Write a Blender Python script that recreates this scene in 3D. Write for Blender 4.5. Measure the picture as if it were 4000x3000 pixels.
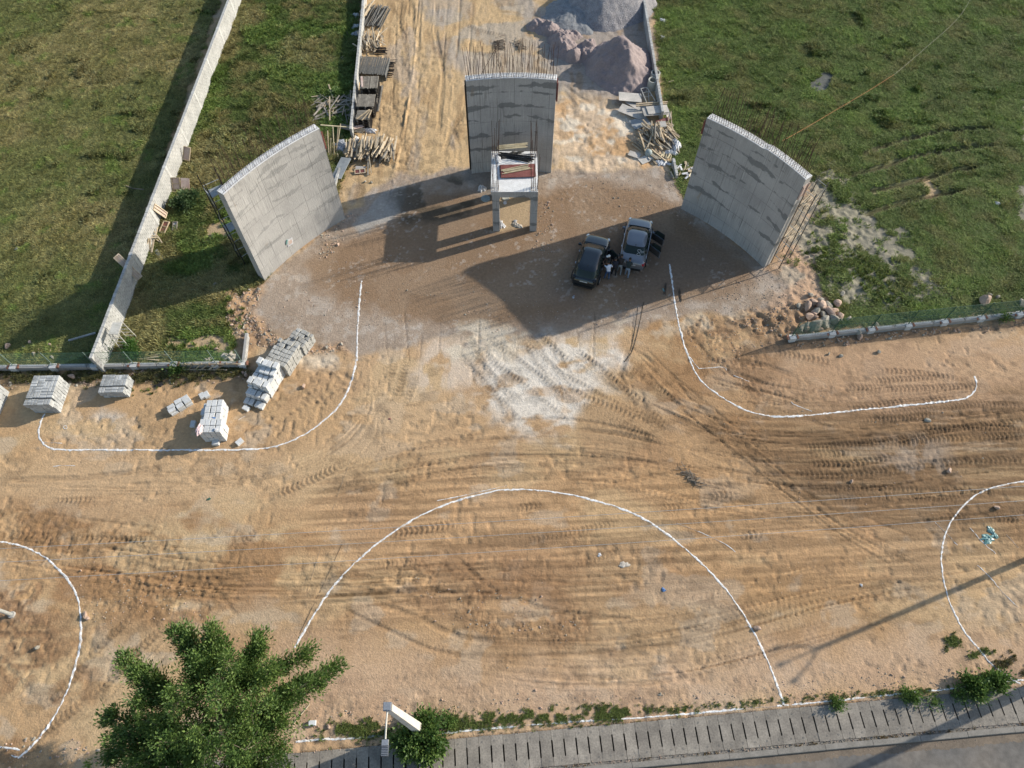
import bpy, bmesh, math, random
import numpy as np
from mathutils import Vector, Matrix, Euler

random.seed(7)
rng = np.random.default_rng(11)
S = bpy.context.scene
COL = S.collection
for o in list(bpy.data.objects):
    bpy.data.objects.remove(o)

# ------------------------------------------------------------------ camera
CAM_H = 40.0
FPX = 2776.0                      # focal length in pixels of a 4000 px wide frame
cam_data = bpy.data.cameras.new("drone_camera")
cam = bpy.data.objects.new("drone_camera", cam_data)
COL.objects.link(cam)
cam.location = (0, 0, CAM_H)
cam.rotation_euler = (math.radians(30), 0, 0)
cam_data.sensor_width = 36.0
cam_data.lens = 36.0 * FPX / 4000.0
cam_data.clip_start = 0.5
cam_data.clip_end = 2500
S.camera = cam

# ------------------------------------------------------------------ light
SUN_AZ = math.radians(20.5)       # direction to the sun, from +X towards +Y
SUN_EL = math.radians(25.5)
world = bpy.data.worlds.new("World")
S.world = world
world.use_nodes = True
wn = world.node_tree
wn.nodes.clear()
w_out = wn.nodes.new("ShaderNodeOutputWorld")
w_bg = wn.nodes.new("ShaderNodeBackground")
w_sky = wn.nodes.new("ShaderNodeTexSky")
w_sky.sky_type = 'NISHITA'
w_sky.sun_disc = False
w_sky.sun_elevation = SUN_EL
w_sky.sun_rotation = math.pi / 2 - SUN_AZ
w_sky.air_density = 1.2
w_sky.dust_density = 1.0
w_sky.ozone_density = 1.5
w_bg.inputs[1].default_value = 0.115
wn.links.new(w_sky.outputs[0], w_bg.inputs[0])
wn.links.new(w_bg.outputs[0], w_out.inputs[0])
sun_d = bpy.data.lights.new("sun", 'SUN')
sun_d.energy = 4.0
sun_d.angle = math.radians(0.6)
sun_d.color = (1.0, 0.92, 0.80)
sun = bpy.data.objects.new("sun", sun_d)
COL.objects.link(sun)
sun.location = (40, 15, 60)
dv = Vector((-math.cos(SUN_AZ) * math.cos(SUN_EL), -math.sin(SUN_AZ) * math.cos(SUN_EL), -math.sin(SUN_EL)))
sun.rotation_euler = dv.to_track_quat('-Z', 'Y').to_euler()
S.render.engine = 'CYCLES'
S.view_settings.view_transform = 'Standard'
S.view_settings.look = 'None'
S.view_settings.exposure = 0.52
S.view_settings.gamma = 1.0
S.view_settings.use_curve_mapping = False

# ------------------------------------------------------------------ survey: where a point of the photo lies at a given height
CS, SN = 0.5, math.sqrt(3) / 2

def P(px, py, z=0.0):
    u = (px - 2000) / FPX
    v = (1500 - py) / FPX
    t = (z - CAM_H) / (-SN + v * CS)
    return Vector((u * t, (CS + v * SN) * t, z))

def project(x, y, z=0.0):
    d = y * CS + (CAM_H - z) * SN
    return 2000 + FPX * x / d, 1500 - FPX * (y * SN - (CAM_H - z) * CS) / d

def cv(ox, oy, s, pts):
    return [(ox + a / s, oy + b / s) for a, b in pts]

# ------------------------------------------------------------------ materials
def mat(name, c1, c2=None, scale=2.0, rough=0.9, bump=0.0, bscale=30.0, rnd=0.0, metal=0.0, fine=0.15, stretch=None, coat=0.0, detail=6, clamp=(0.35, 0.65)):
    m = bpy.data.materials.new(name)
    m.use_nodes = True
    nt = m.node_tree
    b = nt.nodes["Principled BSDF"]
    b.inputs["Roughness"].default_value = rough
    b.inputs["Metallic"].default_value = metal
    if coat:
        b.inputs["Coat Weight"].default_value = coat
    geo = nt.nodes.new("ShaderNodeNewGeometry")
    vec = geo.outputs["Position"]
    if stretch:
        mp = nt.nodes.new("ShaderNodeMapping")
        mp.inputs["Scale"].default_value = stretch
        nt.links.new(vec, mp.inputs[0])
        vec = mp.outputs[0]
    n1 = nt.nodes.new("ShaderNodeTexNoise")
    n1.inputs["Scale"].default_value = scale
    n1.inputs["Detail"].default_value = detail
    nt.links.new(vec, n1.inputs["Vector"])
    mr = nt.nodes.new("ShaderNodeMapRange")
    mr.inputs[1].default_value, mr.inputs[2].default_value = clamp
    nt.links.new(n1.outputs[0], mr.inputs[0])
    mx = nt.nodes.new("ShaderNodeMix")
    mx.data_type = 'RGBA'
    c2 = c2 or tuple(v * 0.75 for v in c1)
    mx.inputs[6].default_value = (*c1, 1)
    mx.inputs[7].default_value = (*c2, 1)
    nt.links.new(mr.outputs[0], mx.inputs[0])
    n2 = nt.nodes.new("ShaderNodeTexNoise")
    n2.inputs["Scale"].default_value = scale * 9
    n2.inputs["Detail"].default_value = 5
    nt.links.new(vec, n2.inputs["Vector"])
    hs = nt.nodes.new("ShaderNodeHueSaturation")
    nt.links.new(mx.outputs[2], hs.inputs["Color"])
    m1 = nt.nodes.new("ShaderNodeMapRange")
    m1.inputs[1].default_value, m1.inputs[2].default_value = 0.3, 0.7
    m1.inputs[3].default_value, m1.inputs[4].default_value = 1 - fine, 1 + fine
    nt.links.new(n2.outputs[0], m1.inputs[0])
    val = m1.outputs[0]
    if rnd:
        oi = nt.nodes.new("ShaderNodeObjectInfo")
        m2 = nt.nodes.new("ShaderNodeMapRange")
        m2.inputs[3].default_value, m2.inputs[4].default_value = 1 - rnd, 1 + rnd
        nt.links.new(oi.outputs["Random"], m2.inputs[0])
        mm = nt.nodes.new("ShaderNodeMath")
        mm.operation = 'MULTIPLY'
        nt.links.new(val, mm.inputs[0])
        nt.links.new(m2.outputs[0], mm.inputs[1])
        val = mm.outputs[0]
    nt.links.new(val, hs.inputs["Value"])
    nt.links.new(hs.outputs[0], b.inputs["Base Color"])
    if bump:
        n3 = nt.nodes.new("ShaderNodeTexNoise")
        n3.inputs["Scale"].default_value = bscale
        n3.inputs["Detail"].default_value = 4
        nt.links.new(vec, n3.inputs["Vector"])
        bp = nt.nodes.new("ShaderNodeBump")
        bp.inputs["Strength"].default_value = 1.0
        bp.inputs["Distance"].default_value = bump
        nt.links.new(n3.outputs[0], bp.inputs["Height"])
        nt.links.new(bp.outputs[0], b.inputs["Normal"])
    return m

M = {}
M['timber'] = mat("weathered_timber", (0.50, 0.40, 0.27), (0.33, 0.26, 0.17), 3, 0.85, 0.004, 60, rnd=0.28)
M['grey_timber'] = mat("grey_timber", (0.30, 0.27, 0.22), (0.19, 0.17, 0.14), 3, 0.9, 0.004, 60, rnd=0.3)
M['pale_timber'] = mat("pale_timber", (0.60, 0.50, 0.36), (0.45, 0.36, 0.24), 3, 0.85, 0.003, 60, rnd=0.2)
M['bamboo'] = mat("bamboo", (0.62, 0.54, 0.36), (0.48, 0.40, 0.25), 4, 0.6, 0.0, rnd=0.15)
M['ply_pink'] = mat("pinkish_film_plywood", (0.50, 0.35, 0.295), (0.60, 0.49, 0.42), 2.2, 0.7, 0.002, 40, rnd=0.12)
M['ply_red'] = mat("red_film_plywood", (0.17, 0.055, 0.045), (0.23, 0.09, 0.075), 2, 0.55, 0.002, 40, rnd=0.1)
M['ply_grey'] = mat("cement_stained_plywood", (0.54, 0.50, 0.45), (0.38, 0.365, 0.33), 1.6, 0.85, 0.003, 40, rnd=0.16)
M['cement_board'] = mat("cement_board", (0.36, 0.38, 0.38), (0.25, 0.27, 0.28), 2, 0.85, 0.003, 40, rnd=0.1)
M['dark_steel'] = mat("dark_scaffold_steel", (0.045, 0.05, 0.052), (0.10, 0.095, 0.085), 5, 0.55, 0.0, rnd=0.3, metal=0.2)
M['black_steel'] = mat("black_steel", (0.012, 0.012, 0.012), (0.03, 0.026, 0.022), 5, 0.5)
M['grey_steel'] = mat("grey_painted_steel", (0.42, 0.43, 0.41), (0.32, 0.33, 0.31), 4, 0.5, rnd=0.1)
M['pale_steel'] = mat("pale_cement_coated_steel", (0.62, 0.60, 0.54), (0.48, 0.46, 0.40), 4, 0.7)
M['rust'] = mat("rusty_rebar", (0.055, 0.028, 0.020), (0.09, 0.05, 0.032), 6, 0.9, rnd=0.3)
M['block'] = mat("concrete_block", (0.46, 0.46, 0.44), (0.36, 0.36, 0.345), 1.2, 0.95, 0.01, 25, rnd=0.09)
M['mortar'] = mat("mortar", (0.40, 0.39, 0.36), (0.33, 0.32, 0.30), 2, 0.95, 0.008, 30)
M['cap'] = mat("pale_cap_mortar", (0.68, 0.68, 0.66), (0.56, 0.56, 0.54), 2, 0.9, 0.006, 30)
M['pilaster'] = mat("pilaster_mortar", (0.54, 0.54, 0.52), (0.45, 0.45, 0.43), 2, 0.9, 0.006, 30)
M['kerbstone'] = mat("pale_kerbstone", (0.62, 0.63, 0.62), (0.52, 0.53, 0.52), 1.4, 0.9, 0.003, 60, rnd=0.07)
M['paver'] = mat("grey_paver", (0.45, 0.46, 0.45), (0.35, 0.36, 0.355), 1.4, 0.92, 0.005, 50, rnd=0.2)
M['paver_dark'] = mat("dusty_paver", (0.43, 0.425, 0.395), (0.34, 0.335, 0.31), 1.4, 0.92, 0.005, 50, rnd=0.14)
M['slab'] = mat("drain_slab_concrete", (0.295, 0.265, 0.222), (0.195, 0.175, 0.148), 1.3, 0.93, 0.006, 30, rnd=0.15, fine=.22)
M['kerb'] = mat("kerb_concrete", (0.26, 0.24, 0.21), (0.20, 0.185, 0.16), 1.5, 0.93, 0.005, 25, rnd=0.06)
M['drain_dark'] = mat("drain_wall", (0.05, 0.048, 0.042), None, 2, 0.95)
M['white_top'] = mat("fresh_white_concrete", (0.80, 0.80, 0.78), (0.66, 0.66, 0.64), 2.5, 0.95, 0.02, 12)
M['lime'] = mat("lime_powder", (0.80, 0.80, 0.79), (0.55, 0.48, 0.40), 5, 0.95, 0.02, 20, fine=0.25, clamp=(0.46, 0.66))
M['plastic'] = mat("white_plastic_sheet", (0.70, 0.70, 0.70), (0.45, 0.46, 0.48), 6, 0.35)
M['plastic_grey'] = mat("grey_plastic_sheet", (0.40, 0.42, 0.45), (0.24, 0.26, 0.30), 6, 0.3)
M['plastic_teal'] = mat("teal_plastic_sheet", (0.22, 0.38, 0.36), (0.10, 0.22, 0.21), 7, 0.3)
M['sack'] = mat("dirty_white_sack", (0.58, 0.53, 0.46), (0.40, 0.35, 0.28), 5, 0.85)
M['pink_cloth'] = mat("pink_bag", (0.72, 0.55, 0.55), (0.6, 0.45, 0.45), 5, 0.6)
M['rock_pink'] = mat("pinkish_rock", (0.50, 0.36, 0.27), (0.36, 0.26, 0.20), 2.2, 0.92, 0.02, 8, rnd=0.18)
M['rock_grey'] = mat("grey_rock", (0.36, 0.33, 0.27), (0.24, 0.22, 0.18), 2.2, 0.92, 0.02, 8, rnd=0.2)
M['pipe_concrete'] = mat("concrete_ring", (0.50, 0.50, 0.44), (0.38, 0.38, 0.33), 2, 0.9, 0.005, 30)
M['lamp_post'] = mat("pale_concrete_post", (0.66, 0.62, 0.56), (0.58, 0.54, 0.48), 1.3, 0.85, 0.003, 40)
M['lamp_metal'] = mat("galvanised_metal", (0.42, 0.44, 0.46), (0.36, 0.38, 0.40), 3, 0.4, metal=0.5)
M['lamp_grille'] = mat("lamp_grille", (0.10, 0.12, 0.14), (0.06, 0.07, 0.09), 8, 0.4)
M['fence_green'] = mat("green_fence_wire", (0.045, 0.13, 0.085), (0.03, 0.09, 0.06), 4, 0.6)
M['post_green'] = mat("green_grey_fence_post", (0.22, 0.30, 0.25), (0.15, 0.20, 0.17), 4, 0.6)
M['brick'] = mat("reddish_brick", (0.34, 0.16, 0.10), (0.24, 0.11, 0.07), 4, 0.9, rnd=0.2)
M['orange'] = mat("orange_cord", (0.62, 0.25, 0.10), None, 4, 0.7)
M['white_cord'] = mat("pale_cord", (0.55, 0.52, 0.40), None, 4, 0.7)
M['wire'] = mat("grey_aluminium_cable", (0.50, 0.50, 0.49), None, 4, 0.45, metal=0.3)
M['bark'] = mat("bark", (0.30, 0.25, 0.19), (0.18, 0.14, 0.10), 4, 0.95, 0.01, 20)
M['glass'] = mat("car_glass", (0.020, 0.030, 0.027), (0.03, 0.042, 0.037), 1, 0.12, fine=0.0)
M['glass'].node_tree.nodes["Principled BSDF"].inputs["Specular IOR Level"].default_value = 0.3
M['rubber'] = mat("tyre_rubber", (0.02, 0.02, 0.02), None, 4, 0.85)
M['rim'] = mat("alloy_rim", (0.45, 0.46, 0.47), None, 4, 0.3, metal=0.8)
M['chrome'] = mat("bright_trim", (0.7, 0.7, 0.7), None, 4, 0.15, metal=0.9)
M['red_lamp'] = mat("red_lamp_lens", (0.45, 0.01, 0.015), None, 4, 0.2, coat=0.5)
M['clear_lamp'] = mat("clear_lamp_lens", (0.75, 0.77, 0.78), None, 4, 0.12, coat=0.5)
M['paint_black'] = mat("dark_green_black_paint", (0.007, 0.012, 0.014), (0.009, 0.014, 0.016), 1, 0.16, fine=0.02, coat=1.0)
M['paint_grey'] = mat("dark_grey_paint", (0.175, 0.185, 0.205), (0.19, 0.20, 0.22), 1, 0.32, fine=0.02, coat=1.0, metal=0.35)
M['trim'] = mat("black_trim", (0.015, 0.015, 0.016), None, 3, 0.6)
M['plate'] = mat("number_plate", (0.75, 0.75, 0.73), None, 3, 0.5)
M['cabin'] = mat("cabin_fabric_and_shade", (0.06, 0.055, 0.05), None, 3, 0.9)
M['skin'] = mat("skin", (0.22, 0.115, 0.07), None, 3, 0.6, fine=0.03)
M['hair'] = mat("black_hair", (0.012, 0.010, 0.009), None, 3, 0.7)
M['shirt_white'] = mat("pale_blue_white_shirt", (0.62, 0.68, 0.78), (0.55, 0.62, 0.73), 6, 0.85, fine=0.04)
M['shirt_navy'] = mat("navy_shirt", (0.018, 0.02, 0.032), None, 6, 0.85)
M['shirt_brown'] = mat("dark_brown_shirt", (0.035, 0.028, 0.024), None, 6, 0.85)
M['shirt_green'] = mat("dark_green_shirt", (0.020, 0.034, 0.034), None, 6, 0.85)
M['jeans'] = mat("blue_jeans", (0.06, 0.11, 0.22), None, 6, 0.9)
M['trouser_grey'] = mat("grey_trousers", (0.26, 0.29, 0.31), None, 6, 0.9)
M['trouser_blue'] = mat("faded_blue_trousers", (0.22, 0.28, 0.36), None, 6, 0.9)
M['trouser_dark'] = mat("dark_trousers", (0.02, 0.02, 0.022), None, 6, 0.9)
M['shoe'] = mat("pale_shoes", (0.42, 0.42, 0.40), None, 6, 0.8)
M['cap_white'] = mat("white_cap", (0.8, 0.8, 0.76), None, 6, 0.8)
M['blue_item'] = mat("blue_plastic", (0.10, 0.25, 0.55), None, 6, 0.4)
M['grey_ball'] = mat("grey_plastic_pot", (0.33, 0.38, 0.37), (0.25, 0.3, 0.29), 5, 0.6)

# ------------------------------------------------------------------ object helpers
def tag(o, label=None, cat=None, group=None, kind=None):
    if label: o["label"] = label
    if cat: o["category"] = cat
    if group: o["group"] = group
    if kind: o["kind"] = kind
    return o

def thing(name, label, cat, loc=(0, 0, 0), rz=0.0, group=None):
    o = bpy.data.objects.new(name, None)
    COL.objects.link(o)
    o.empty_display_size = 0.3
    o.location = loc
    o.rotation_euler = (0, 0, rz)
    return tag(o, label, cat, group)

def mesh_py(name, verts, faces, mats, fmat=None, smooth=False):
    me = bpy.data.meshes.new(name)
    me.from_pydata([tuple(v) for v in verts], [], faces)
    for m in (mats if isinstance(mats, (list, tuple)) else [mats]):
        me.materials.append(m)
    if fmat:
        me.polygons.foreach_set("material_index", fmat)
    if smooth:
        me.polygons.foreach_set("use_smooth", [True] * len(me.polygons))
    me.update()
    return me

def mesh_np(name, verts, quads, material=None, smooth=False):
    me = bpy.data.meshes.new(name)
    nv, nf, k = len(verts), len(quads), quads.shape[1]
    me.vertices.add(nv)
    me.vertices.foreach_set("co", np.ascontiguousarray(verts, dtype=np.float32).ravel())
    me.loops.add(nf * k)
    me.loops.foreach_set("vertex_index", np.ascontiguousarray(quads, dtype=np.int32).ravel())
    me.polygons.add(nf)
    me.polygons.foreach_set("loop_start", np.arange(0, nf * k, k, dtype=np.int32))
    if smooth:
        me.polygons.foreach_set("use_smooth", np.ones(nf, dtype=bool))
    if material:
        me.materials.append(material)
    me.update(calc_edges=True)
    me.validate()
    return me

def put(name, me, parent=None, loc=(0, 0, 0), rot=(0, 0, 0), scale=(1, 1, 1), **kw):
    o = bpy.data.objects.new(name, me)
    COL.objects.link(o)
    if parent: o.parent = parent
    o.location = loc
    o.rotation_euler = rot
    o.scale = scale
    return tag(o, **kw) if kw else o

class MB:
    """collects boxes, tubes and polygons into one mesh"""
    def __init__(self):
        self.v, self.f, self.m = [], [], []
    def add(self, vs, fs, mi=0):
        n = len(self.v)
        self.v += [Vector(v) for v in vs]
        self.f += [tuple(n + i for i in f) for f in fs]
        self.m += [mi] * len(fs)
        return self
    def box(self, c, s, R=None, mi=0, taper=1.0):
        c = Vector(c)
        vs = []
        for dz in (-.5, .5):
            k = 1.0 if dz < 0 else taper
            for dx, dy in ((-.5, -.5), (.5, -.5), (.5, .5), (-.5, .5)):
                p = Vector((dx * s[0] * k, dy * s[1] * k, dz * s[2]))
                vs.append(c + (R @ p if R else p))
        return self.add(vs, [(3, 2, 1, 0), (4, 5, 6, 7), (0, 1, 5, 4), (1, 2, 6, 5), (2, 3, 7, 6), (3, 0, 4, 7)], mi)
    def tube(self, p0, p1, r0, r1=None, n=6, mi=0, caps=True):
        p0, p1 = Vector(p0), Vector(p1)
        r1 = r0 if r1 is None else r1
        d = (p1 - p0).normalized()
        a = d.orthogonal().normalized()
        b = d.cross(a)
        vs = [p0 + (a * math.cos(t) + b * math.sin(t)) * r0 for t in [2 * math.pi * i / n for i in range(n)]]
        vs += [p1 + (a * math.cos(t) + b * math.sin(t)) * r1 for t in [2 * math.pi * i / n for i in range(n)]]
        fs = [(i, (i + 1) % n, n + (i + 1) % n, n + i) for i in range(n)]
        if caps:
            fs += [tuple(range(n - 1, -1, -1)), tuple(range(n, 2 * n))]
        return self.add(vs, fs, mi)
    def path(self, pts, r, n=5, mi=0):
        for a, b in zip(pts[:-1], pts[1:]):
            self.tube(a, b, r, n=n, mi=mi)
        return self
    def mesh(self, name, mats, smooth=False):
        return mesh_py(name, self.v, self.f, mats, self.m, smooth)
    def put(self, name, mats, parent=None, smooth=False, **kw):
        return put(name, self.mesh(name, mats, smooth), parent, **kw)

def unit_box(name, m):
    return MB().box((0, 0, 0), (1, 1, 1)).mesh(name, m)
UB = {}
def ub(k):
    if k not in UB: UB[k] = unit_box("box_" + k, M[k])
    return UB[k]
UT = {}
def ut(k, n=6):
    if k not in UT: UT[k] = MB().tube((0, 0, -.5), (0, 0, .5), 1, n=n).mesh("rod_" + k, M[k])
    return UT[k]

def rod(name, k, p0, p1, r, parent=None, **kw):
    p0, p1 = Vector(p0), Vector(p1)
    d = p1 - p0
    q = d.to_track_quat('Z', 'Y').to_euler()
    return put(name, ut(k), parent, (p0 + p1) / 2, q, (r, r, d.length), **kw)

def plank(name, k, p0, p1, w, t, parent=None, roll=0.0, **kw):
    p0, p1 = Vector(p0), Vector(p1)
    d = p1 - p0
    q = d.to_track_quat('X', 'Z').to_matrix() @ Matrix.Rotation(roll, 3, 'X')
    return put(name, ub(k), parent, (p0 + p1) / 2, q.to_euler(), (d.length, w, t), **kw)

# ------------------------------------------------------------------ noise
_L = {}
def vnoise(x, y, seed=0):
    if seed not in _L:
        _L[seed] = np.random.default_rng(seed + 100).random((256, 256)).astype(np.float32)
    L = _L[seed]
    xi = np.floor(x).astype(np.int64); yi = np.floor(y).astype(np.int64)
    fx = x - xi; fy = y - yi
    fx = fx * fx * (3 - 2 * fx); fy = fy * fy * (3 - 2 * fy)
    x0, x1, y0, y1 = xi & 255, (xi + 1) & 255, yi & 255, (yi + 1) & 255
    return (L[x0, y0] * (1 - fx) + L[x1, y0] * fx) * (1 - fy) + (L[x0, y1] * (1 - fx) + L[x1, y1] * fx) * fy

def fbm(x, y, seed=0, octv=4, gain=0.5):
    a, s, t = 1.0, 0.0, 0.0
    for i in range(octv):
        s = s + a * vnoise(x * 2 ** i + 17.3 * i, y * 2 ** i + 9.1 * i, seed + i)
        t += a
        a *= gain
    return s / t

def sstep(a, b, x):
    t = np.clip((x - a) / (b - a), 0, 1)
    return t * t * (3 - 2 * t)

# ------------------------------------------------------------------ drain / road frame (used to cut the ground)
DA, DB = P(2400, 2826), P(4000, 2681)
D_E = (DB - DA).normalized()                 # along the drain, to the right
D_N = Vector((D_E.y, -D_E.x, 0))             # across, towards the road
def dr(s, n, z=0.0):
    return Vector((DA.x + D_E.x * s + D_N.x * n, DA.y + D_E.y * s + D_N.y * n, z))

# ------------------------------------------------------------------ ground sheet
gx = np.arange(-56, 56, 0.088)
gy = np.concatenate([np.arange(-5, 44, 0.08), np.arange(44, 72, 0.135)])
X, Y = np.meshgrid(gx, gy)
NY, NX = X.shape
Z = np.zeros((NY, NX))
n_big = fbm(X * 0.12, Y * 0.12, 1, 4)
n_mid = fbm(X * 0.7, Y * 0.7, 5, 4)
n_fin = fbm(X * 3.1, Y * 3.1, 9, 3)
n_str = fbm(X * 0.25 + Y * 0.03, Y * 2.4, 13, 4)
base = np.array([0.47, 0.312, 0.180])
C = np.ones((NY, NX, 3)) * base
tint = (n_big - 0.5)[..., None] * np.array([0.10, 0.16, 0.30]) * 1.6
C = C * (1 + tint)
_p1 = sstep(0.50, 0.62, fbm(X * 0.16 + 3, Y * 0.30, 601, 5))[..., None] * .55
C = C * (1 - _p1) + np.array([0.54, 0.405, 0.25]) * _p1
_p2 = sstep(0.52, 0.64, fbm(X * 0.13 + 30, Y * 0.26 + 8, 607, 5))[..., None] * .42
C = C * (1 - _p2) + np.array([0.36, 0.235, 0.145]) * _p2
_p3 = sstep(0.58, 0.66, fbm(X * 0.5 + 60, Y * 0.7 + 8, 613, 5))[..., None] * .35
C = C * (1 - _p3) + np.array([0.50, 0.44, 0.37]) * _p3
_rg = sstep(0.42, 0.62, fbm(X * 0.22, Y * 0.3, 617, 4))
Z += (n_mid - 0.5) * 0.028 + (n_fin - 0.5) * (0.008 + 0.028 * _rg) + (fbm(X * 5.2, Y * 5.2, 15, 2) - .5) * .030 * _rg

def bl(col, m, k=1.0):
    global C
    sl, mm = m
    mm = (mm * k)[..., None]
    C[sl] = C[sl] * (1 - mm) + np.array(col) * mm

def polyw(pts, soft=0.4, warp=0.7, seed=3, wscale=0.8):
    px = np.array([p[0] for p in pts]); py = np.array([p[1] for p in pts])
    mg = soft + warp + 0.3
    ix0, ix1 = np.searchsorted(gx, [px.min() - mg, px.max() + mg])
    iy0, iy1 = np.searchsorted(gy, [py.min() - mg, py.max() + mg])
    sl = (slice(iy0, iy1), slice(ix0, ix1))
    xx, yy = X[sl], Y[sl]
    if warp:
        a = fbm(xx * wscale, yy * wscale, seed + 40, 4); b = fbm(xx * wscale, yy * wscale, seed + 50, 4)
        xx = xx + (a - 0.5) * 2 * warp; yy = yy + (b - 0.5) * 2 * warp
    inside = np.zeros(xx.shape, bool)
    d2 = np.full(xx.shape, 1e9)
    n = len(pts)
    for i in range(n):
        x0, y0, x1, y1 = px[i], py[i], px[(i + 1) % n], py[(i + 1) % n]
        if y0 != y1:
            c = ((y0 > yy) != (y1 > yy)) & (xx < (x1 - x0) * (yy - y0) / (y1 - y0) + x0)
            inside ^= c
        ex, ey = x1 - x0, y1 - y0
        t = np.clip(((xx - x0) * ex + (yy - y0) * ey) / (ex * ex + ey * ey + 1e-9), 0, 1)
        d2 = np.minimum(d2, (xx - x0 - t * ex) ** 2 + (yy - y0 - t * ey) ** 2)
    sd = np.sqrt(d2) * np.where(inside, 1, -1)
    return sl, sstep(-soft, soft, sd)

def poly(pts, **k):
    return polyw([P(*p)[:2] for p in pts], **k)

def mulm(m, arr):
    sl, mm = m
    return sl, mm * arr[sl]

def patchy(m, scale, lo, hi, seed, sx=1.0, sy=1.0):
    sl, mm = m
    return sl, mm * sstep(lo, hi, fbm(X[sl] * scale * sx, Y[sl] * scale * sy, seed, 5))

# sandy lane between the inner walls
lane = poly([(1425, -150), (2520, -150), (2600, 400), (2640, 680), (2150, 690), (1840, 680), (1500, 720), (1330, 860), (1330, 640)], soft=0.8, warp=0.5)
bl((0.52, 0.37, 0.215), lane, 0.9)
bl((0.39, 0.35, 0.31), patchy(poly([(1640, -100), (1900, -100), (2300, -100), (2300, 330), (2200, 420), (1900, 330), (1700, 200)], soft=1.2), 0.45, 0.42, 0.55, 61, 0.7, 1.0), 0.7)
bl((0.33, 0.29, 0.27), poly([(2080, 60), (2520, -100), (2560, 330), (2480, 400), (2350, 390), (2170, 330), (2120, 200)], soft=0.8, warp=0.8), 0.9)
bl((0.37, 0.32, 0.29), patchy(lane, 0.5, 0.53, 0.64, 67, 1.3, .5), 0.5)
bl((0.30, 0.19, 0.10), patchy(lane, 0.9, 0.56, 0.68, 71, 1.5, .5), 0.45)
# pale soil right of the middle wall
pale = poly([(2175, 380), (2330, 400), (2520, 430), (2590, 560), (2620, 690), (2450, 660), (2250, 690), (2165, 600)], soft=0.7)
bl((0.60, 0.46, 0.34), pale, 0.8)
bl((0.70, 0.62, 0.52), patchy(pale, 0.8, 0.5, 0.62, 73), 0.8)
bl((0.50, 0.29, 0.13), patchy(pale, 0.6, 0.54, 0.64, 79), 0.7)
# dark orange-brown earth, left and lower left
bl((0.32, 0.185, 0.095), patchy(poly([(-200, 1960), (600, 1960), (1250, 2050), (1350, 2250), (900, 2420), (700, 2440), (250, 2460), (-200, 2500)], soft=1.0), 0.55, 0.40, 0.60, 83, 0.6, 1.4), 0.85)
bl((0.26, 0.15, 0.08), patchy(poly([(-200, 2450), (350, 2440), (420, 2700), (300, 3050), (-200, 3050)], soft=1.2), 0.6, 0.50, 0.66, 89), 0.7)
bl((0.54, 0.38, 0.235), poly([(-200, 1790), (900, 1800), (1400, 1700), (1500, 1420), (1700, 1500), (1750, 1700), (1300, 1880), (900, 1980), (300, 1960), (-200, 1960)], soft=1.2, warp=1.0), 0.55)
# pinkish sand
bl((0.50, 0.345, 0.235), poly([(2950, 1350), (4200, 1290), (4200, 1640), (3100, 1610), (2800, 1480)], soft=1.2, warp=0.8), 0.7)
bl((0.52, 0.37, 0.265), poly([(1100, 2500), (1900, 2620), (2500, 2600), (3000, 2500), (4200, 2450), (4200, 2700), (2600, 2800), (1100, 2900)], soft=1.5, warp=1.2), 0.7)
bl((0.40, 0.265, 0.18), patchy(poly([(1200, 2620), (1700, 2700), (3000, 2640), (4200, 2560), (4200, 2700), (2400, 2830), (1150, 2890)], soft=.8), 0.8, 0.45, 0.62, 91), 0.5)
# grader streaks across the middle
mid = poly([(1200, 1900), (1900, 1760), (2600, 1800), (3200, 1900), (4200, 1900), (4200, 2300), (3000, 2350), (2600, 2300), (2400, 2560), (1900, 2480), (1300, 2420), (1150, 2300)], soft=2.0, warp=1.0)
sl, mm = mid
st = fbm(X[sl] * 0.20, (Y[sl] - 0.05 * X[sl]) * 5.0, 97, 4)
C[sl] *= (1 - mm[..., None] * 0.22 * sstep(0.50, 0.66, st)[..., None])
C[sl] *= (1 + mm[..., None] * 0.22 * sstep(0.55, 0.35, st)[..., None])
Z[sl] += mm * (st - 0.5) * 0.06
bl((0.34, 0.21, 0.12), patchy(poly([(1600, 2180), (2000, 2150), (2500, 2330), (2350, 2520), (1900, 2480), (1650, 2380)], soft=1.0), 0.7, 0.45, 0.6, 101), 0.7)
# dark worked mud on the right
mud = poly([(2750, 1680), (3000, 1620), (3400, 1600), (4200, 1530), (4200, 2110), (3600, 2080), (3100, 2010), (2900, 1850)], soft=1.6, warp=1.1)
sl, mm = mud
st = fbm(X[sl] * 0.25, (Y[sl] + 0.02 * X[sl]) * 4.2, 103, 4)
C[sl] *= (1 - 0.25 * mm[..., None])
bl((0.225, 0.145, 0.083), (sl, mm * sstep(0.32, 0.52, st)), 0.85)
bl((0.46, 0.32, 0.19), (sl, mm * sstep(0.66, 0.76, st)), 0.5)
bl((0.42, 0.36, 0.31), patchy(poly([(3450, 1730), (3700, 1720), (3720, 1850), (3480, 1860)], soft=0.8), 0.9, 0.5, 0.6, 107), 0.6)
Z[sl] += mm * (st - 0.5) * 0.08
bl((0.30, 0.19, 0.11), patchy(poly([(2640, 1250), (3080, 1230), (3100, 1380), (3000, 1500), (3150, 1600), (2900, 1570), (2760, 1450)], soft=1.0), 0.5, 0.42, 0.6, 109), 0.7)
bl((0.36, 0.215, 0.11), patchy(poly([(2480, 1220), (2700, 1230), (2800, 1500), (2950, 1680), (2600, 1700), (2400, 1500)], soft=1.0), 0.5, 0.40, 0.6, 113), 0.7)
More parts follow.
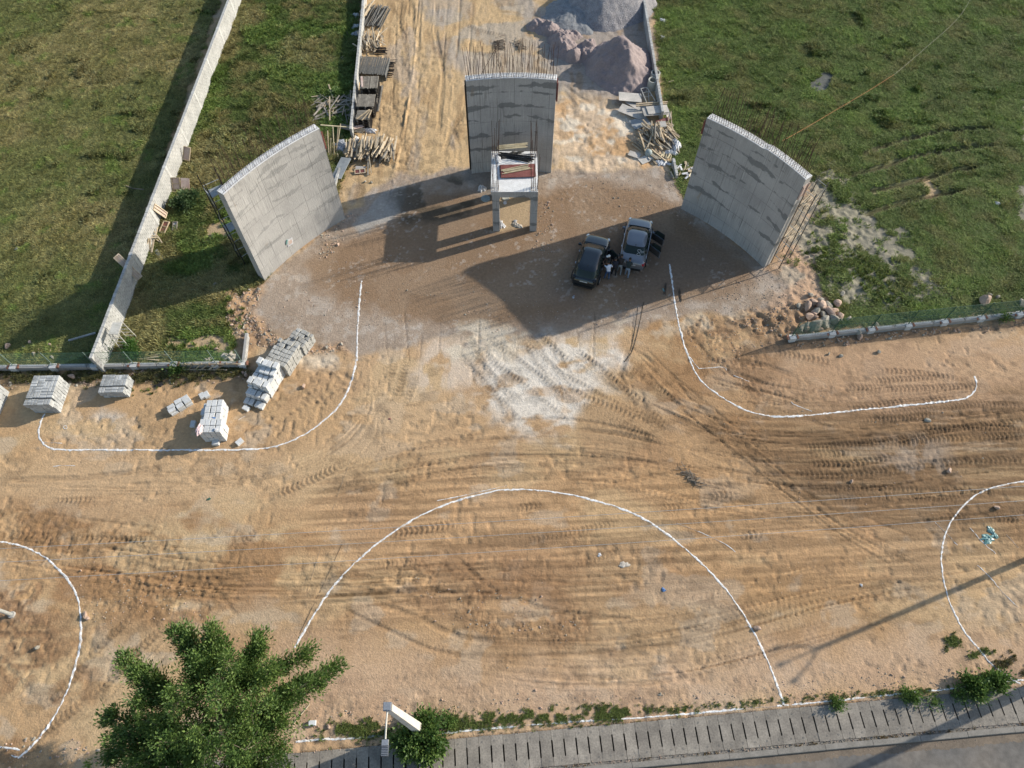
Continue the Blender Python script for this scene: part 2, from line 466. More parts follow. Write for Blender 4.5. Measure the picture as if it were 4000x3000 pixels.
# diagonal smooth track from the gate to lower right
diag = poly([(2300, 1560), (2440, 1520), (3000, 1850), (3400, 2120), (3330, 2180), (2900, 1930)], soft=0.5, warp=0.3)
bl((0.52, 0.355, 0.21), diag, 0.55)
# the dug verge by the left pile
# compacted wet pad under the gate
pad_pts = [(1340, 845), (1500, 690), (1850, 655), (2150, 672), (2600, 660), (2690, 800), (2900, 980), (3060, 1090), (3110, 1180), (2950, 1225), (2640, 1240), (2420, 1290), (2150, 1330), (1900, 1290), (1680, 1330), (1400, 1385), (1250, 1350), (1100, 1320), (985, 1250), (965, 1170), (1030, 1095)]
pad = poly(pad_pts, soft=0.35, warp=0.6)
PADM = np.zeros((NY, NX)); PADM[pad[0]] = pad[1]
bl((0.355, 0.285, 0.235), pad, 0.95)
bl((0.45, 0.395, 0.355), patchy(pad, 1.6, 0.52, 0.66, 127), 0.6)
bl((0.26, 0.20, 0.155), patchy(pad, 0.9, 0.54, 0.66, 129), 0.5)
wet = poly([(1560, 850), (1480, 900), (1290, 960), (1190, 1040), (1300, 1160), (1500, 1230), (1800, 1290), (2150, 1270), (2500, 1200), (2900, 1150), (2960, 1070), (2750, 900), (2600, 760), (2350, 700), (2120, 740), (1900, 760), (1700, 740)], soft=0.9, warp=0.8)
bl((0.245, 0.160, 0.100), wet, 0.92)
bl((0.30, 0.215, 0.15), patchy(wet, 0.35, 0.45, 0.6, 131), 0.6)
bl((0.21, 0.15, 0.115), patchy(poly([(2200, 1000), (2500, 830), (2900, 960), (2980, 1080), (2700, 1180), (2300, 1230), (2100, 1150)], soft=1.5), 0.3, 0.3, 0.6, 137), 0.6)
bl((0.34, 0.335, 0.33), poly([(1500, 745), (1590, 720), (1570, 800), (1530, 860), (1410, 915), (1375, 880)], soft=0.2, warp=0.35), 0.7)
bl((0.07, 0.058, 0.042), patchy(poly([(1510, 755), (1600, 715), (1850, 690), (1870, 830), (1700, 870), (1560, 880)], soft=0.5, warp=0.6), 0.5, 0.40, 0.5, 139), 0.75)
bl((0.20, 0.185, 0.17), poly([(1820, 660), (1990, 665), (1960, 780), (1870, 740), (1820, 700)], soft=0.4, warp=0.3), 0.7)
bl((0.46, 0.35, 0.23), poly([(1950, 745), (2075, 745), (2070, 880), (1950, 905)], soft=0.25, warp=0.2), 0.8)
# pinkish lime dust apron in front of the pad
apron = poly([(1640, 1350), (1850, 1310), (2060, 1330), (2400, 1290), (2440, 1330), (2350, 1520), (2200, 1620), (2140, 1690), (2020, 1660), (1950, 1600), (1850, 1600), (1850, 1500), (1700, 1500), (1600, 1500)], soft=0.7, warp=1.1)
bl((0.60, 0.50, 0.42), patchy(apron, 0.75, 0.38, 0.52, 149, 1.3, .6), 0.8)
bl((0.70, 0.65, 0.60), patchy(poly([(1900, 1400), (2100, 1350), (2420, 1310), (2360, 1520), (2180, 1710), (2020, 1660), (1830, 1540)], soft=0.8, warp=1.3), 0.7, 0.34, 0.50, 151, .8, 1.4), 0.85)
bl((0.64, 0.56, 0.46), patchy(poly([(1680, 1300), (1900, 1250), (2060, 1290), (2000, 1400), (1700, 1420)], soft=0.5, warp=0.8), 0.6, 0.42, 0.55, 157), 0.85)
bl((0.66, 0.60, 0.52), patchy(poly([(1150, 1360), (1320, 1360), (1360, 1420), (1230, 1440), (1150, 1420)], soft=0.5, warp=0.5), 0.7, 0.42, 0.55, 163), 0.6)
bl((0.64, 0.57, 0.47), patchy(poly([(2400, 1260), (2640, 1240), (2900, 1225), (2950, 1260), (2500, 1330)], soft=0.5, warp=0.5), 0.7, 0.45, 0.58, 167), 0.6)
# scattered lime spots on the pad
sp = fbm(X * 2.6, Y * 2.6, 173, 3)
sp = sp * 0.6 + 0.4 * fbm(X * 7.0, Y * 7.0, 175, 2)
m_sp = sstep(0.60, 0.70, sp) * PADM * sstep(0.40, 0.60, fbm(X * 0.4, Y * 0.4, 177, 3))
C = C * (1 - 0.40 * m_sp[..., None]) + np.array([0.56, 0.50, 0.46]) * 0.40 * m_sp[..., None]
# earth banks round the outer walls
bank_l = poly([(960, 1090), (1040, 1100), (990, 1200), (1100, 1340), (1340, 1350), (1360, 1390), (1150, 1370), (1020, 1350), (960, 1420), (930, 1430), (930, 1300), (850, 1230), (840, 1130)], soft=0.5, warp=0.5)
bl((0.34, 0.22, 0.14), bank_l, 0.9)
bl((0.46, 0.30, 0.18), patchy(bank_l, 0.7, 0.45, 0.58, 179), 0.8)
bank_r = poly([(3010, 1050), (3060, 930), (3180, 690), (3260, 650), (3330, 760), (3300, 900), (3330, 1080), (3320, 1200), (3180, 1220), (3090, 1290), (2950, 1250), (3060, 1120)], soft=0.7, warp=0.8)
bl((0.47, 0.32, 0.225), bank_r, 0.9)
bl((0.36, 0.34, 0.29), patchy(bank_r, 0.5, 0.52, 0.66, 181), 0.6)
bank_r2 = poly([(3080, 1180), (3250, 1200), (3200, 1300), (3060, 1330), (2800, 1260), (2950, 1220)], soft=0.5, warp=0.5)
bl((0.33, 0.215, 0.13), bank_r2, 0.7)
clod = fbm(X * 2.2, Y * 2.2, 191, 3)
for m in (bank_l, bank_r2):
    Z[m[0]] += m[1] * (clod[m[0]] - 0.45) * 0.35
Z[bank_r[0]] += bank_r[1] * ((clod[bank_r[0]] - 0.5) * 0.22 + 0.12)
Z[pale[0]] += pale[1] * (fbm(X[pale[0]] * 1.2, Y[pale[0]] * 1.2, 193, 4) - 0.5) * 0.22
Z[lane[0]] += lane[1] * (fbm(X[lane[0]] * 2.6, Y[lane[0]] * 0.9, 197, 4) - 0.5) * 0.10
# rough clods where the left fence ground is dug
foot = poly([(150, 1480), (1000, 1460), (1300, 1380), (1370, 1480), (1200, 1690), (1000, 1745), (200, 1750), (150, 1650)], soft=0.8, warp=0.5)
ft = vnoise(X * 3.4, Y * 3.4, 199)
ftm = sstep(0.42, 0.62, fbm(X * 0.5, Y * 0.5, 211, 3))
Z[foot[0]] -= foot[1] * (sstep(0.62, 0.80, ft) * 0.07 * ftm)[foot[0]]
Z -= sstep(0.66, 0.8, vnoise(X * 3.1 + 50, Y * 3.1, 205)) * 0.045 * sstep(0.5, 0.62, fbm(X * 0.35 + 9, Y * 0.35, 213, 3)) * (1 - PADM)
C *= (1 - 0.22 * (sstep(0.60, 0.74, vnoise(X * 1.9, Y * 2.6, 217)) * sstep(0.48, 0.62, fbm(X * 0.3 + 4, Y * 0.3, 219, 3)))[..., None] * (1 - PADM[..., None]))

def rough(pts, amp, col, k, lo=.42, hi=.58, seed=500, freq=3.6):
    m = poly(pts, soft=1.0, warp=1.0)
    sl_, mm_ = patchy(m, .55, lo, hi, seed)
    nz_ = fbm(X[sl_] * freq, Y[sl_] * freq, seed + 3, 3)
    Z[sl_] += mm_ * (np.abs(nz_ - .5) * -2 + .25) * amp
    bl(col, (sl_, mm_ * sstep(.35, .6, nz_)), k)
rough([(-150, 2000), (350, 1990), (650, 2080), (600, 2180), (200, 2200), (-150, 2160)], .13, (.27, .165, .085), .75, .30, .46, 501)
rough([(-150, 2280), (200, 2260), (290, 2420), (280, 2600), (100, 2700), (-150, 2680)], .15, (.25, .15, .085), .75, .36, .50, 505)
rough([(330, 2260), (700, 2200), (1000, 2240), (800, 2400), (450, 2440), (320, 2380)], .13, (.27, .165, .085), .7, .34, .50, 509)
rough([(640, 2080), (1050, 2060), (1100, 2180), (800, 2240), (620, 2180)], .10, (.29, .18, .095), .7, .40, .54, 513)
rough([(1600, 2200), (1900, 2180), (2150, 2330), (2500, 2420), (2300, 2520), (1900, 2500), (1650, 2400)], .14, (.28, .175, .10), .6, .44, .56, 517)
rough([(2640, 1240), (3080, 1230), (3080, 1340), (2900, 1460), (3200, 1590), (2950, 1580), (2750, 1480)], .17, (.27, .17, .10), .65, .36, .52, 521)
rough([(2850, 1450), (3250, 1480), (3450, 1560), (3100, 1610), (2900, 1560)], .10, (.29, .19, .115), .5, .45, .6, 525)
rough([(3100, 2150), (3500, 2130), (3450, 2330), (3150, 2320)], .09, (.30, .20, .12), .5, .48, .6, 529)
rough([(1150, 2560), (1500, 2600), (2500, 2700), (4100, 2560), (4100, 2650), (2600, 2790), (1150, 2880)], .08, (.36, .25, .17), .45, .42, .6, 533, 4.2)
rough([(900, 1420), (1350, 1430), (1330, 1560), (1100, 1700), (950, 1600)], .09, (.38, .27, .16), .4, .40, .56, 537, 4.2)
rough([(150, 1620), (900, 1600), (1000, 1740), (200, 1750)], .08, (.36, .25, .15), .4, .44, .58, 541, 4.2)
rough([(1440, 380), (1640, 380), (1600, 700), (1440, 640)], .12, (.36, .25, .15), .45, .36, .52, 545, 3.2)

# fields
FL = [P(-700, -160), P(915, -160), P(352, 1425), P(-700, 1436)]
FM = [P(960, -160), P(1415, -160), P(1355, 640), P(1300, 800), P(1000, 1110), P(880, 1140), P(880, 1260), P(925, 1330), P(925, 1428), P(402, 1428)]
FR = [P(2535, -160), P(4700, -160), P(4700, 1170), P(4000, 1212), P(3280, 1275), P(3240, 1210), P(3190, 1050), P(3160, 880), P(3230, 760), P(3160, 690), P(2960, 860), P(2700, 790), P(2640, 690), P(2606, 420)]
fl, fm, fr = [polyw([p[:2] for p in q], soft=0.35, warp=0.35, seed=7) for q in (FL, FM, FR)]
G = np.zeros((NY, NX))          # grass cover
for m in (fl, fm, fr):
    G[m[0]] = np.maximum(G[m[0]], m[1])
soil = np.array([0.115, 0.125, 0.058]); dry = np.array([0.20, 0.195, 0.105])
sm = sstep(0.40, 0.62, fbm(X * 0.3, Y * 0.3, 223, 5))[..., None]
fieldcol = soil * (1 - sm) + dry * sm
C = C * (1 - G[..., None]) + fieldcol * G[..., None]
bare = []
bare.append(patchy(poly([(3150, 700), (3260, 640), (3330, 760), (3440, 880), (3480, 960), (3600, 1050), (3740, 1120), (3560, 1200), (3300, 1200), (3200, 1060), (3100, 950)], soft=1.0, warp=1.0), 1.1, 0.27, 0.46, 227))
bare.append(poly([(3150, 320), (3220, 275), (3270, 290), (3255, 340), (3200, 365), (3160, 350)], soft=0.25, warp=0.4))
bare.append(patchy(poly([(3380, 820), (3560, 900), (3620, 1010), (3500, 1060), (3330, 960)], soft=0.9, warp=1.0), 1.0, 0.42, 0.56, 231))
bare.append(poly([(3960, 720), (4080, 700), (4080, 900), (3960, 850)], soft=0.6, warp=0.6))
bare.append(poly([(3980, 380), (4080, 360), (4080, 620), (3990, 600)], soft=0.5, warp=0.6))
bare.append(patchy(poly([(3590, 680), (3670, 700), (3680, 780), (3620, 760)], soft=0.4, warp=0.4), 1, 0.3, 0.5, 3))
bare.append(poly([(640, 228), (700, 225), (700, 245), (650, 245)], soft=0.3, warp=0.4))
bare.append(patchy(poly([(680, 1300), (820, 1290), (930, 1300), (925, 1390), (820, 1370), (620, 1350)], soft=0.7, warp=0.6), 0.8, 0.35, 0.5, 229))
bare.append(patchy(poly([(800, 840), (900, 830), (930, 960), (860, 970), (790, 900)], soft=0.6, warp=0.6), 0.8, 0.42, 0.55, 233))
for i, m in enumerate(bare):
    col = (0.27, 0.25, 0.20) if i in (0, 2, 3, 4) else ((0.13, 0.135, 0.135) if i == 1 else (0.46, 0.34, 0.22))
    bl(col, m, 0.9)
    G[m[0]] *= (1 - 0.97 * m[1])
Z[bare[0][0]] += bare[0][1] * (vnoise(X[bare[0][0]] * 3.4, Y[bare[0][0]] * 3.4, 241) - 0.5) * 0.15
Z[bare[1][0]] -= bare[1][1] * 0.06

# strips of dark soil and weeds along the front fences
sf1 = poly([(-200, 1455), (950, 1440), (1000, 1400), (1010, 1470), (700, 1500), (400, 1500), (-200, 1520)], soft=0.5, warp=0.5)
bl((0.17, 0.12, 0.075), sf1, 0.85)
sf2 = poly([(3050, 1300), (3100, 1325), (4200, 1230), (4200, 1262), (3500, 1325), (3060, 1372), (2930, 1370)], soft=0.3, warp=0.3)
bl((0.24, 0.165, 0.11), sf2, 0.85)
Z[sf2[0]] += sf2[1] * (clod[sf2[0]] - 0.5) * 0.22
Z[sf1[0]] += sf1[1] * (clod[sf1[0]] - 0.5) * 0.16
# lime spill spots
for q, r in (((880, 1555), 45), ((990, 1530), 30), ((410, 1630), 60), ((700, 1600), 35)):
    x, y = q
    bl((0.56, 0.55, 0.53), patchy(poly([(x - r, y), (x, y - r * .7), (x + r, y), (x, y + r * .7)], soft=0.5, warp=0.6), 0.9, 0.4, 0.55, 251), 0.55)

# ---- tyre tracks
def track(pts, width=0.5, depth=0.05, pitch=0.30, dark=0.16, tread=True, rut=0.4):
    pts = [P(*p) for p in pts]
    # resample smoothly (Catmull-Rom)
    sm = []
    for i in range(len(pts) - 1):
        p0 = pts[max(i - 1, 0)]; p1 = pts[i]; p2 = pts[i + 1]; p3 = pts[min(i + 2, len(pts) - 1)]
        n = max(2, int((p2 - p1).length / 0.8))
        for k in range(n):
            t = k / n
            sm.append(0.5 * ((2 * p1) + (-p0 + p2) * t + (2 * p0 - 5 * p1 + 4 * p2 - p3) * t * t + (-p0 + 3 * p1 - 3 * p2 + p3) * t ** 3))
    sm.append(pts[-1])
    s0, tot = 0.0, sum((b - a).length for a, b in zip(sm[:-1], sm[1:]))
    ph = random.random() * 10
    for a, b in zip(sm[:-1], sm[1:]):
        L = (b - a).length
        if L < 1e-4: continue
        mg = width
        ix0, ix1 = np.searchsorted(gx, [min(a.x, b.x) - mg, max(a.x, b.x) + mg])
        iy0, iy1 = np.searchsorted(gy, [min(a.y, b.y) - mg, max(a.y, b.y) + mg])
        if ix1 <= ix0 or iy1 <= iy0:
            s0 += L; continue
        sl = (slice(iy0, iy1), slice(ix0, ix1))
        xx, yy = X[sl] - a.x, Y[sl] - a.y
        ux, uy = (b.x - a.x) / L, (b.y - a.y) / L
        s = xx * ux + yy * uy
        d = -xx * uy + yy * ux
        on = (s >= 0) & (s < L) & (np.abs(d) < width * 0.75)
        ss = s + s0
        end = sstep(0, 1.2, ss) * sstep(0, 1.2, tot - ss)
        fade = end * sstep(0.16, 0.40, fbm(xx * 0 + ss * 0.35 + ph, xx * 0 + ph, 257, 3))
        prof = 1 - sstep(width * 0.40, width * 0.52, np.abs(d))
        lip = np.exp(-((np.abs(d) - width * 0.55) / (width * 0.10)) ** 2)
        h = -depth * rut * prof + depth * 0.35 * lip
        tr = 0
        if tread:
            ph2 = (ss + np.abs(d) * 0.55) / pitch
            tr = sstep(0.30, 0.62, np.abs((ph2 % 1.0) * 2 - 1))
            h = h + prof * tr * depth * 0.9
        Z[sl] += np.where(on, h * fade, 0)
        dk = np.where(on, fade * prof * (dark + (0.10 * (1 - tr) if tread else 0)), 0)
        C[sl] *= (1 - dk[..., None])
        G[sl] *= np.where(on, 1 - prof * end * 0.9, 1)
        s0 += L

R1 = lambda *q: cv(2500, 1200, 1.4747, q)
CC = lambda *q: cv(1200, 900, 1.58, q)
LC = lambda *q: cv(0, 1700, 1.2764, q)
MC = lambda *q: cv(1200, 1800, 0.8467, q)
FG = lambda *q: cv(3000, 0, 1.185, q)
TR = lambda *q: cv(1200, 0, 2.0738, q)
for q in (R1((0, 560), (120, 650), (190, 730)), R1((0, 400), (120, 480), (260, 570), (330, 630)), R1((0, 600), (110, 680), (180, 760)),
          R1((900, 810), (1200, 790), (1500, 760), (1800, 700), (2250, 700)), R1((920, 850), (1150, 840), (1400, 800), (1700, 760), (2250, 740)),
          R1((860, 950), (1100, 970), (1400, 940), (1800, 890), (2250, 880)), R1((960, 1050), (1250, 1040), (1600, 1050), (2100, 1060)),
          R1((1150, 600), (1500, 545), (1850, 530)), R1((1300, 630), (1600, 600), (1950, 560), (2250, 570)), R1((1150, 460), (1500, 470), (1800, 460), (2000, 460)),
          R1((1330, 360), (1500, 370), (1700, 390), (1900, 430), (2010, 470)), R1((1300, 430), (1600, 410), (1800, 400)), R1((740, 260), (900, 280), (1150, 330)),
          R1((1570, 1210), (1900, 1210), (2250, 1230)), R1((1550, 690), (1850, 690), (2250, 650)), R1((350, 1110), (480, 1080), (640, 1110)),
          R1((540, 1340), (640, 1310), (760, 1300)), R1((1230, 650), (1500, 640), (1750, 600)), R1((930, 900), (1200, 905), (1500, 850)), R1((1100, 1110), (1500, 1090), (1900, 1110)),
          CC((550, 780), (520, 900), (480, 980)), CC((620, 770), (590, 920), (540, 1080)), CC((660, 900), (640, 1000), (590, 1090)), CC((520, 780), (480, 880), (440, 960)),
          CC((1640, 720), (1800, 850), (2000, 1010), (2212, 1120)), CC((1850, 740), (2000, 860), (2212, 960)), CC((1500, 990), (1700, 1080), (1900, 1170), (2212, 1330)),
          CC((1560, 920), (1720, 1030), (1900, 1100), (2212, 1240)), CC((1380, 610), (1480, 700), (1640, 840)),
          MC((250, 245), (400, 225), (520, 200)), MC((200, 350), (350, 330), (400, 320)), MC((700, 270), (900, 230), (1060, 200)), MC((860, 350), (1000, 310), (1060, 280)),
          MC((540, 300), (600, 285)), MC((660, 165), (740, 150), (800, 135)), MC((380, 430), (450, 440)), MC((1150, 160), (1270, 150)),
          LC((1130, 440), (1000, 560)), LC((1310, 440), (1170, 590)), LC((700, 870), (500, 1050), (300, 1290), (150, 1380)), LC((860, 920), (650, 1110), (520, 1250), (300, 1420), (120, 1560)),
          LC((350, 510), (600, 520), (800, 520)), LC((0, 490), (300, 510)), LC((1740, 130), (1500, 250), (1340, 305)), LC((230, 330), (390, 325), (520, 320)), LC((300, 1480), (60, 1620)),
          TR((700, 0), (690, 80), (740, 150)), TR((1240, 180), (1400, 250), (1659, 300)), TR((1500, 170), (1659, 210)), TR((700, 500), (720, 800), (690, 1100)), TR((1290, 850), (1240, 960), (1130, 1100)), TR((1290, 420), (1450, 440), (1659, 450)), TR((1330, 520), (1500, 530), (1659, 500)), TR((800, 0), (760, 200), (800, 380), (810, 700))):
    track(q, width=random.uniform(0.45, 0.6), depth=random.uniform(0.05, 0.075), pitch=random.uniform(0.25, 0.31), dark=0.15)
for q in (R1((170, 380), (230, 450), (300, 545)), R1((530, 310), (700, 330), (920, 410)), R1((360, 390), (560, 450), (900, 540), (960, 610)),
          R1((400, 360), (600, 400), (800, 480)), CC((0, 1570), (400, 1500), (800, 1430), (1100, 1390), (1500, 1390), (1900, 1410), (2212, 1440)),
          CC((1250, 1180), (1500, 1160), (1800, 1190), (2212, 1290)), CC((1480, 980), (1650, 1000), (1850, 1000)), CC((1600, 1230), (1900, 1250), (2212, 1330)), CC((600, 1330), (900, 1290), (1100, 1260)), CC((1990, 700), (1960, 800), (1930, 900), (1990, 1010)),
          CC((2000, 720), (2100, 790), (2160, 850)), R1((0, 250), (60, 310), (110, 355)), R1((900, 730), (1200, 715), (1500, 680)), R1((950, 640), (1100, 690), (1250, 650)),
          MC((0, 110), (250, 70), (500, 30), (600, 0)), MC((920, 100), (1050, 70), (1200, 40)), MC((680, 450), (780, 490), (920, 510), (1100, 530)), MC((210, 470), (350, 510), (500, 580), (700, 600), (900, 600)),
          MC((480, 310), (560, 380), (610, 430)), MC((380, 360), (400, 420), (550, 450)), MC((100, 480), (270, 560), (480, 640), (850, 640), (1270, 600)),
          LC((1100, 790), (1170, 890), (1240, 970)), LC((0, 225), (350, 215), (600, 190), (850, 150)), LC((560, 480), (700, 560), (900, 600)), LC((680, 640), (960, 720), (1250, 690)), LC((0, 740), (400, 690)),
          TR((770, 0), (750, 130), (760, 290)), TR((1060, 0), (1040, 250), (1100, 600), (1060, 1100)), TR((850, 0), (860, 150), (840, 300)), TR((1110, 1240), (1180, 1050), (1240, 1250)),
          cv(1700, 100, 1.843, [(900, 440), (1000, 560), (1080, 640)]), cv(1700, 100, 1.843, [(900, 400), (1050, 520), (1160, 570)]), cv(1700, 100, 1.843, [(880, 600), (960, 700), (990, 760)]), cv(1700, 100, 1.843, [(1040, 700), (1120, 820)])):
    track(q, width=random.uniform(0.22, 0.45), depth=0.05, tread=False, dark=0.17, rut=0.9)
for _ in range(16):
    x0, y0 = random.uniform(1750, 2450), random.uniform(1260, 1380)
    track([(x0, y0), (x0 + random.uniform(40, 160), y0 + random.uniform(90, 150)), (x0 + random.uniform(180, 420), y0 + random.uniform(200, 330))], width=random.uniform(.35, .5), depth=.04, pitch=.27, dark=.13)
for q in (FG((400, 730), (550, 670), (700, 630), (850, 600), (1050, 590)), FG((350, 820), (500, 780), (700, 720), (900, 685), (1080, 670)),
          FG((430, 890), (600, 860), (800, 805), (1020, 760)), FG((430, 1000), (600, 945), (800, 900), (950, 870))):
    track(q, width=0.85, depth=0.16, tread=False, dark=-0.30, rut=0.9)
    track(q, width=0.45, depth=0.22, tread=False, dark=0.55, rut=1.0)  # trench shade painted into the soil colour, here and in the next pass
    track([(a_ + 3, b_ + 2) for a_, b_ in q], width=0.30, depth=0.14, tread=False, dark=0.35, rut=1.0)
def streaks(back, n, spread, frac=(.12, .45), w=(.06, .14), d=.032, dk=.12):
    n = int(n * 1.35)
    P_ = [Vector((a, b, 0)) for a, b in back]
    sm = spline2(P_, 40)
    for _ in range(n):
        L_ = max(3, int(len(sm) * random.uniform(*frac)))
        i = random.randint(0, max(0, len(sm) - L_))
        off = random.gauss(0, spread)
        tw = random.gauss(0, spread * .25)
        seg = [(p.x + off * .3, p.y + off + tw * k / L_) for k, p in enumerate(sm[i:i + L_])][::3]
        if len(seg) < 2: continue
        sgn = random.choice((1, 1, -1))
        track(seg, width=random.uniform(*w), depth=d * random.uniform(.5, 1.4) * sgn, tread=False, dark=dk * sgn * random.uniform(.5, 1.4), rut=1.0)
def spline2(pts, step):
    out = []
    for i in range(len(pts) - 1):
        p0 = pts[max(i - 1, 0)]; p1 = pts[i]; p2 = pts[i + 1]; p3 = pts[min(i + 2, len(pts) - 1)]
        n = max(1, int((p2 - p1).length / step))
        for k in range(n):
            t = k / n
            out.append(0.5 * ((2 * p1) + (-p0 + p2) * t + (2 * p0 - 5 * p1 + 4 * p2 - p3) * t * t + (-p0 + 3 * p1 - 3 * p2 + p3) * t ** 3))
    return out + [pts[-1]]
streaks([(-50, 2160), (400, 2230), (900, 2290), (1300, 2280), (1700, 2260), (2200, 2270), (2700, 2250)], 70, 60)
streaks([(1200, 2330), (1500, 2320), (1900, 2240), (2300, 2190)], 30, 60, w=(.08, .16))
streaks([(1150, 1960), (1500, 1850), (1900, 1790), (2350, 1790), (2850, 1900), (3000, 1960)], 50, 55)
streaks([(2500, 1540), (2850, 1680), (3300, 1700), (4100, 1610)], 60, 75, dk=.22)
streaks([(2650, 1880), (3100, 1950), (3500, 1930), (4100, 1860)], 60, 80, dk=.22)
streaks([(1640, -60), (1610, 300), (1560, 600), (1480, 900)], 16, 5, w=(.1, .25), dk=.1)
for k in range(8): streaks([(1500 + 50 * k, -60), (1490 + 48 * k, 300), (1480 + 42 * k, 640)], 7, 8, w=(.08, .22), d=.028, dk=.09)
streaks([(2420, 1300), (2600, 1500), (2900, 1740), (3300, 2050), (3700, 2250)], 34, 55, dk=.07, w=(.06, .14))
streaks([(1700, 2500), (2200, 2560), (2700, 2520), (3300, 2370), (4100, 2240)], 50, 70, dk=.12)
streaks([(1440, 1420), (1450, 1600), (1250, 1800), (800, 1890), (-50, 1900)], 40, 45, dk=.09, d=.02)
streaks([(2660, 1260), (2780, 1420), (2950, 1530), (3200, 1580)], 40, 40, dk=.2)
streaks([(700, 2450), (450, 2700), (150, 2950)], 24, 90, dk=.1)
streaks([(2380, 1180), (2430, 1330), (2500, 1480)], 20, 60, w=(.06, .14))
for k in range(14):
    x0 = 1500 + 75 * k
    track([(x0, random.uniform(1180, 1330)), (x0 + random.uniform(-20, 30), random.uniform(1380, 1480))], width=.09, depth=.03, tread=False, dark=.3, rut=1)
brown = poly([(1300, 1850), (2300, 1650), (2600, 1250), (3100, 1250), (4300, 1450), (4300, 2450), (2600, 2450), (1200, 2450)], soft=3.5, warp=1.5)
C[brown[0]] *= (1 - brown[1][..., None] * np.array([0.15, 0.19, 0.22]))
C *= np.array([1.01, 1.00, 0.94]) * (1 - G[..., None]) + G[..., None]
C = np.clip(C, 0.02, 0.80)
Z = np.clip(Z, -0.30, 0.6)
_nn = (X - DA.x) * D_N.x + (Y - DA.y) * D_N.y
Z = np.where(_nn > -.12, np.minimum(Z, -0.008 + 0.02 * (n_fin - .4)), Z)
Z = np.where(_nn > 0.03, -0.135, Z)

def gz(x, y):
    fx = np.clip(np.interp(x, gx, np.arange(NX)), 0, NX - 1.001)
    fy = np.clip(np.interp(y, gy, np.arange(NY)), 0, NY - 1.001)
    i, j = int(fy), int(fx)
    a, b = fy - i, fx - j
    return float((Z[i, j] * (1 - b) + Z[i, j + 1] * b) * (1 - a) + (Z[i + 1, j] * (1 - b) + Z[i + 1, j + 1] * b) * a)
def PG(px, py, dz=0.0):
    p = P(px, py)
    p.z = gz(p.x, p.y) + dz
    return p

def ground_material():
    m = bpy.data.materials.new("earth")
    m.use_nodes = True
    nt = m.node_tree
    b = nt.nodes["Principled BSDF"]
    b.inputs["Roughness"].default_value = 0.95
    b.inputs["Specular IOR Level"].default_value = 0.25
    at = nt.nodes.new("ShaderNodeAttribute"); at.attribute_name = "soil"
    geo = nt.nodes.new("ShaderNodeNewGeometry")
    n1 = nt.nodes.new("ShaderNodeTexNoise"); n1.inputs["Scale"].default_value = 5.0; n1.inputs["Detail"].default_value = 9; n1.inputs["Roughness"].default_value = 0.68
    nt.links.new(geo.outputs["Position"], n1.inputs["Vector"])
    mr = nt.nodes.new("ShaderNodeMapRange")
    mr.inputs[1].default_value, mr.inputs[2].default_value, mr.inputs[3].default_value, mr.inputs[4].default_value = 0.25, 0.75, 0.76, 1.24
    nt.links.new(n1.outputs[0], mr.inputs[0])
    hs = nt.nodes.new("ShaderNodeHueSaturation")
    nt.links.new(at.outputs["Color"], hs.inputs["Color"])
    nt.links.new(mr.outputs[0], hs.inputs["Value"])
    # small stones: voronoi specks, pale and dark
    vo = nt.nodes.new("ShaderNodeTexVoronoi"); vo.inputs["Scale"].default_value = 7.0
    nt.links.new(geo.outputs["Position"], vo.inputs["Vector"])
    lt = nt.nodes.new("ShaderNodeMath"); lt.operation = 'LESS_THAN'; lt.inputs[1].default_value = 0.13
    nt.links.new(vo.outputs["Distance"], lt.inputs[0])
    sep = nt.nodes.new("ShaderNodeSeparateColor")
    nt.links.new(vo.outputs["Color"], sep.inputs[0])
    gt = nt.nodes.new("ShaderNodeMath"); gt.operation = 'GREATER_THAN'; gt.inputs[1].default_value = 0.80
    nt.links.new(sep.outputs[0], gt.inputs[0])
    mu = nt.nodes.new("ShaderNodeMath"); mu.operation = 'MULTIPLY'
    nt.links.new(lt.outputs[0], mu.inputs[0]); nt.links.new(gt.outputs[0], mu.inputs[1])
    m7 = nt.nodes.new("ShaderNodeMath"); m7.operation = 'MULTIPLY'; m7.inputs[1].default_value = 0.6
    nt.links.new(mu.outputs[0], m7.inputs[0])
    hs2 = nt.nodes.new("ShaderNodeMix"); hs2.data_type = 'RGBA'
    nt.links.new(m7.outputs[0], hs2.inputs[0])
    nt.links.new(hs.outputs[0], hs2.inputs[6])
    cm = nt.nodes.new("ShaderNodeMix"); cm.data_type = 'RGBA'
    cm.inputs[6].default_value = (0.12, 0.085, 0.06, 1); cm.inputs[7].default_value = (0.62, 0.55, 0.46, 1)
    nt.links.new(sep.outputs[1], cm.inputs[0])
    nt.links.new(cm.outputs[2], hs2.inputs[7])
    nt.links.new(hs2.outputs[2], b.inputs["Base Color"])
    n3 = nt.nodes.new("ShaderNodeTexNoise"); n3.inputs["Scale"].default_value = 9.0; n3.inputs["Detail"].default_value = 7; n3.inputs["Roughness"].default_value = 0.65
    nt.links.new(geo.outputs["Position"], n3.inputs["Vector"])
    bp = nt.nodes.new("ShaderNodeBump"); bp.inputs["Strength"].default_value = 1.0; bp.inputs["Distance"].default_value = 0.05
    nt.links.new(n3.outputs[0], bp.inputs["Height"])
    nt.links.new(bp.outputs[0], b.inputs["Normal"])
    return m
M['earth'] = ground_material()

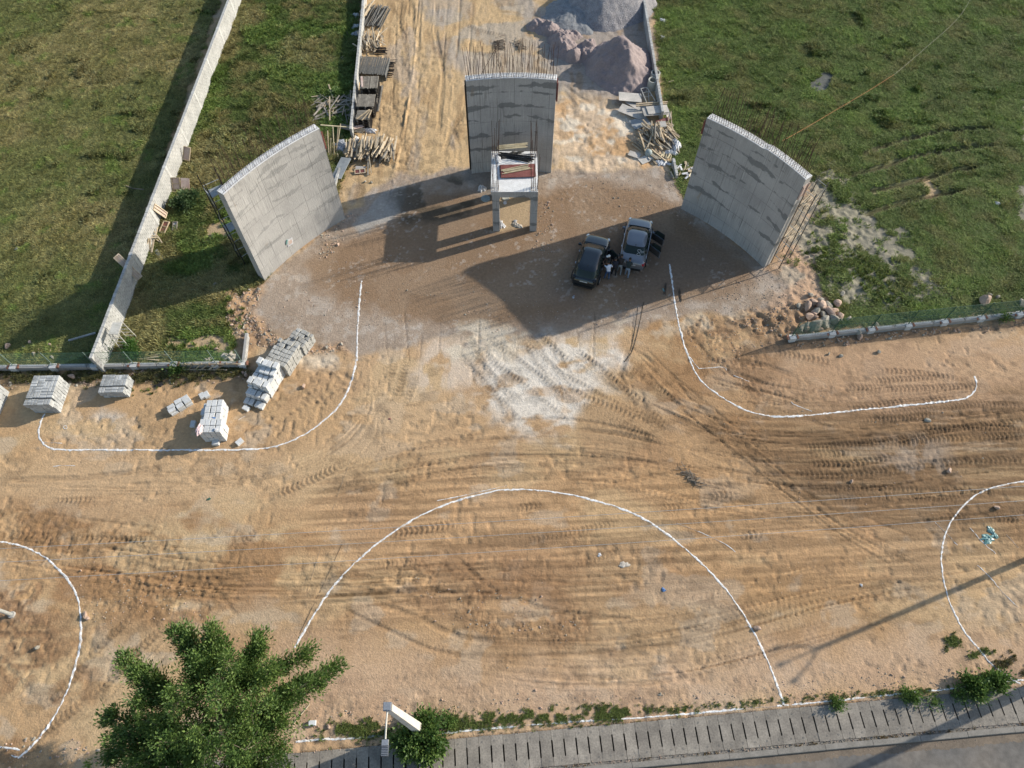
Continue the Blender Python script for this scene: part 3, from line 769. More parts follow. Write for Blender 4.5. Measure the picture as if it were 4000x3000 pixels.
def build_ground():
    Up, Vp = project(X, Y, 0)
    nn = (X - DA.x) * D_N.x + (Y - DA.y) * D_N.y
    keep = (Up > -260) & (Up < 4260) & (Vp > -190) & (Vp < 3320) & (nn < 0.28)
    kq = keep[:-1, :-1] & keep[1:, :-1] & keep[:-1, 1:] & keep[1:, 1:]
    idx = np.arange(NY * NX).reshape(NY, NX)
    q = np.stack([idx[:-1, :-1][kq], idx[:-1, 1:][kq], idx[1:, 1:][kq], idx[1:, :-1][kq]], 1)
    used = np.unique(q)
    remap = np.full(NY * NX, -1, np.int64); remap[used] = np.arange(len(used))
    q = remap[q]
    V = np.stack([X.ravel()[used], Y.ravel()[used], Z.ravel()[used]], 1)
    me = mesh_np("ground", V, q, M['earth'], True)
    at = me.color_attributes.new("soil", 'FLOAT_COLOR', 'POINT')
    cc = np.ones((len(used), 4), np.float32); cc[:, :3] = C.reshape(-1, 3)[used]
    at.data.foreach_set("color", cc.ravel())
    put("ground", me, kind="structure")
    print("ground quads", len(q))
build_ground()

def flat_sheet(name, corners, z, m, col=None, kind="structure"):
    me = mesh_py(name, [(c[0], c[1], z) for c in corners], [tuple(range(len(corners)))], m)
    if col:
        at = me.color_attributes.new("soil", 'FLOAT_COLOR', 'POINT')
        at.data.foreach_set("color", list((*col, 1)) * len(corners))
    return put(name, me, kind=kind)
e0, e1 = dr(-700, 0), dr(700, 0)
flat_sheet("outer_ground", [e0, e1, e1 - D_N * 900, e0 - D_N * 900], -0.33, M['earth'], (0.30, 0.24, 0.13))

# ------------------------------------------------------------------ drain with cover slabs, kerb and road
mb = MB()
def quad_prism(s0, s1, n0, n1, z0, z1, mb, mi=0):
    vs = [dr(s0, n0, z0), dr(s1, n0, z0), dr(s1, n1, z0), dr(s0, n1, z0), dr(s0, n0, z1), dr(s1, n0, z1), dr(s1, n1, z1), dr(s0, n1, z1)]
    mb.add(vs, [(0, 1, 2, 3), (7, 6, 5, 4), (4, 5, 1, 0), (5, 6, 2, 1), (6, 7, 3, 2), (7, 4, 0, 3)], mi)
quad_prism(-60, 60, -0.06, 0.08, -1.0, -0.115, mb)
quad_prism(-60, 60, 1.56, 1.70, -1.0, -0.115, mb)
quad_prism(-60, 60, -0.06, 1.70, -1.1, -0.95, mb)
drain = mb.put("drain_channel", M['drain_dark'], kind="structure")
SL_W = 0.612
def slab_mesh():
    """one cover slab with a notch in both long edges, so two neighbours leave an open slot"""
    w, l, t = SL_W - 0.012, 1.62, 0.12
    out = [(-w / 2, 0), (w / 2, 0), (w / 2, .44), (w / 2 - .032, .47), (w / 2 - .032, 1.20), (w / 2, 1.23), (w / 2, l), (-w / 2, l), (-w / 2, 1.23), (-w / 2 + .032, 1.20), (-w / 2 + .032, .47), (-w / 2, .44)]
    n = len(out)
    m = MB()
    vs = [(a, -b, 0.0) for a, b in out] + [(a, -b, -t) for a, b in out]
    m.add(vs, [tuple(range(n - 1, -1, -1)), tuple(range(n, 2 * n))] + [(i, (i + 1) % n, n + (i + 1) % n, n + i) for i in range(n)])
    for a, b in ((-.12, .26), (.13, 1.38)):
        ring = [(a + r * math.cos(k * math.pi / 4), -b + r * math.sin(k * math.pi / 4), z) for r, z in ((.055, .002), (.048, .010), (.030, .010), (.022, .002)) for k in range(8)]
        fs = [(r * 8 + k, r * 8 + (k + 1) % 8, (r + 1) * 8 + (k + 1) % 8, (r + 1) * 8 + k) for r in range(3) for k in range(8)]
        m.add(ring, fs, 1)
    return m.mesh("drain_slab", [M['slab'], M['kerb']])
slab_me = slab_mesh()
ang = math.atan2(D_E.y, D_E.x)
for i in range(-48, 40):
    s = i * SL_W + 0.1
    p = dr(s, 0.035 + random.uniform(-.012, .012), random.uniform(-.006, .006) - 0.005)
    put("drain_slab", slab_me, drain, p, (random.uniform(-.004, .004), random.uniform(-.006, .006), ang + random.uniform(-.006, .006)))
# mortar bed with dirt between slabs and kerb
mb = MB(); quad_prism(-60, 60, 1.665, 1.80, -0.6, -0.045, mb)
mb.put("drain_edge_mortar", M['kerb'], kind="structure")
kerb = MB()
k_len = 2.45
kerb_root = put("kerb", MB().box(dr(0, 1.90, -0.45), (0.01, 0.01, 0.3)).mesh("kerb_core", M['kerb']), kind="structure")
kb = MB()
kb.add([(0, 0, 0), (k_len - .02, 0, 0), (k_len - .02, -.24, 0), (0, -.24, 0), (0, 0, -.5), (k_len - .02, 0, -.5), (k_len - .02, -.28, -.5), (0, -.28, -.5), (0, -.27, -.03), (k_len - .02, -.27, -.03)],
       [(3, 2, 1, 0), (0, 1, 5, 4), (2, 3, 8, 9), (9, 8, 7, 6), (0, 4, 7, 8, 3), (1, 2, 9, 6, 5)])
kb_me = kb.mesh("kerb_stone", M['kerb'])
for i in range(-11, 11):
    put("kerb_stone", kb_me, kerb_root, dr(i * k_len + 0.6, 1.80 + random.uniform(-.01, .01), 0.02 + random.uniform(-.006, .006)), (0, 0, ang))
def road_material():
    m = mat("worn_asphalt", (0.125, 0.120, 0.112), (0.185, 0.163, 0.138), 0.35, 0.9, 0.01, 30, fine=0.22, detail=9)
    nt = m.node_tree
    return m
M['asphalt'] = road_material()
M['dust'] = mat("dusty_gutter", (0.155, 0.125, 0.095), (0.21, 0.165, 0.12), 1.2, 0.95, 0.01, 30)
rs = [dr(-60, 2.06, -.13), dr(60, 2.06, -.13), dr(60, 10.5, -.10), dr(-60, 10.5, -.10)]
put("road", mesh_py("road", rs, [(3, 2, 1, 0)], M['asphalt']), kind="structure")
# dust washed along the gutter, ragged outer edge
vs, fs = [], []
N = 700
for i in range(N + 1):
    s = -35 + 70 * i / N
    w = 0.18 + 0.30 * float(fbm(np.array(s * .35), np.array(1.0), 301, 4)) + 0.12 * random.random()
    vs += [dr(s, 2.062, -.124), dr(s, 2.062 + w, -.126)]
    if i: fs.append((2 * i - 1, 2 * i + 1, 2 * i, 2 * i - 2))
put("gutter_dust", mesh_py("gutter_dust", vs, fs, M['dust']), kind="stuff")
vg = [dr(-700, 10.5, -.14), dr(700, 10.5, -.14), dr(700, 900, -.14), dr(-700, 900, -.14)]
me = mesh_py("far_verge", vg, [(3, 2, 1, 0)], M['earth'])
at = me.color_attributes.new("soil", 'FLOAT_COLOR', 'POINT'); at.data.foreach_set("color", [0.36, 0.26, 0.16, 1] * 4)
put("far_verge", me, kind="structure")

# ------------------------------------------------------------------ lime lines on the ground
def spline(pts, step):
    out = []
    for i in range(len(pts) - 1):
        p0 = pts[max(i - 1, 0)]; p1 = pts[i]; p2 = pts[i + 1]; p3 = pts[min(i + 2, len(pts) - 1)]
        n = max(1, int((p2 - p1).length / step))
        for k in range(n):
            t = k / n
            out.append(0.5 * ((2 * p1) + (-p0 + p2) * t + (2 * p0 - 5 * p1 + 4 * p2 - p3) * t * t + (-p0 + 3 * p1 - 3 * p2 + p3) * t ** 3))
    out.append(pts[-1])
    return out

def lime_line(pts, width, label, gap=0.0, group=None, closed=False):
    pts = [P(*p) for p in pts]
    c = spline(pts, 0.06)
    vs, fs = [], []
    last = False
    sd = random.randint(0, 200)
    for i, p in enumerate(c):
        a = c[max(i - 1, 0)]; b = c[min(i + 1, len(c) - 1)]
        d = (b - a); d.z = 0
        if d.length < 1e-6: d = Vector((1, 0, 0))
        d.normalize()
        n = Vector((-d.y, d.x, 0))
        nz = float(vnoise(np.array(i * 0.35), np.array(sd + .5), 311)) - .5
        n2 = float(vnoise(np.array(i * 0.11), np.array(sd + 9.5), 313))
        n3 = float(vnoise(np.array(i * 0.9), np.array(sd + 19.5), 317))
        w = width * 0.72 * (0.55 + 0.8 * n2 + 0.6 * nz) * (0.45 if n3 > .78 else 1)
        off = n * (nz * width * 0.5)
        hw = w / 2 * random.uniform(.75, 1.25)
        if gap and n2 < gap + .06: hw = .005
        ps = []
        for k, dz in ((-1, -.003), (-.45, .005), (.45, .006), (1, -.003)):
            q = p + off + n * hw * k
            q.z = max(gz(q.x, q.y), -0.25) + 0.012 + dz
            ps.append(q)
        vs += ps
        m = len(vs)
        if last:
            for k in range(3):
                fs.append((m - 8 + k, m - 4 + k, m - 3 + k, m - 7 + k))
        last = True
    me = mesh_py("lime_line", vs, fs, M['lime'], smooth=True)
    return put("lime_line", me, label=label, cat="marking line", **({'group': group} if group else {}))

lime_line([(1412, 1097), (1402, 1204), (1396, 1300), (1393, 1400), (1365, 1508), (1320, 1590), (1262, 1645), (1200, 1691), (1120, 1730), (1040, 1750), (900, 1757), (600, 1758), (400, 1757), (250, 1757), (205, 1753), (175, 1740), (157, 1715), (151, 1690), (157, 1660), (167, 1630), (176, 1616)], 0.16, "long white lime line curving from the left wall's yard round the pale block stacks")
lime_line([(2615, 1032), (2627, 1110), (2639, 1200), (2665, 1320), (2700, 1420), (2737, 1485), (2810, 1545), (2907, 1600), (2980, 1620), (3056, 1629), (3200, 1618), (3402, 1597), (3600, 1578), (3748, 1561), (3785, 1548), (3809, 1525), (3813, 1495), (3807, 1469)], 0.15, "white lime line sweeping right from beside the cars with a hooked end")
lime_line([(3062, 2752), (3036, 2677), (2993, 2569), (2932, 2446), (2834, 2301), (2740, 2200), (2700, 2164), (2594, 2078), (2464, 2001), (2298, 1948), (2200, 1928), (2098, 1915), (1968, 1914), (1880, 1930), (1790, 1953), (1700, 1988), (1613, 2030), (1520, 2090), (1436, 2154), (1306, 2284), (1212, 2426), (1152, 2530)], 0.14, "large white lime half circle drawn across the middle of the dirt")
lime_line([(4060, 1872), (4000, 1880), (3894, 1900), (3841, 1919), (3793, 1948), (3745, 1997), (3711, 2045), (3687, 2107), (3677, 2170), (3682, 2238), (3701, 2324), (3730, 2397), (3769, 2469), (3817, 2527), (3870, 2590), (3937, 2642), (3985, 2672)], 0.11, "white lime arc at the right edge beside the teal plastic sheet")
lime_line([(-60, 2112), (0, 2117), (78, 2131), (172, 2174), (251, 2248), (294, 2311), (313, 2389), (313, 2499), (290, 2617), (251, 2726), (188, 2836), (125, 2914), (70, 2961)], 0.14, "white lime arc at the lower left edge of the picture")
lime_line([(-60, 2915), (0, 2918), (78, 2930)], 0.12, "short white lime dash in the lower left corner, above the arc's end")
lime_line([(45, 2950), (60, 2957), (72, 2955)], 0.10, "tiny white lime hook at the foot of the lower left arc")
lime_line([(1155, 2897), (1280, 2888), (1400, 2882), (1490, 2874)], 0.13, "white lime line along the drain between tree and lamp post", gap=0.12)
lime_line([(1725, 2864), (1850, 2852), (2000, 2838), (2150, 2826), (2300, 2816)], 0.13, "patchy white lime line along the drain right of the round bush", gap=0.15)
lime_line([(2300, 2816), (2500, 2803), (2700, 2787), (2900, 2769), (3055, 2757)], 0.11, "broken white lime line along the drain up to the foot of the half circle", gap=0.30)
lime_line([(3062, 2755), (3250, 2738), (3500, 2712), (3700, 2692), (3850, 2672), (4060, 2650)], 0.10, "thin white lime line along the drain in the lower right corner", gap=0.22)
for q, lb in ((R1((340, 355), (400, 350), (480, 345), (500, 362)), "white lime dash with a bent end above the right sweeping line"),
              (R1((285, 285), (310, 320), (340, 355)), "thin slanting lime dash just right of the steep lime line"),
              (R1((540, 392), (580, 408), (630, 428)), "short lime dash under the bent dash on the right"),
              (R1((870, 545), (900, 565), (990, 600)), "faint lime dash inside the right sweep near its lowest point"),
              (R1((1700, 1240), (1760, 1300), (1830, 1370)), "faint lime dash left of the teal sheet inside the right arc"),
              (R1((1900, 1270), (1960, 1340), (2050, 1420)), "lime dash running under the teal plastic sheet"),
              (R1((2110, 1310), (2180, 1385)), "lime dash right of the teal plastic sheet"),
              (cv(3600, 1900, 2.074, [(450, 640), (550, 730), (650, 850), (780, 980)]), "long faint lime dash crossed by the street light shadow"),
              (R1((210, 1245), (330, 1290), (480, 1360), (550, 1410)), "faint lime dash right of the big half circle under the cables"),
              (LC((215, 35), (260, 37), (310, 40)), "short lime tick inside the left bend of the long lime line"),
              (LC((265, 155), (320, 151), (375, 152)), "very faint lime tick below the long left lime line"),
              (cv(700, 1300, 3.606, [(835, 1230), (880, 1195), (930, 1170)]), "short lime streak between the two pale kerbstone stacks"),
              (MC((430, 132), (500, 118), (580, 100), (660, 82)), "thin second lime stroke above the top of the half circle"),
              (MC((180, 225), (215, 212)), "small lime dash outside the half circle on its left"),
              (cv(2400, 2200, 1.3825, [(700, 345), (725, 338), (750, 330)]), "small lime cross tick on the right side of the half circle")):
    lime_line(q, 0.055, lb, gap=0.34)
lime_line([(255 + 7.5 * math.cos(a * math.pi / 6), 1669 + 6.5 * math.sin(a * math.pi / 6)) for a in range(13)], 0.07, "small white lime ring on the dirt right of the left lime bend")

# ------------------------------------------------------------------ monument walls
def wall_concrete(damp=.85, name='board_marked_concrete'):
    m = bpy.data.materials.new(name)
    m.use_nodes = True
    nt = m.node_tree
    N = nt.nodes.new
    L = nt.links.new
    b = nt.nodes["Principled BSDF"]; b.inputs["Roughness"].default_value = 0.92
    at = N("ShaderNodeAttribute"); at.attribute_name = "wuv"      # metres along, height
    sep = N("ShaderNodeSeparateXYZ"); L(at.outputs["Vector"], sep.inputs[0])
    def noise(sx, sz, sc, det=5, seed=0.0, rough=0.55):
        cmb = N("ShaderNodeCombineXYZ")
        for k, s, i in ((0, sx, 0), (1, sz, 1)):
            mm = N("ShaderNodeMath"); mm.operation = 'MULTIPLY'; mm.inputs[1].default_value = s
            L(sep.outputs[k], mm.inputs[0]); L(mm.outputs[0], cmb.inputs[i])
        cmb.inputs[2].default_value = seed
        n = N("ShaderNodeTexNoise"); n.inputs["Scale"].default_value = sc; n.inputs["Detail"].default_value = det; n.inputs["Roughness"].default_value = rough
        vm = N("ShaderNodeVectorMath"); vm.operation = 'ADD'
        L(cmb.outputs[0], vm.inputs[0])
        z3 = N("ShaderNodeCombineXYZ"); L(sep.outputs[2], z3.inputs[2]); L(z3.outputs[0], vm.inputs[1])
        L(vm.outputs[0], n.inputs["Vector"])
        return n.outputs[0]
    def rng_(x, a, b_, c=0.0, d=1.0):
        r = N("ShaderNodeMapRange"); r.inputs[1].default_value, r.inputs[2].default_value, r.inputs[3].default_value, r.inputs[4].default_value = a, b_, c, d
        L(x, r.inputs[0]); return r.outputs[0]
    def mth(op, a, b_=None, v=None):
        r = N("ShaderNodeMath"); r.operation = op; L(a, r.inputs[0])
        if b_ is not None: L(b_, r.inputs[1])
        elif v is not None: r.inputs[1].default_value = v
        return r.outputs[0]
    def mixc(f, c1, c2):
        r = N("ShaderNodeMix"); r.data_type = 'RGBA'; L(f, r.inputs[0])
        for c, i in ((c1, 6), (c2, 7)):
            if isinstance(c, tuple): r.inputs[i].default_value = (*c, 1)
            else: L(c, r.inputs[i])
        return r.outputs[2]
    base = mixc(rng_(noise(1, 1, .5), .35, .65), (0.44, 0.43, 0.41), (0.35, 0.342, 0.328))
    streak = rng_(noise(9, .40, 1.6, 5, 3.0), .49, .70, 0, .75)
    streak_mask = rng_(noise(1, 1, .35, 2, 8.0), .40, .58)
    base = mixc(mth('MULTIPLY', streak, streak_mask), base, (0.17, 0.17, 0.16))
    pale = rng_(noise(9, .5, 1.3, 4, 5.0), .56, .70, 0, .5)
    base = mixc(pale, base, (0.55, 0.545, 0.51))
    # damp pour bands at lift heights
    zz = sep.outputs[1]
    jag = rng_(noise(1.0, 2.5, 2.4, 5, 11.0, .6), .3, .7, -.10, .10)
    tot = None
    for n_, h in enumerate((7.75, 7.1, 6.2, 5.1, 3.7, 2.4)):
        cen = rng_(noise(.30, 0.0, 1.0, 2, 70.0 + 5 * n_), .3, .7, -.28, .28)
        wid = rng_(noise(.34, 0.0, 1.0, 4, 90.0 + 7 * n_, .6), .41, .60, -.10, .25)
        d = mth('ABSOLUTE', mth('SUBTRACT', mth('ADD', zz, cen), v=h))
        g = mth('SUBTRACT', mth('ADD', wid, jag), d)
        tot = g if tot is None else mth('MAXIMUM', tot, g)
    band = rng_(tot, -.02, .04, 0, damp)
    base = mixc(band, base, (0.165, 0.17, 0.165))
    rustf = rng_(noise(2.2, .8, .9, 4, 31.0), .66, .78, 0, .35)
    base = mixc(rustf, base, (0.38, 0.25, 0.12))
    # formwork joints
    def joint(k, period, ph, w):
        x = mth('ADD', sep.outputs[k], v=ph)
        x = mth('DIVIDE', x, v=period)
        f = mth('FRACT', x)
        d = mth('ABSOLUTE', mth('SUBTRACT', f, v=.5))
        return rng_(d, .5 - w / period, .5, 0, 1)
    j = mth('MAXIMUM', joint(0, 1.22, 0.3, .022), joint(1, 1.24, 0.2, .022))
    jm = rng_(noise(1, 1, .8, 3, 41.0), .36, .54, .15, .8)
    jj = mth('MULTIPLY', j, jm)
    base = mixc(jj, base, (0.12, 0.12, 0.115))
    fine = rng_(noise(1, 1, 22, 4, 51.0), .3, .7, .88, 1.12)
    hs = N("ShaderNodeHueSaturation"); L(base, hs.inputs["Color"]); L(fine, hs.inputs["Value"])
    L(hs.outputs[0], b.inputs["Base Color"])
    hh = mth('SUBTRACT', noise(9, 2, 2.0, 4, 61.0), mth('MULTIPLY', jj, v=.8))
    bp = N("ShaderNodeBump"); bp.inputs["Distance"].default_value = 0.018; L(hh, bp.inputs["Height"]); L(bp.outputs[0], b.inputs["Normal"])
    return m
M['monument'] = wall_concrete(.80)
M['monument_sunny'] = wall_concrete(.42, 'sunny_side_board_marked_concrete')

def set_wuv(me, fn):
    at = me.attributes.new("wuv", 'FLOAT_VECTOR', 'CORNER')
    dat = []
    for p in me.polygons:
        for li in p.loop_indices:
            dat += list(fn(p, me.vertices[me.loops[li].vertex_index].co))
    at.data.foreach_set("vector", dat)

WH = 8.35
def monument_wall(a, b, bow, label, seed, thick=0.60, right_step=None, face='monument'):
    """a -> b : front face foot, left to right as seen from the front; bows away from the front"""
    a, b = Vector((*a, 0)), Vector((*b, 0))
    d = (b - a).normalized()
    back = Vector((-d.y, d.x, 0))
    L = (b - a).length
    t = thing("monument_wall", label, "wall", tuple(a))
    NS, NZ = 24, 14
    front, rear = [], []
    for i in range(NS + 1):
        u = i / NS
        off = back * (bow * 4 * u * (1 - u))
        front.append(d * (L * u) + off)
        rear.append(d * (L * u * 1.0) + off + back * thick)
    # rear is slightly longer (radial ends)
    rear[0] = rear[0] - d * 0.06; rear[-1] = rear[-1] + d * 0.06
    def top_z(u):
        z = WH - 0.16 * (4 * (u - .5) ** 2) * 0
        if right_step and u > right_step: z += 0.10
        return z
    vs, fs, fm = [], [], []
    ring = front + rear[::-1]
    n = len(ring)
    us = [i / NS for i in range(NS + 1)] + [i / NS for i in range(NS, -1, -1)]
    for k in range(NZ + 1):
        for p, u in zip(ring, us):
            h = top_z(u) * k / NZ
            vs.append((p.x, p.y, h))
    for k in range(NZ):
        for i in range(n):
            j = (i + 1) % n
            fs.append((k * n + i, k * n + j, (k + 1) * n + j, (k + 1) * n + i)); fm.append(0)
    o = NZ * n
    # top: raised rim front/back with the pale rough pour between
    for i in range(NS):
        fs.append((o + i, o + i + 1, o + n - 2 - i, o + n - 1 - i)); fm.append(1)
    me = mesh_py("wall_panel", vs, fs, [M[face], M['white_top']], fm)
    arc = lambda co: (Vector((co.x, co.y, 0)).dot(d) + seed, co.z, seed * 1.7 + (3 if (Vector((co.x, co.y, 0)).dot(back) > thick * .75) else 0))
    set_wuv(me, lambda p, co: arc(co) if abs(p.normal.dot(d)) < .8 else (Vector((co.x, co.y, 0)).dot(back) + seed + 20, co.z, seed))
    put("wall_panel", me, t)
    # rebars in two rows
    r2 = random.Random(seed)
    for row, off in ((0, 0.10), (1, thick - 0.10)):
        nb = int(L / 0.17)
        for i in range(nb + 1):
            u = (i + .5 * row) / nb
            if u > 1: continue
            u = 0.015 + 0.97 * u
            base = d * (L * u) + back * (bow * 4 * u * (1 - u) + off)
            base.z = top_z(u) - 0.02
            hgt = 2.45 if (i % 2 == row) else r2.uniform(0.9, 1.7)
            tip = base + Vector((r2.gauss(0, .07), r2.gauss(0, .07), 1)) * hgt
            if r2.random() < .06: tip = base + Vector((r2.gauss(0, .25), r2.gauss(0, .2), 1)) * hgt
            rod("rebar", 'rust', base, tip, (0.009 if face != 'monument' else 0.014), t)
    # stirrup ladder lying over the pour
    mb = MB()
    for i in range(int(L / 0.5)):
        u = (i + .5) / int(L / 0.5)
        p = d * (L * u) + back * (bow * 4 * u * (1 - u)); p.z = top_z(u) + 0.03
        mb.tube(p + back * .04, p + back * (thick - .04) + d * 0.10, 0.006, n=4)
    for off in (0.10, thick - .1):
        pts = []
        for i in range(13):
            u = i / 12
            p = d * (L * u) + back * (bow * 4 * u * (1 - u) + off); p.z = top_z(u) + .035
            pts.append(p)
        mb.path(pts, 0.006, 4)
    mb.put("tie_mesh", M['rust'], t)
    return t, d, back, L

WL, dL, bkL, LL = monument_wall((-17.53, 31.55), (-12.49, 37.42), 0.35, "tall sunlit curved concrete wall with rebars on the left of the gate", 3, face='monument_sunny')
WM, dM, bkM, LM = monument_wall((-3.15, 42.12), (3.06, 42.22), 0.28, "tall shaded concrete wall in the middle behind the small raised frame", 11)
WR, dR, bkR, LR = monument_wall((12.79, 38.42), (18.06, 32.70), 0.40, "tall shaded curved concrete wall with dark damp bands on the right of the gate", 23, right_step=0.55)
# formwork boards still hanging on the wall ends (local coordinates of each wall)
def end_board(t, d, back, u, L, z0, z1, w, name="formwork_board", k='ply_red', out=0.05, off=0.3):
    p = d * (L if u > .5 else 0) + d * (out if u > .5 else -out) + back * off
    R = Matrix(((back.x, -back.y, 0), (back.y, back.x, 0), (0, 0, 1)))
    mb = MB()
    Rm = Matrix((( back.x, d.x, 0), (back.y, d.y, 0), (0, 0, 1)))
    mb.box(p + Vector((0, 0, (z0 + z1) / 2)), (w, .04, z1 - z0), Rm)
    for e in (-.5, .5):
        mb.box(p + back * (w * e) + (d if u > .5 else -d) * .05 + Vector((0, 0, (z0 + z1) / 2)), (.05, .08, z1 - z0), Rm)
    mb.put(name, M[k], t)
end_board(WM, dM, bkM, 1, LM, 6.6, 8.1, .5)
end_board(WM, dM, bkM, 0, LM, 0.4, 8.0, .5, k='black_steel', out=.04)
end_board(WR, dR, bkR, 0, LR, 7.0, 8.1, .55)
end_board(WR, dR, bkR, 1, LR, 6.8, 7.9, .6, k='ply_pink')
end_board(WL, dL, bkL, 1, LL, 6.6, 8.0, .5)

# ------------------------------------------------------------------ scaffold towers
def scaffold(name, label, feet, h, platforms, k='dark_steel', deck='bamboo', braces=True, deck_part="bamboo_pole"):
    f = [Vector(q) for q in feet]
    o = f[0].copy()
    t = thing(name, label, "scaffold", tuple(o))
    for q in f:
        q = q - o
        rod("standard", k, q, q + Vector((0, 0, h)), 0.035, t)
        for z in np.arange(0.5, h, 0.5):
            pass
    for z in np.arange(0.9, h, 1.55):
        for i in range(4):
            a, b = f[i] - o, f[(i + 1) % 4] - o
            rod("ledger", 'grey_steel' if i % 2 else k, a + Vector((0, 0, z)), b + Vector((0, 0, z)), 0.022, t)
    if braces:
        z = 0.9
        i = 0
        while z + 1.5 < h:
            a, b = (f[0] - o, f[1] - o) if i % 2 else (f[1] - o, f[0] - o)
            rod("brace", 'grey_steel', a + Vector((0, 0, z)), b + Vector((0, 0, z + 1.5)), 0.02, t)
            a, b = (f[2] - o, f[3] - o) if i % 2 else (f[3] - o, f[2] - o)
            rod("brace", 'grey_steel', a + Vector((0, 0, z)), b + Vector((0, 0, z + 1.5)), 0.02, t)
            z += 1.55; i += 1
    for z in platforms:
        a, b, c, e = [q - o for q in f]
        n = 6
        for i in range(n):
            s = (i + .5) / n
            p, q = a.lerp(e, s), b.lerp(c, s)
            dd = (q - p).normalized() * .18
            if deck_part == "bamboo_pole":
                rod(deck_part, deck, p - dd * .4 + Vector((0, 0, z)), q + dd * .4 + Vector((0, 0, z + .02)), 0.034, t)
        if deck_part != "bamboo_pole":
            mb = MB()
            mb.add([a + Vector((0, 0, z)), b + Vector((0, 0, z)), c + Vector((0, 0, z)), e + Vector((0, 0, z)), a + Vector((0, 0, z + .05)), b + Vector((0, 0, z + .05)), c + Vector((0, 0, z + .05)), e + Vector((0, 0, z + .05))],
                   [(3, 2, 1, 0), (4, 5, 6, 7), (0, 1, 5, 4), (1, 2, 6, 5), (2, 3, 7, 6), (3, 0, 4, 7)])
            mb.put(deck_part, M[deck], t)
    return t
pr0 = P(3040, 1054); pr1 = P(3082, 1012)
dd = Vector((pr1.x - pr0.x, pr1.y - pr0.y, 0))
side = -dR * 0.85
scaffold("scaffold_tower", "dark pipe scaffold with bamboo decks behind the right end of the right wall", [pr0, pr1, pr1 + Vector((-.42, .62, 0)), pr0 + Vector((-.42, .62, 0))], 7.4, (2.9, 6.0), deck='timber')
pl0 = P(959, 1036)
scaffold("scaffold_tower", "black ladder scaffold with grey decks behind the left end of the left wall", [pl0, pl0 + bkL * 0.8 + dL * .1, pl0 + bkL * 0.5 + dL * 1.2, pl0 + dL * 1.0 - bkL * .05], 8.0, (3.4, 6.6), k='black_steel', deck='cement_board', deck_part="deck_board")

# ------------------------------------------------------------------ small raised concrete frame
KX0, KX1, KY0, KY1, KZ = -1.47, 1.81, 36.15, 40.15, 4.0
ksk = thing("raised_slab_platform", "small raised concrete frame on four columns in front of the middle wall", "structure", (0, 36.2, 0))
def kloc(x, y, z): return Vector((x, y - 36.2, z))
def wuv_box(me, s):
    set_wuv(me, lambda p, co: (co.x + co.y * 1.0 + s, co.z + (2.9), s))
for (x, y) in ((-1.15, 36.45), (1.56, 36.45), (-1.15, 39.75), (1.56, 39.75)):
    me = MB().box(kloc(x, y, 1.85), (.50, .55, 3.7)).mesh("column", M['monument'])
    wuv_box(me, x * 3 + y)
    put("column", me, ksk)
me = MB().box(kloc((KX0 + KX1) / 2, (KY0 + KY1) / 2, 3.86), (KX1 - KX0, KY1 - KY0, .30)).mesh("slab", [M['monument'], M['white_top']])
for p in me.polygons:
    if p.normal.z > .5: p.material_index = 1
wuv_box(me, 70)
put("slab", me, ksk)
for (x, y, sx, sy) in (((KX0 + KX1) / 2, KY0 + .16, 2.2, .26), ((KX0 + KX1) / 2, KY1 - .16, 2.2, .26)):
    me = MB().box(kloc(x, y, 3.58), (sx, sy, .26)).mesh("beam", M['monument']); wuv_box(me, x + y); put("beam", me, ksk)
r3 = random.Random(5)
for cx in (-1.17, 1.56):
    for cy in (36.42, 39.75):
        for i in range(4):
            for j in range(3):
                if i in (1, 2) and j == 1: continue
                b = kloc(cx + (i - 1.5) * .135, cy + (j - 1) * .20, 4.0)
                h = r3.uniform(2.2, 3.1) if r3.random() < .72 else r3.uniform(.9, 1.4)
                rod("rebar", 'rust', b, b + Vector((r3.gauss(0, .03), r3.gauss(0, .03), 1)) * h, 0.013, ksk)
        mb = MB()
        for z in (4.06, 4.16, 4.28):
            c = kloc(cx, cy, z)
            q = [c + Vector((a, b, 0)) for a, b in ((-.24, -.24), (.24, -.24), (.24, .24), (-.24, .24), (-.24, -.24))]
            mb.path(q, .008, 4)
        mb.put("stirrup", M['rust'], ksk)

# things lying on the slab
def KP(px, py, z): return P(px, py, z)
def board(name, label, cat, c, size, rz, k, tilt=(0, 0), frame=None, group=None):
    t = thing(name, label, cat, tuple(c), rz, group)
    t.rotation_euler = (tilt[0], tilt[1], rz)
    put("sheet", ub(k), t, (0, 0, 0), (0, 0, 0), size)
    if frame:
        a, b, h = size[0] / 2, size[1] / 2, .035
        for (x, y, sx, sy) in ((0, b - .03, size[0], .06), (0, -b + .03, size[0], .06), (a - .03, 0, .06, size[1] - .12), (-a + .03, 0, .06, size[1] - .12)):
            put("batten", ub(frame), t, (x, y, size[2] / 2 + h / 2), (0, 0, 0), (sx, sy, h))
        if size[0] > .8:
            put("batten", ub(frame), t, (0, 0, size[2] / 2 + h / 2), (0, 0, 0), (.06, size[1] - .12, h * .9))
    return t
cR = (KP(1948, 645, 4.1) + KP(2095, 635, 4.1) + KP(1955, 700, 4.1) + KP(2098, 692, 4.1)) / 4
board("plywood_sheet", "upper dark red plywood sheet on the raised slab, under the bamboo bundle", "plywood sheet", (cR.x, cR.y, 4.125), (2.45, 1.25, .03), .05, 'ply_red')
board("plywood_sheet", "lower dark red plywood sheet on the raised slab, hidden by the sheet above it", "plywood sheet", (cR.x - .06, cR.y + .07, 4.04), (2.45, 1.25, .05), .04, 'ply_red')
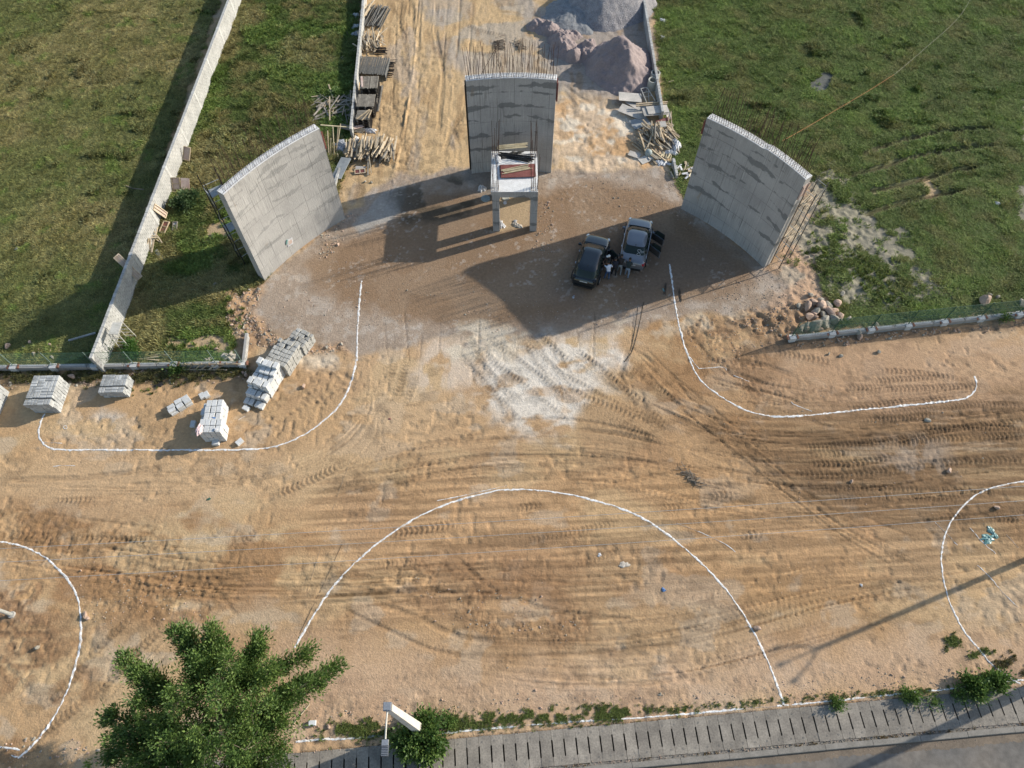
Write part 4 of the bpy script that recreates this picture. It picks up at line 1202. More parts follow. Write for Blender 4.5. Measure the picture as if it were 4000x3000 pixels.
def pole_bundle(name, label, cat, c, L, n, rz, k, r, spread, zbase, part, layers=1, jit=.05, seed=1):
    rr = random.Random(seed)
    t = thing(name, label, cat, (c[0], c[1], zbase), rz)
    for i in range(n):
        y = (i / max(n - 1, 1) - .5) * spread
        l = L * rr.uniform(.85, 1.05)
        x = rr.uniform(-.1, .1)
        z = r + (rr.randint(0, layers - 1)) * r * 1.9
        rod(part, k, (x - l / 2, y + rr.gauss(0, jit), z), (x + l / 2, y + rr.gauss(0, jit), z + rr.uniform(0, .03)), r * rr.uniform(.85, 1.1), t)
    return t
b1 = (KP(1957, 670, 4.2) + KP(2075, 650, 4.2)) / 2
pole_bundle("bamboo_bundle", "bundle of pale bamboo poles on the dark red plywood sheet", "bamboo bundle", b1, 2.0, 8, .26, 'bamboo', .03, .45, 4.15, "bamboo_pole", 1, .03, 2)
b2 = (KP(1945, 570, 4.3) + KP(2060, 555, 4.3)) / 2
pole_bundle("bamboo_bundle", "bundle of pale bamboo poles at the back edge of the raised slab", "bamboo bundle", b2, 2.1, 9, .13, 'bamboo', .03, .50, 4.02, "bamboo_pole", 2, .03, 3)
b3 = (KP(1955, 592, 4.2) + KP(2080, 625, 4.2)) / 2
pole_bundle("scaffold_pipes", "heap of black scaffold pipes across the raised slab", "pipe heap", b3, 2.5, 14, -.22, 'black_steel', .028, .55, 4.02, "pipe", 3, .09, 4)

def crumple(name, label, cat, c, size, k, seed=0, sub=3, amp=.35, group=None, parent=None):
    """crumpled sheet or bag: folded skin with a ragged outline, lying on what is below"""
    r = random.Random(seed * 7 + 1)
    NA, NR = 26, 7
    ph = [(r.uniform(0, 6.28), r.uniform(.06, .20), k_) for k_ in (2, 3, 5, 7)]
    fold = [(r.uniform(0, 6.28), r.uniform(3, 8), r.uniform(0, 6.28)) for _ in range(5)]
    def hgt(x, y):
        h = 0
        for a_, f, p in fold:
            h += abs(math.sin((x * math.cos(a_) + y * math.sin(a_)) * f + p))
        return 1 - h / 5
    vs = []
    for j in range(NR + 1):
        for i in range(NA):
            a_ = 2 * math.pi * i / NA
            R_ = .5 * (1 + sum(m * math.sin(k_ * a_ + p) for p, m, k_ in ph)) * (.9 + .2 * r.random() if j == NR else 1)
            q = R_ * j / NR
            x, y = q * math.cos(a_), q * math.sin(a_)
            dome = math.sqrt(max(0, 1 - (j / NR) ** 2))
            z = dome * (.45 + .9 * hgt(x * 2, y * 2)) * .8 + r.uniform(-.03, .05) * (j < NR)
            vs.append((x, y, z if j < NR else -.06))
    fs = []
    for j in range(NR):
        for i in range(NA):
            i2 = (i + 1) % NA
            if j == 0: fs.append((0, NA + i, NA + i2))
            else: fs.append((j * NA + i, (j + 1) * NA + i, (j + 1) * NA + i2, j * NA + i2))
    used = sorted({i for f in fs for i in f}); mp = {i: n for n, i in enumerate(used)}
    me = mesh_py(name, [vs[i] for i in used], [tuple(mp[i] for i in f) for f in fs], M[k])
    o = put(name, me, parent, (c[0], c[1], c[2] + .01), (0, 0, r.uniform(-.5, .5)), (size[0] * 1.05, size[1] * 1.05, size[2] * .75))
    if label: tag(o, label, cat, group)
    return o
crumple("white_bag", "crumpled white plastic bag on the left side of the raised slab", "bag", KP(1942, 625, 4.05), (.45, .5, .55), 'plastic', 3)
mnd = KP(1990, 553, 4.1)
crumple("mortar_heap", "grey mortar heap at the back of the raised slab behind the bamboo", "heap", (mnd.x, 39.75, 3.98), (1.7, .55, .32), 'drain_dark', 8)
# items at its foot
def disc_lid(px, py, r, k, label, cat, rim=True):
    p = PG(px, py)
    mb = MB().tube((0, 0, .0), (0, 0, .05), r, r * .97, n=20)
    if rim:
        mb.tube((0, 0, .05), (0, 0, .07), r * .97, r * .9, n=20)
    return mb.put("basin", M[k], loc=(p.x, p.y, p.z), label=label, cat=cat)
disc_lid(1897, 776, .36, 'grey_ball', "round grey basin in shadow left of the concrete frame", "basin")
disc_lid(1975, 774, .28, 'pipe_concrete', "round pale basin under the raised slab between its columns", "basin")
disc_lid(1973, 793, .15, 'plastic', "small white ring below the pale basin under the slab", "ring")
crumple("white_sack", "white sack standing in the shadow left of the concrete frame", "sack", PG(1882, 740), (.55, .55, .7), 'plastic', 12)
crumple("white_bag", "crumpled white paper bag by the foot of the left front column", "bag", PG(1957, 875), (.4, .9, .3), 'plastic', 13)
crumple("sack", "pale crumpled sack on the ground between the front columns", "sack", PG(2020, 880), (.8, .4, .25), 'sack', 14)
crumple("white_stone", "small white lump on the ground behind the pale sack, between the columns", "lump", PG(2013, 865), (.28, .22, .2), 'plastic', 15)

# ------------------------------------------------------------------ block walls
def block_mesh(name, m, L=.385, W=.19, Hh=.19):
    mb = MB()
    b = .008
    x, y, z = L / 2, W / 2, Hh / 2
    vs = [(-x, -y + b, -z), (x, -y + b, -z), (x, y - b, -z), (-x, y - b, -z), (-x + b, -y, -z + b), (x - b, -y, -z + b), (x - b, -y, z - b), (-x + b, -y, z - b),
          (-x + b, y, -z + b), (x - b, y, -z + b), (x - b, y, z - b), (-x + b, y, z - b), (-x + b, -y + b, z), (x - b, -y + b, z), (x - b, y - b, z), (-x + b, y - b, z)]
    fs = [(4, 5, 6, 7), (9, 8, 11, 10), (12, 13, 14, 15), (7, 6, 13, 12), (10, 11, 15, 14), (0, 4, 7, 12, 15, 11, 8, 3), (1, 2, 9, 10, 14, 13, 6, 5), (0, 1, 5, 4), (3, 8, 9, 2)]
    mb.add(vs, fs)
    return mb.mesh(name, m)
BLK = block_mesh("block", M['block'])

def block_wall(name, label, a, b, h, limit, key, zbase=0.0, thick=.20, pil=0, pil_off=0, ragged=False, cat="wall", skip_end=0.0):
    """a->b on the ground (centre line); blocks nearest the camera become parts, the rest one stuff part"""
    a, b = Vector((a[0], a[1], zbase)), Vector((b[0], b[1], zbase))
    d = (b - a).normalized(); L = (b - a).length
    n = Vector((-d.y, d.x, 0))
    rz = math.atan2(d.y, d.x)
    t = thing(name, label, cat, tuple(a), rz)
    MB().box((L / 2, 0, h / 2 - .155), (L, thick - .035, h + .25), None).put("mortar_core", M['mortar'], t)
    courses = int(round(h / .20))
    cells = []
    for c in range(courses):
        off = .2 if c % 2 else 0
        k = int((L - off) / .40)
        for i in range(k + 1):
            x = off + i * .40 + .2
            if x > L: continue
            if ragged and c == courses - 1 and random.random() < ragged: continue
            w = a + d * x
            cells.append((-(c * .20 / 1.0) * .5 + (w.y), x, c * .20 + .10))
    cells.sort()
    st = MB()
    for i, (_, x, z) in enumerate(cells):
        jy, jz, jr = random.uniform(-.004, .004), random.uniform(-.003, .003), random.uniform(-.008, .008)
        if i < limit:
            put("block", BLK, t, (x, jy, z + jz), (0, 0, jr), (1, thick / .19, 1.0))
        else:
            st.box((x, jy, z), (.385, thick, .188))
    if st.v:
        st.put("far_blocks", M['block'], t, kind="stuff")
    if pil:
        x = pil_off
        while x < L:
            MB().box((x, 0, h / 2 + .02), (.26, thick + .03, h + .05), None).put("pilaster", M['pilaster'], t)
            x += pil
    return t, d, n
W_H = 1.75
wa, wb = P(346, 1403, W_H), P(888, 0, W_H)
wdir = Vector((wb.x - wa.x, wb.y - wa.y, 0)).normalized()
wn_ = Vector((wdir.y, -wdir.x, 0))       # to the right (east)
wa2 = Vector((wa.x, wa.y, 0)) + wn_ * .11 + wdir * .05
wb2 = Vector((wb.x, wb.y, 0)) + wn_ * .11 + wdir * 6
block_wall("block_boundary_wall", "long pale block wall with pilasters between the two left grass fields", wa2, wb2, W_H - .0, 290, 'block', pil=4.25, pil_off=4.3, thick=.21)
ia, ib = P(1371, 483, 1.0), P(1418, 0, 1.0)
idir = Vector((ib.x - ia.x, ib.y - ia.y, 0)).normalized()
ia2 = Vector((ia.x, ia.y, 0)) - idir * .6
block_wall("low_block_wall", "low block wall running along the pipe and pallet stacks left of the sandy lane", ia2, Vector((ib.x, ib.y, 0)) + idir * 6, 1.0, 200, 'block', ragged=.1)
ja, jb = P(2588, 425, 1.0), P(2517, 0, 1.0)
jdir = Vector((jb.x - ja.x, jb.y - ja.y, 0)).normalized()
block_wall("low_block_wall", "low block wall between the sand heaps and the right grass field", Vector((ja.x, ja.y, 0)) - jdir * .3, Vector((jb.x, jb.y, 0)) + jdir * 6, 1.0, 200, 'block', ragged=.08)
q0, q1 = P(2631, 616, .4), P(2646, 684, .4)
block_wall("broken_wall_stub", "broken low stub of block wall below the right timber pile", (q1.x, q1.y), (q0.x, q0.y), .4, 60, 'block', ragged=.4)
q0, q1 = P(1290, 780, .2), P(1328, 660, .2)
block_wall("broken_wall_stub", "low dusty stub of wall between the left wall's edge and the big timber pile", (q0.x, q0.y), (q1.x, q1.y), .4, 60, 'block', ragged=.4)
q0, q1 = P(950, 1408, .4), P(962, 1305, .4)
block_wall("broken_wall_stub", "short wall stub leading up from the right end of the left mesh fence", (q0.x, q0.y), (q1.x, q1.y), .45, 60, 'cap', ragged=.1)

# ------------------------------------------------------------------ mesh fences on low walls
def mesh_fence(label, pa, pb, posts, hw, hp, lean, wr_=.0036, k='post_green'):
    a, b = P(*pa, hw), P(*pb, hw)
    a.z = b.z = 0
    d = (b - a).normalized(); L = (b - a).length
    t = thing("mesh_fence", label, "fence", tuple(a), math.atan2(d.y, d.x))
    # low wall of cast pieces with gaps, brick packing and cap pours at the posts
    x = 0.0
    while x < L:
        w = random.uniform(1.9, 2.8)
        w = min(w, L - x)
        put("footing_piece", ub('mortar'), t, (x + w / 2, random.uniform(-.015, .015), hw / 2 - .05 + random.uniform(-.02, .01)), (0, random.uniform(-.004, .004), random.uniform(-.004, .004)), (w - .05, .27, hw + .1))
        if w > 1.2:
            put("coping", ub('cap'), t, (x + w / 2, .05, hw - .002), (0, 0, 0), (w - .3, .11, .045))
        x += w
    mb = MB()
    mb.box((L / 2, 0, hw / 2 - .10), (L, .20, hw - .02), None)
    mb.put("footing_core", M['mortar'], t)
    for q in posts:
        p = P(*q, hw); p.z = 0
        s = (p - a).dot(d)
        put("post_cap", ub('cap'), t, (s, -.02, hw * .5), (0, 0, 0), (.42, .36, hw + .06))
        put("post_brick", ub('brick'), t, (s + .34, -.01, hw - .02), (0, 0, .1), (.12, .30, .12))
        if random.random() < .6: put("post_brick", ub('brick'), t, (s - .32, -.01, hw - .03), (0, 0, -.1), (.10, .30, .10))
        rod("fence_post", k, (s, .06, hw - .1), (s + lean[0] * hp, .06 + lean[1] * hp, hw + hp), .03, t)
    # woven wire
    mb = MB()
    H2 = hp - .05
    def pt(s, z): return Vector((s + lean[0] * z, .06 + lean[1] * z, hw + z))
    step = .11
    r = wr_
    s = -H2
    while s < L:
        for sg in (1, -1):
            s0, s1, z0, z1 = (s, s + H2, 0, H2) if sg > 0 else (s + H2, s, 0, H2)
            lo, hi = 0.0, 1.0
            f = lambda u: s0 + (s1 - s0) * u
            if s0 < 0: lo = (0 - s0) / (s1 - s0)
            if s1 < 0: hi = (0 - s0) / (s1 - s0)
            if s0 > L: lo = (L - s0) / (s1 - s0)
            if s1 > L: hi = (L - s0) / (s1 - s0)
            if hi - lo > .02:
                A_, B_ = pt(f(lo), H2 * lo), pt(f(hi), H2 * hi)
                mb.tube(A_, B_, r, n=3, caps=False)
        s += step
    for z in (.05, H2 / 2, H2):
        mb.tube(pt(0, z), pt(L, z), .009, n=4)
    mb.put("woven_wire", M['fence_green'], t, kind="stuff")
    return t
mesh_fence("green wire fence on a low wall in front of the two left grass fields", (-260, 1436), (952, 1417), [(-115, 1434), (50, 1432), (205, 1431), (366, 1429), (520, 1427), (677, 1424), (840, 1421), (944, 1419)], .42, 1.45, (0.0, .0))
mesh_fence("green wire fence on a low wall in front of the right grass field", (3090, 1316), (4300, 1190), [(3096, 1315), (3250, 1296), (3402, 1278), (3546, 1262), (3687, 1247), (3831, 1233), (3980, 1217), (4130, 1203)], .35, 1.55, (0.0, .0), wr_=.0065, k='fence_green')

# ------------------------------------------------------------------ stacks of kerbstones and pavers
def edge_block(name, m, sx, sy, sz, b=.012):
    mb = MB()
    x, y, z = sx / 2, sy / 2, sz / 2
    vs = [(-x, -y, -z), (x, -y, -z), (x, y, -z), (-x, y, -z), (-x, -y, z - b), (x, -y, z - b), (x, y, z - b), (-x, y, z - b), (-x + b, -y + b, z), (x - b, -y + b, z), (x - b, y - b, z), (-x + b, y - b, z)]
    fs = [(3, 2, 1, 0), (0, 1, 5, 4), (1, 2, 6, 5), (2, 3, 7, 6), (3, 0, 4, 7), (4, 5, 9, 8), (5, 6, 10, 9), (6, 7, 11, 10), (7, 4, 8, 11), (8, 9, 10, 11)]
    mb.add(vs, fs)
    return mb.mesh(name, m)
KB1 = edge_block("kerbstone", M['kerbstone'], .300, .435, .20)
def kstack(label, origin, rz, rows, group=None, bw=.335, bl=.475, bh=.22, name="kerbstone_stack", me=None, part="kerbstone", jit=.012):
    """rows: front to back, each a list of layer counts per block"""
    t = thing(name, label, "stone stack", tuple(origin), rz, group)
    me = me or KB1
    for j, row in enumerate(rows):
        for i, h in enumerate(row):
            for l in range(h):
                # only stones that show: outside or top
                nb = [rows[j][i - 1] if i > 0 else 0, rows[j][i + 1] if i + 1 < len(row) else 0,
                      (rows[j - 1][i] if j > 0 and i < len(rows[j - 1]) else 0), (rows[j + 1][i] if j + 1 < len(rows) and i < len(rows[j + 1]) else 0)]
                if l < h - 1 and min(nb) > l: continue
                put(part, me, t, ((i + .5) * bw + random.gauss(0, jit), (j + .5) * bl + random.gauss(0, jit), (l + .5) * bh), (0, 0, random.gauss(0, .02)))
    return t
o = P(805 - 26, 1728 + 2); o2 = P(892, 1715)
rz2 = math.atan2(o2.y - o.y, o2.x - o.x)
o = Vector((-19.03, 18.92, 0))
kstack("tall white kerbstone stack with a pink cloth and a white ring on its top", o, 0.04, [[6, 6, 6, 6], [6, 6, 6, 6]])
o = Vector((-19.35, 19.93, 0))
kstack("white kerbstone stack directly behind the one with the pink cloth, stepped at its left", o, 0.03, [[3, 5, 5, 5], [4, 5, 5, 5], [3, 5, 5, 5]], bw=.345, bl=.46)
fp = P(725, 1545)
kstack("low heap of six white kerbstones left of the tall kerbstone stacks", P(757, 1579), math.radians(128), [[2, 2], [2, 2], [2, 2]], jit=.03)
kstack("two white kerbstones lying between the low heap and the tall stack", P(786, 1568), math.radians(35), [[1, 1]], jit=.03)
oE, oE2 = P(952, 1578), P(1022, 1601)
rzE = math.atan2(oE2.y - oE.y, oE2.x - oE.x)
uE = Vector((math.cos(rzE), math.sin(rzE), 0)); vE = Vector((-uE.y, uE.x, 0))
kstack("low front steps of the white kerbstone stack nearest the lime bend", oE, rzE, [[1, 1, 1, 1], [3, 3, 3, 3]], jit=.02, bw=.36)
kstack("tall stepped white kerbstone stack in front of the grey paver piles", oE + vE * 1.0 + uE * .05, rzE - .0, [[6, 6, 6, 6], [5, 5, 5, 5], [5, 6, 6, 6], [7, 7, 7, 7]], jit=.02, bw=.37, bl=.45)
PV1 = edge_block("paver", M['paver_dark'], .185, .275, .125, .012)
kstack("large dusty grey paver stack behind the stepped white kerbstones", oE + vE * 2.85 + uE * .30, rzE - .05, [[9] * 7, [9] * 7, [9] * 7, [9, 9, 9, 9, 9, 9, 9], [8, 9, 9, 8, 9, 9, 9], [9, 8, 9, 9, 9, 8, 9]], bw=.218, bl=.31, bh=.135, name="paver_stack", me=PV1, part="paver", jit=.012)
kstack("smaller dusty grey paver stack at the far end of the paver piles", oE + vE * 4.75 + uE * .75, rzE - .12, [[7] * 6, [7, 7, 8, 7, 7, 7], [7, 7, 7, 7, 6, 7], [6, 7, 7, 7, 7, 6]], bw=.218, bl=.31, bh=.135, name="paver_stack", me=PV1, part="paver", jit=.015)
PV2 = edge_block("paver", M['paver'], .380, .178, .205, .014)
PV3 = edge_block("paver", M['paver'], .178, .178, .205, .014)
PV4 = edge_block("paver", M['paver'], .182, .078, .205, .01)
def pstack(label, origin, rz, nx, ny, h, holes=(), front_gap=False):
    """basket pattern of 0.4 x 0.2 and smaller pavers"""
    t = thing("paver_stack", label, "paver stack", tuple(origin), rz)
    rr = random.Random(int(origin[0] * 7) + ny)
    U = .405
    for l in range(h):
        z = (l + .5) * .215 + (rr.uniform(-.0, .0))
        top = l == h - 1
        for j in range(ny):
            for i in range(nx):
                if not (top or i in (0, nx - 1) or j in (0, ny - 1)): continue
                if top and (i, j) in holes: continue
                sh = .10 if (l == h - 1 or l == h - 2) and front_gap and j == 0 else 0
                x, y = (i + .5) * U + rr.gauss(0, .008), (j + .5) * U + rr.gauss(0, .008) - sh
                c = rr.random()
                if c < .45:
                    for s in (-.1015, .1015): put("paver", PV2, t, (x, y + s, z), (0, 0, rr.gauss(0, .012)))
                elif c < .75:
                    for s in (-.1015, .1015): put("paver", PV2, t, (x + s, y, z), (0, 0, math.pi / 2 + rr.gauss(0, .012)))
                else:
                    for s in (-.1015, .1015):
                        if top:
                            for s2 in (-.15, -.05, .05, .15): put("paver", PV4, t, (x + s, y + s2, z), (0, 0, rr.gauss(0, .015)))
                        else:
                            for s2 in (-.1015, .1015): put("paver", PV3, t, (x + s, y + s2, z), (0, 0, rr.gauss(0, .012)))
    return t
pstack("large grey paver stack at the start of the long lime line", (-30.25, 20.95, 0), 0.02, 4, 5, 6, front_gap=True)
d0 = P(0, 1510, 1.4)
pstack("grey paver stack cut by the left edge of the picture", (-34.1, 20.1, 0), -0.02, 4, 6, 6)
s0 = P(384, 1530, 0.8)
pstack("smaller grey paver stack right of the large one, below the end of the block wall", (s0.x, s0.y, 0), 0.02, 4, 3, 4, front_gap=True)
def lone(px, py, rz, label, tilt=0.0, grp=None):
    p = PG(px, py)
    return put("kerbstone", KB1, None, (p.x, p.y, p.z + .11), (tilt, 0, rz), label=label, cat="kerbstone")
lone(938, 1729, math.radians(-42), "single white kerbstone lying alone right of the pink cloth stack")
lone(846, 1733, math.radians(90), "single white kerbstone lying at the foot of the pink cloth stack")
lone(963, 1597, math.radians(62), "single white kerbstone lying at the foot of the low front steps")
lone(757, 1660, math.radians(0), "single white kerbstone standing against the left side of the rear white stack")
p = PG(219, 1592)
put("stone", KB1, None, (p.x, p.y, p.z + .08), (.2, .1, .7), (.6, .7, .8), label="small grey stone beside the right foot of the large grey paver stack", cat="stone")
crumple("pink_cloth", "pink and white cloth hanging over the corner of the tall kerbstone stack", "cloth", Vector((-18.95, 19.1, 1.33)), (.35, .75, .25), 'pink_cloth', 21)
MB().tube((0, 0, 0), (0, 0, .05), .11, .11, 16).tube((0, 0, .05), (0, 0, .09), .05, .05, 12).put("white_ring", M['plastic'], loc=(-17.95, 19.15, 1.33), label="small white ring lying on top of the kerbstone stack with the pink cloth", cat="ring")
crumple("blue_bottle", "blue plastic bottle between the two tall white kerbstone stacks", "bottle", Vector((-18.3, 20.0, 1.2)), (.24, .09, .09), 'blue_item', 22)

# ------------------------------------------------------------------ stored materials along the lane
def plank_pile(name, label, cat, c, n, L, az, spread_az, area, h, keys, w=(.07, .12), th=(.035, .06), seed=1, part="plank", group=None, tiltz=.10):
    rr = random.Random(seed)
    t = thing(name, label, cat, (c[0], c[1], c[2]), 0, group)
    for i in range(n):
        l = rr.uniform(*L)
        a = az + rr.gauss(0, spread_az)
        x, y = rr.uniform(-1, 1) * area[0], rr.uniform(-1, 1) * area[1]
        r = math.hypot(x / area[0], y / area[1])
        z = (i / n) * h * (1 - .55 * min(r, 1)) + .05
        d = Vector((math.cos(a), math.sin(a), rr.gauss(0, tiltz)))
        m = Vector((x, y, z))
        p0, p1 = m - d * l / 2, m + d * l / 2
        mn = min(p0.z, p1.z)
        if mn < .03:
            p0.z += .03 - mn; p1.z += .03 - mn
        plank(part, rr.choice(keys), p0, p1, rr.uniform(*w), rr.uniform(*th), t, roll=rr.gauss(0, .25))
    return t
def CT(x, y): return (1200 + x / 3.3175, y / 3.3175)     # crop helpers
def CU(x, y): return (1200 + x / 4.1475, 480 + y / 4.1475)
def CV2(x, y): return (2350 + x / 3.686, 250 + y / 3.686)
AZ_LANE = math.radians(86)
# 1 long props against the wall at the top
c = PG(*CT(890, 235))
t = pole_bundle("steel_props", "long loose stack of dark steel props at the top of the low left wall", "prop stack", c, 3.4, 34, math.radians(78), 'dark_steel', .035, 1.9, c.z, "prop", 5, .16, 31)
c = PG(*CT(780, 150))
plank_pile("timber_props", "pale timber props leaning on the dark steel props beside the low left wall", "timber", (c.x, c.y, c.z + .25), 9, (1.5, 2.6), math.radians(72), .12, (.25, 1.2), .5, ['pale_timber', 'timber'], seed=32, part="prop")
# 2 timber
c = PG(*CT(830, 560))
plank_pile("timber_pile", "untidy pale timber pile between the steel props and the black prop stack", "timber pile", (c.x, c.y, c.z), 62, (.9, 2.0), math.radians(100), .32, (1.1, 1.0), .9, ['timber', 'pale_timber', 'grey_timber', 'pale_timber'], seed=33)
# 3 neat big stack of dark props
c = PG(*CT(850, 920)); 
def tube_rows(name, label, c, nx, layers, L, rz, k, r, seed, part="prop"):
    rr = random.Random(seed)
    t = thing(name, label, "prop stack", (c[0], c[1], c[2]), rz)
    for l in range(layers):
        for i in range(nx):
            if l < layers - 1 and 0 < i < nx - 1: continue
            y = (i - nx / 2) * r * 2.15
            z = r + l * r * 2.0
            e = rr.gauss(0, .05)
            rod(part, k, (-L / 2 + e, y + rr.gauss(0, .012), z), (L / 2 + e, y + rr.gauss(0, .012), z), r, t)
    return t
tube_rows("steel_props", "wide neat black stack of steel props in the middle of the left storage row", c, 30, 7, 2.3, math.radians(85), 'dark_steel', .042, 35)
c2 = PG(*CT(1075, 910))
pole_bundle("cross_bars", "short black bars stacked crosswise at the right side of the wide prop stack", "bar stack", c2, .7, 26, math.radians(-5), 'black_steel', .03, 2.3, c2.z, "bar", 5, .03, 36)
c2 = PG(*CT(960, 680))
pole_bundle("cross_bars", "short black bars stacked crosswise at the upper end of the wide prop stack", "bar stack", c2, 1.1, 12, math.radians(0), 'black_steel', .03, .7, c2.z, "bar", 5, .03, 37)
# 4-6 slatted shuttering panel stacks
def slat_stack(label, pts, h, seed, n=13, loose=0, across=False):
    a, b, c_, d_ = [P(*CT(*q), h) for q in pts]           # bl, br, tr, tl of the top
    o = (a + b + c_ + d_) / 4
    ux = ((b - a) + (c_ - d_)) / 2; uy = ((d_ - a) + (c_ - b)) / 2
    w, l = ux.length, uy.length
    rz = math.atan2(ux.y, ux.x)
    t = thing("panel_stack", label, "panel stack", (o.x, o.y, 0), rz)
    rr = random.Random(seed)
    nl = int(h / .16)
    for k in range(nl):
        z = .08 + k * .16
        e = rr.gauss(0, .03)
        put("panel_frame", ub('black_steel'), t, (e, rr.gauss(0, .03), z), (0, 0, rr.gauss(0, .01)), (w * .96, l * .96, .05))
        for s in (-.4, 0, .4):
            put("spacer", ub('grey_timber'), t, (s * w, -l * .46, z + .07), (0, 0, 0), (.10, .08, .07))
    for i in range(n):
        if across:
            y = (i + .5) / n * l - l / 2
            put("slat", ub('grey_timber'), t, (rr.gauss(0, .02), y, h), (0, 0, rr.gauss(0, .006)), (w, l / n * .72, .05))
        else:
            x = (i + .5) / n * w - w / 2
            put("slat", ub('grey_timber'), t, (x, rr.gauss(0, .02), h), (0, 0, rr.gauss(0, .006)), (w / n * .72, l, .05))
    return t, o, rz
slat_stack("upper of the three grey slatted panel stacks beside the low left wall", ((670, 1145), (905, 1145), (935, 990), (705, 990)), 1.15, 41, 14)
slat_stack("middle of the three grey slatted panel stacks beside the low left wall", ((637, 1383), (872, 1383), (880, 1225), (650, 1225)), 1.10, 42, 14)
slat_stack("lower grey slatted panel stack carrying three loose battens", ((628, 1550), (795, 1550), (835, 1430), (645, 1430)), 1.0, 43, 9, across=True)
for q, lb in ((((640, 1540), (808, 1418)), "loose pale batten slanting across the lower slatted stack, left one"), (((708, 1558), (820, 1425)), "loose batten on the lower slatted stack, middle one"), (((790, 1530), (835, 1425)), "loose batten on the lower slatted stack, rightmost and steepest")):
    a, b = [P(*CT(*p), 1.08) for p in q]
    plank("batten", 'timber', a, b, .08, .05, label=lb, cat="batten", group="battens on the lower slatted stack")
a, b = P(*CT(703, 990), 1.22), P(*CT(715, 1125), 1.22)
plank("plank", 'ply_pink', a, b, .16, .03, label="pinkish plank lying along the upper slatted panel stack", cat="plank")
for i, q in enumerate((((965, 1110), (905, 1460)), ((980, 1130), (925, 1465)), ((945, 1105), (890, 1460)))):
    a, b = [PG(*CT(*p), .08 + .07 * i) for p in q]
    plank("long_plank", 'grey_timber', a, b, .12, .05, label=("leftmost long grey plank on the sand right of the slatted stacks", "rightmost long grey plank on the sand right of the slatted stacks", "topmost long grey plank on the sand right of the slatted stacks")[(1, 2, 0)[i] if False else (2, 1, 0)[i]], cat="plank", group="long planks beside the slatted stacks")
# 7 large timber pile near the left wall
c = PG(*CU(1040, 470))
plank_pile("timber_pile", "largest pale timber pile, with many short posts, right of the left wall", "timber pile", (c.x, c.y, c.z), 165, (.8, 1.7), math.radians(84), .17, (2.0, .75), 1.1, ['pale_timber', 'timber', 'pale_timber', 'timber', 'grey_timber'], w=(.08, .13), th=(.06, .10), seed=45)
c = PG(*CU(780, 510))
plank_pile("timber_pile", "few grey timbers crossing at the left foot of the largest timber pile", "timber pile", (c.x, c.y, c.z), 9, (1.0, 2.0), math.radians(55), .5, (.6, .6), .5, ['grey_timber', 'timber'], seed=46)
a, b = PG(*CU(1010, 600), .5), PG(*CU(985, 860), .08)
plank("post", 'grey_timber', a, b, .11, .08, label="grey post sticking out below the largest timber pile", cat="post")
a, b = PG(*CU(1022, 640), .5), PG(*CU(1042, 835), .08)
plank("post", 'pale_timber', a, b, .06, .06, label="thin pale post sticking out below the largest timber pile", cat="post")
a, b = P(*CU(905, 210), .9), P(*CU(860, 480), .8)
plank("post", 'pale_timber', a, b, .14, .10, label="broad pale post leaning on the left side of the largest timber pile", cat="post")
c = PG(*CU(740, 150))
pole_bundle("bamboo_bundle", "bundle of thin grey bamboo canes on the ruined wall end above the timber pile", "bamboo bundle", (c.x, c.y), 2.1, 11, math.radians(-20), 'grey_timber', .028, .45, c.z + .25, "cane", 2, .03, 47)
board("board", "small pinkish board over the canes above the largest timber pile", "board", PG(*CU(845, 140), .45), (.8, .3, .03), .5, 'ply_pink', (.1, .1))
a, b = P(*CU(215, 35), 1.2), P(*CU(740, 75), .7)
rod("bamboo_pole", 'bamboo', a, b, .05, label="long single bamboo pole reaching from the left wall top corner towards the ruined wall end", cat="bamboo pole")
# big leaning cement board left of the stub
c = P(*CU(550, 730), .35)
board("cement_board", "long grey cement board lying between the left wall and the wall stub", "board", c, (.85, 2.1, .04), math.radians(-17), 'cement_board', (.10, -.08))
crumple("plastic_sheet", "grey crumpled plastic sheet in the weeds behind the left wall", "plastic sheet", PG(*CU(565, 390)), (1.2, 1.4, .7), 'plastic_grey', 51)
crumple("plastic_sheet", "white crumpled plastic at the left side of the largest timber pile", "plastic sheet", PG(*CU(800, 290)), (.6, .9, .45), 'plastic', 52)
crumple("plastic_sheet", "shiny white plastic sheet right above the largest timber pile", "plastic sheet", PG(*CU(1010, 130)), (1.0, .6, .4), 'plastic', 53)
crumple("plastic_sheet", "white plastic bundle at the lower end of the low left wall", "plastic sheet", PG(*CU(850, 85), .1), (.7, .5, .45), 'plastic', 54)
p = PG(*CU(737, 415))
MB().tube((0, 0, 0), (0, 0, .10), .24, .27, 16, caps=False).tube((0, 0, .01), (0, 0, .02), .24, .24, 16).put("wicker_tray", M['timber'], loc=p, label="round brown tray left of the largest timber pile", cat="tray")
board("plywood_piece", "small rusty brown board with pale edges below the largest timber pile", "board", PG(*CU(860, 805), .10), (.85, .42, .03), .15, 'ply_red', (.25, 0), 'pale_timber')
board("plywood_piece", "small grey board behind the rusty one below the largest timber pile", "board", PG(*CU(870, 750), .12), (.8, .3, .03), -.05, 'ply_grey', (.2, 0))
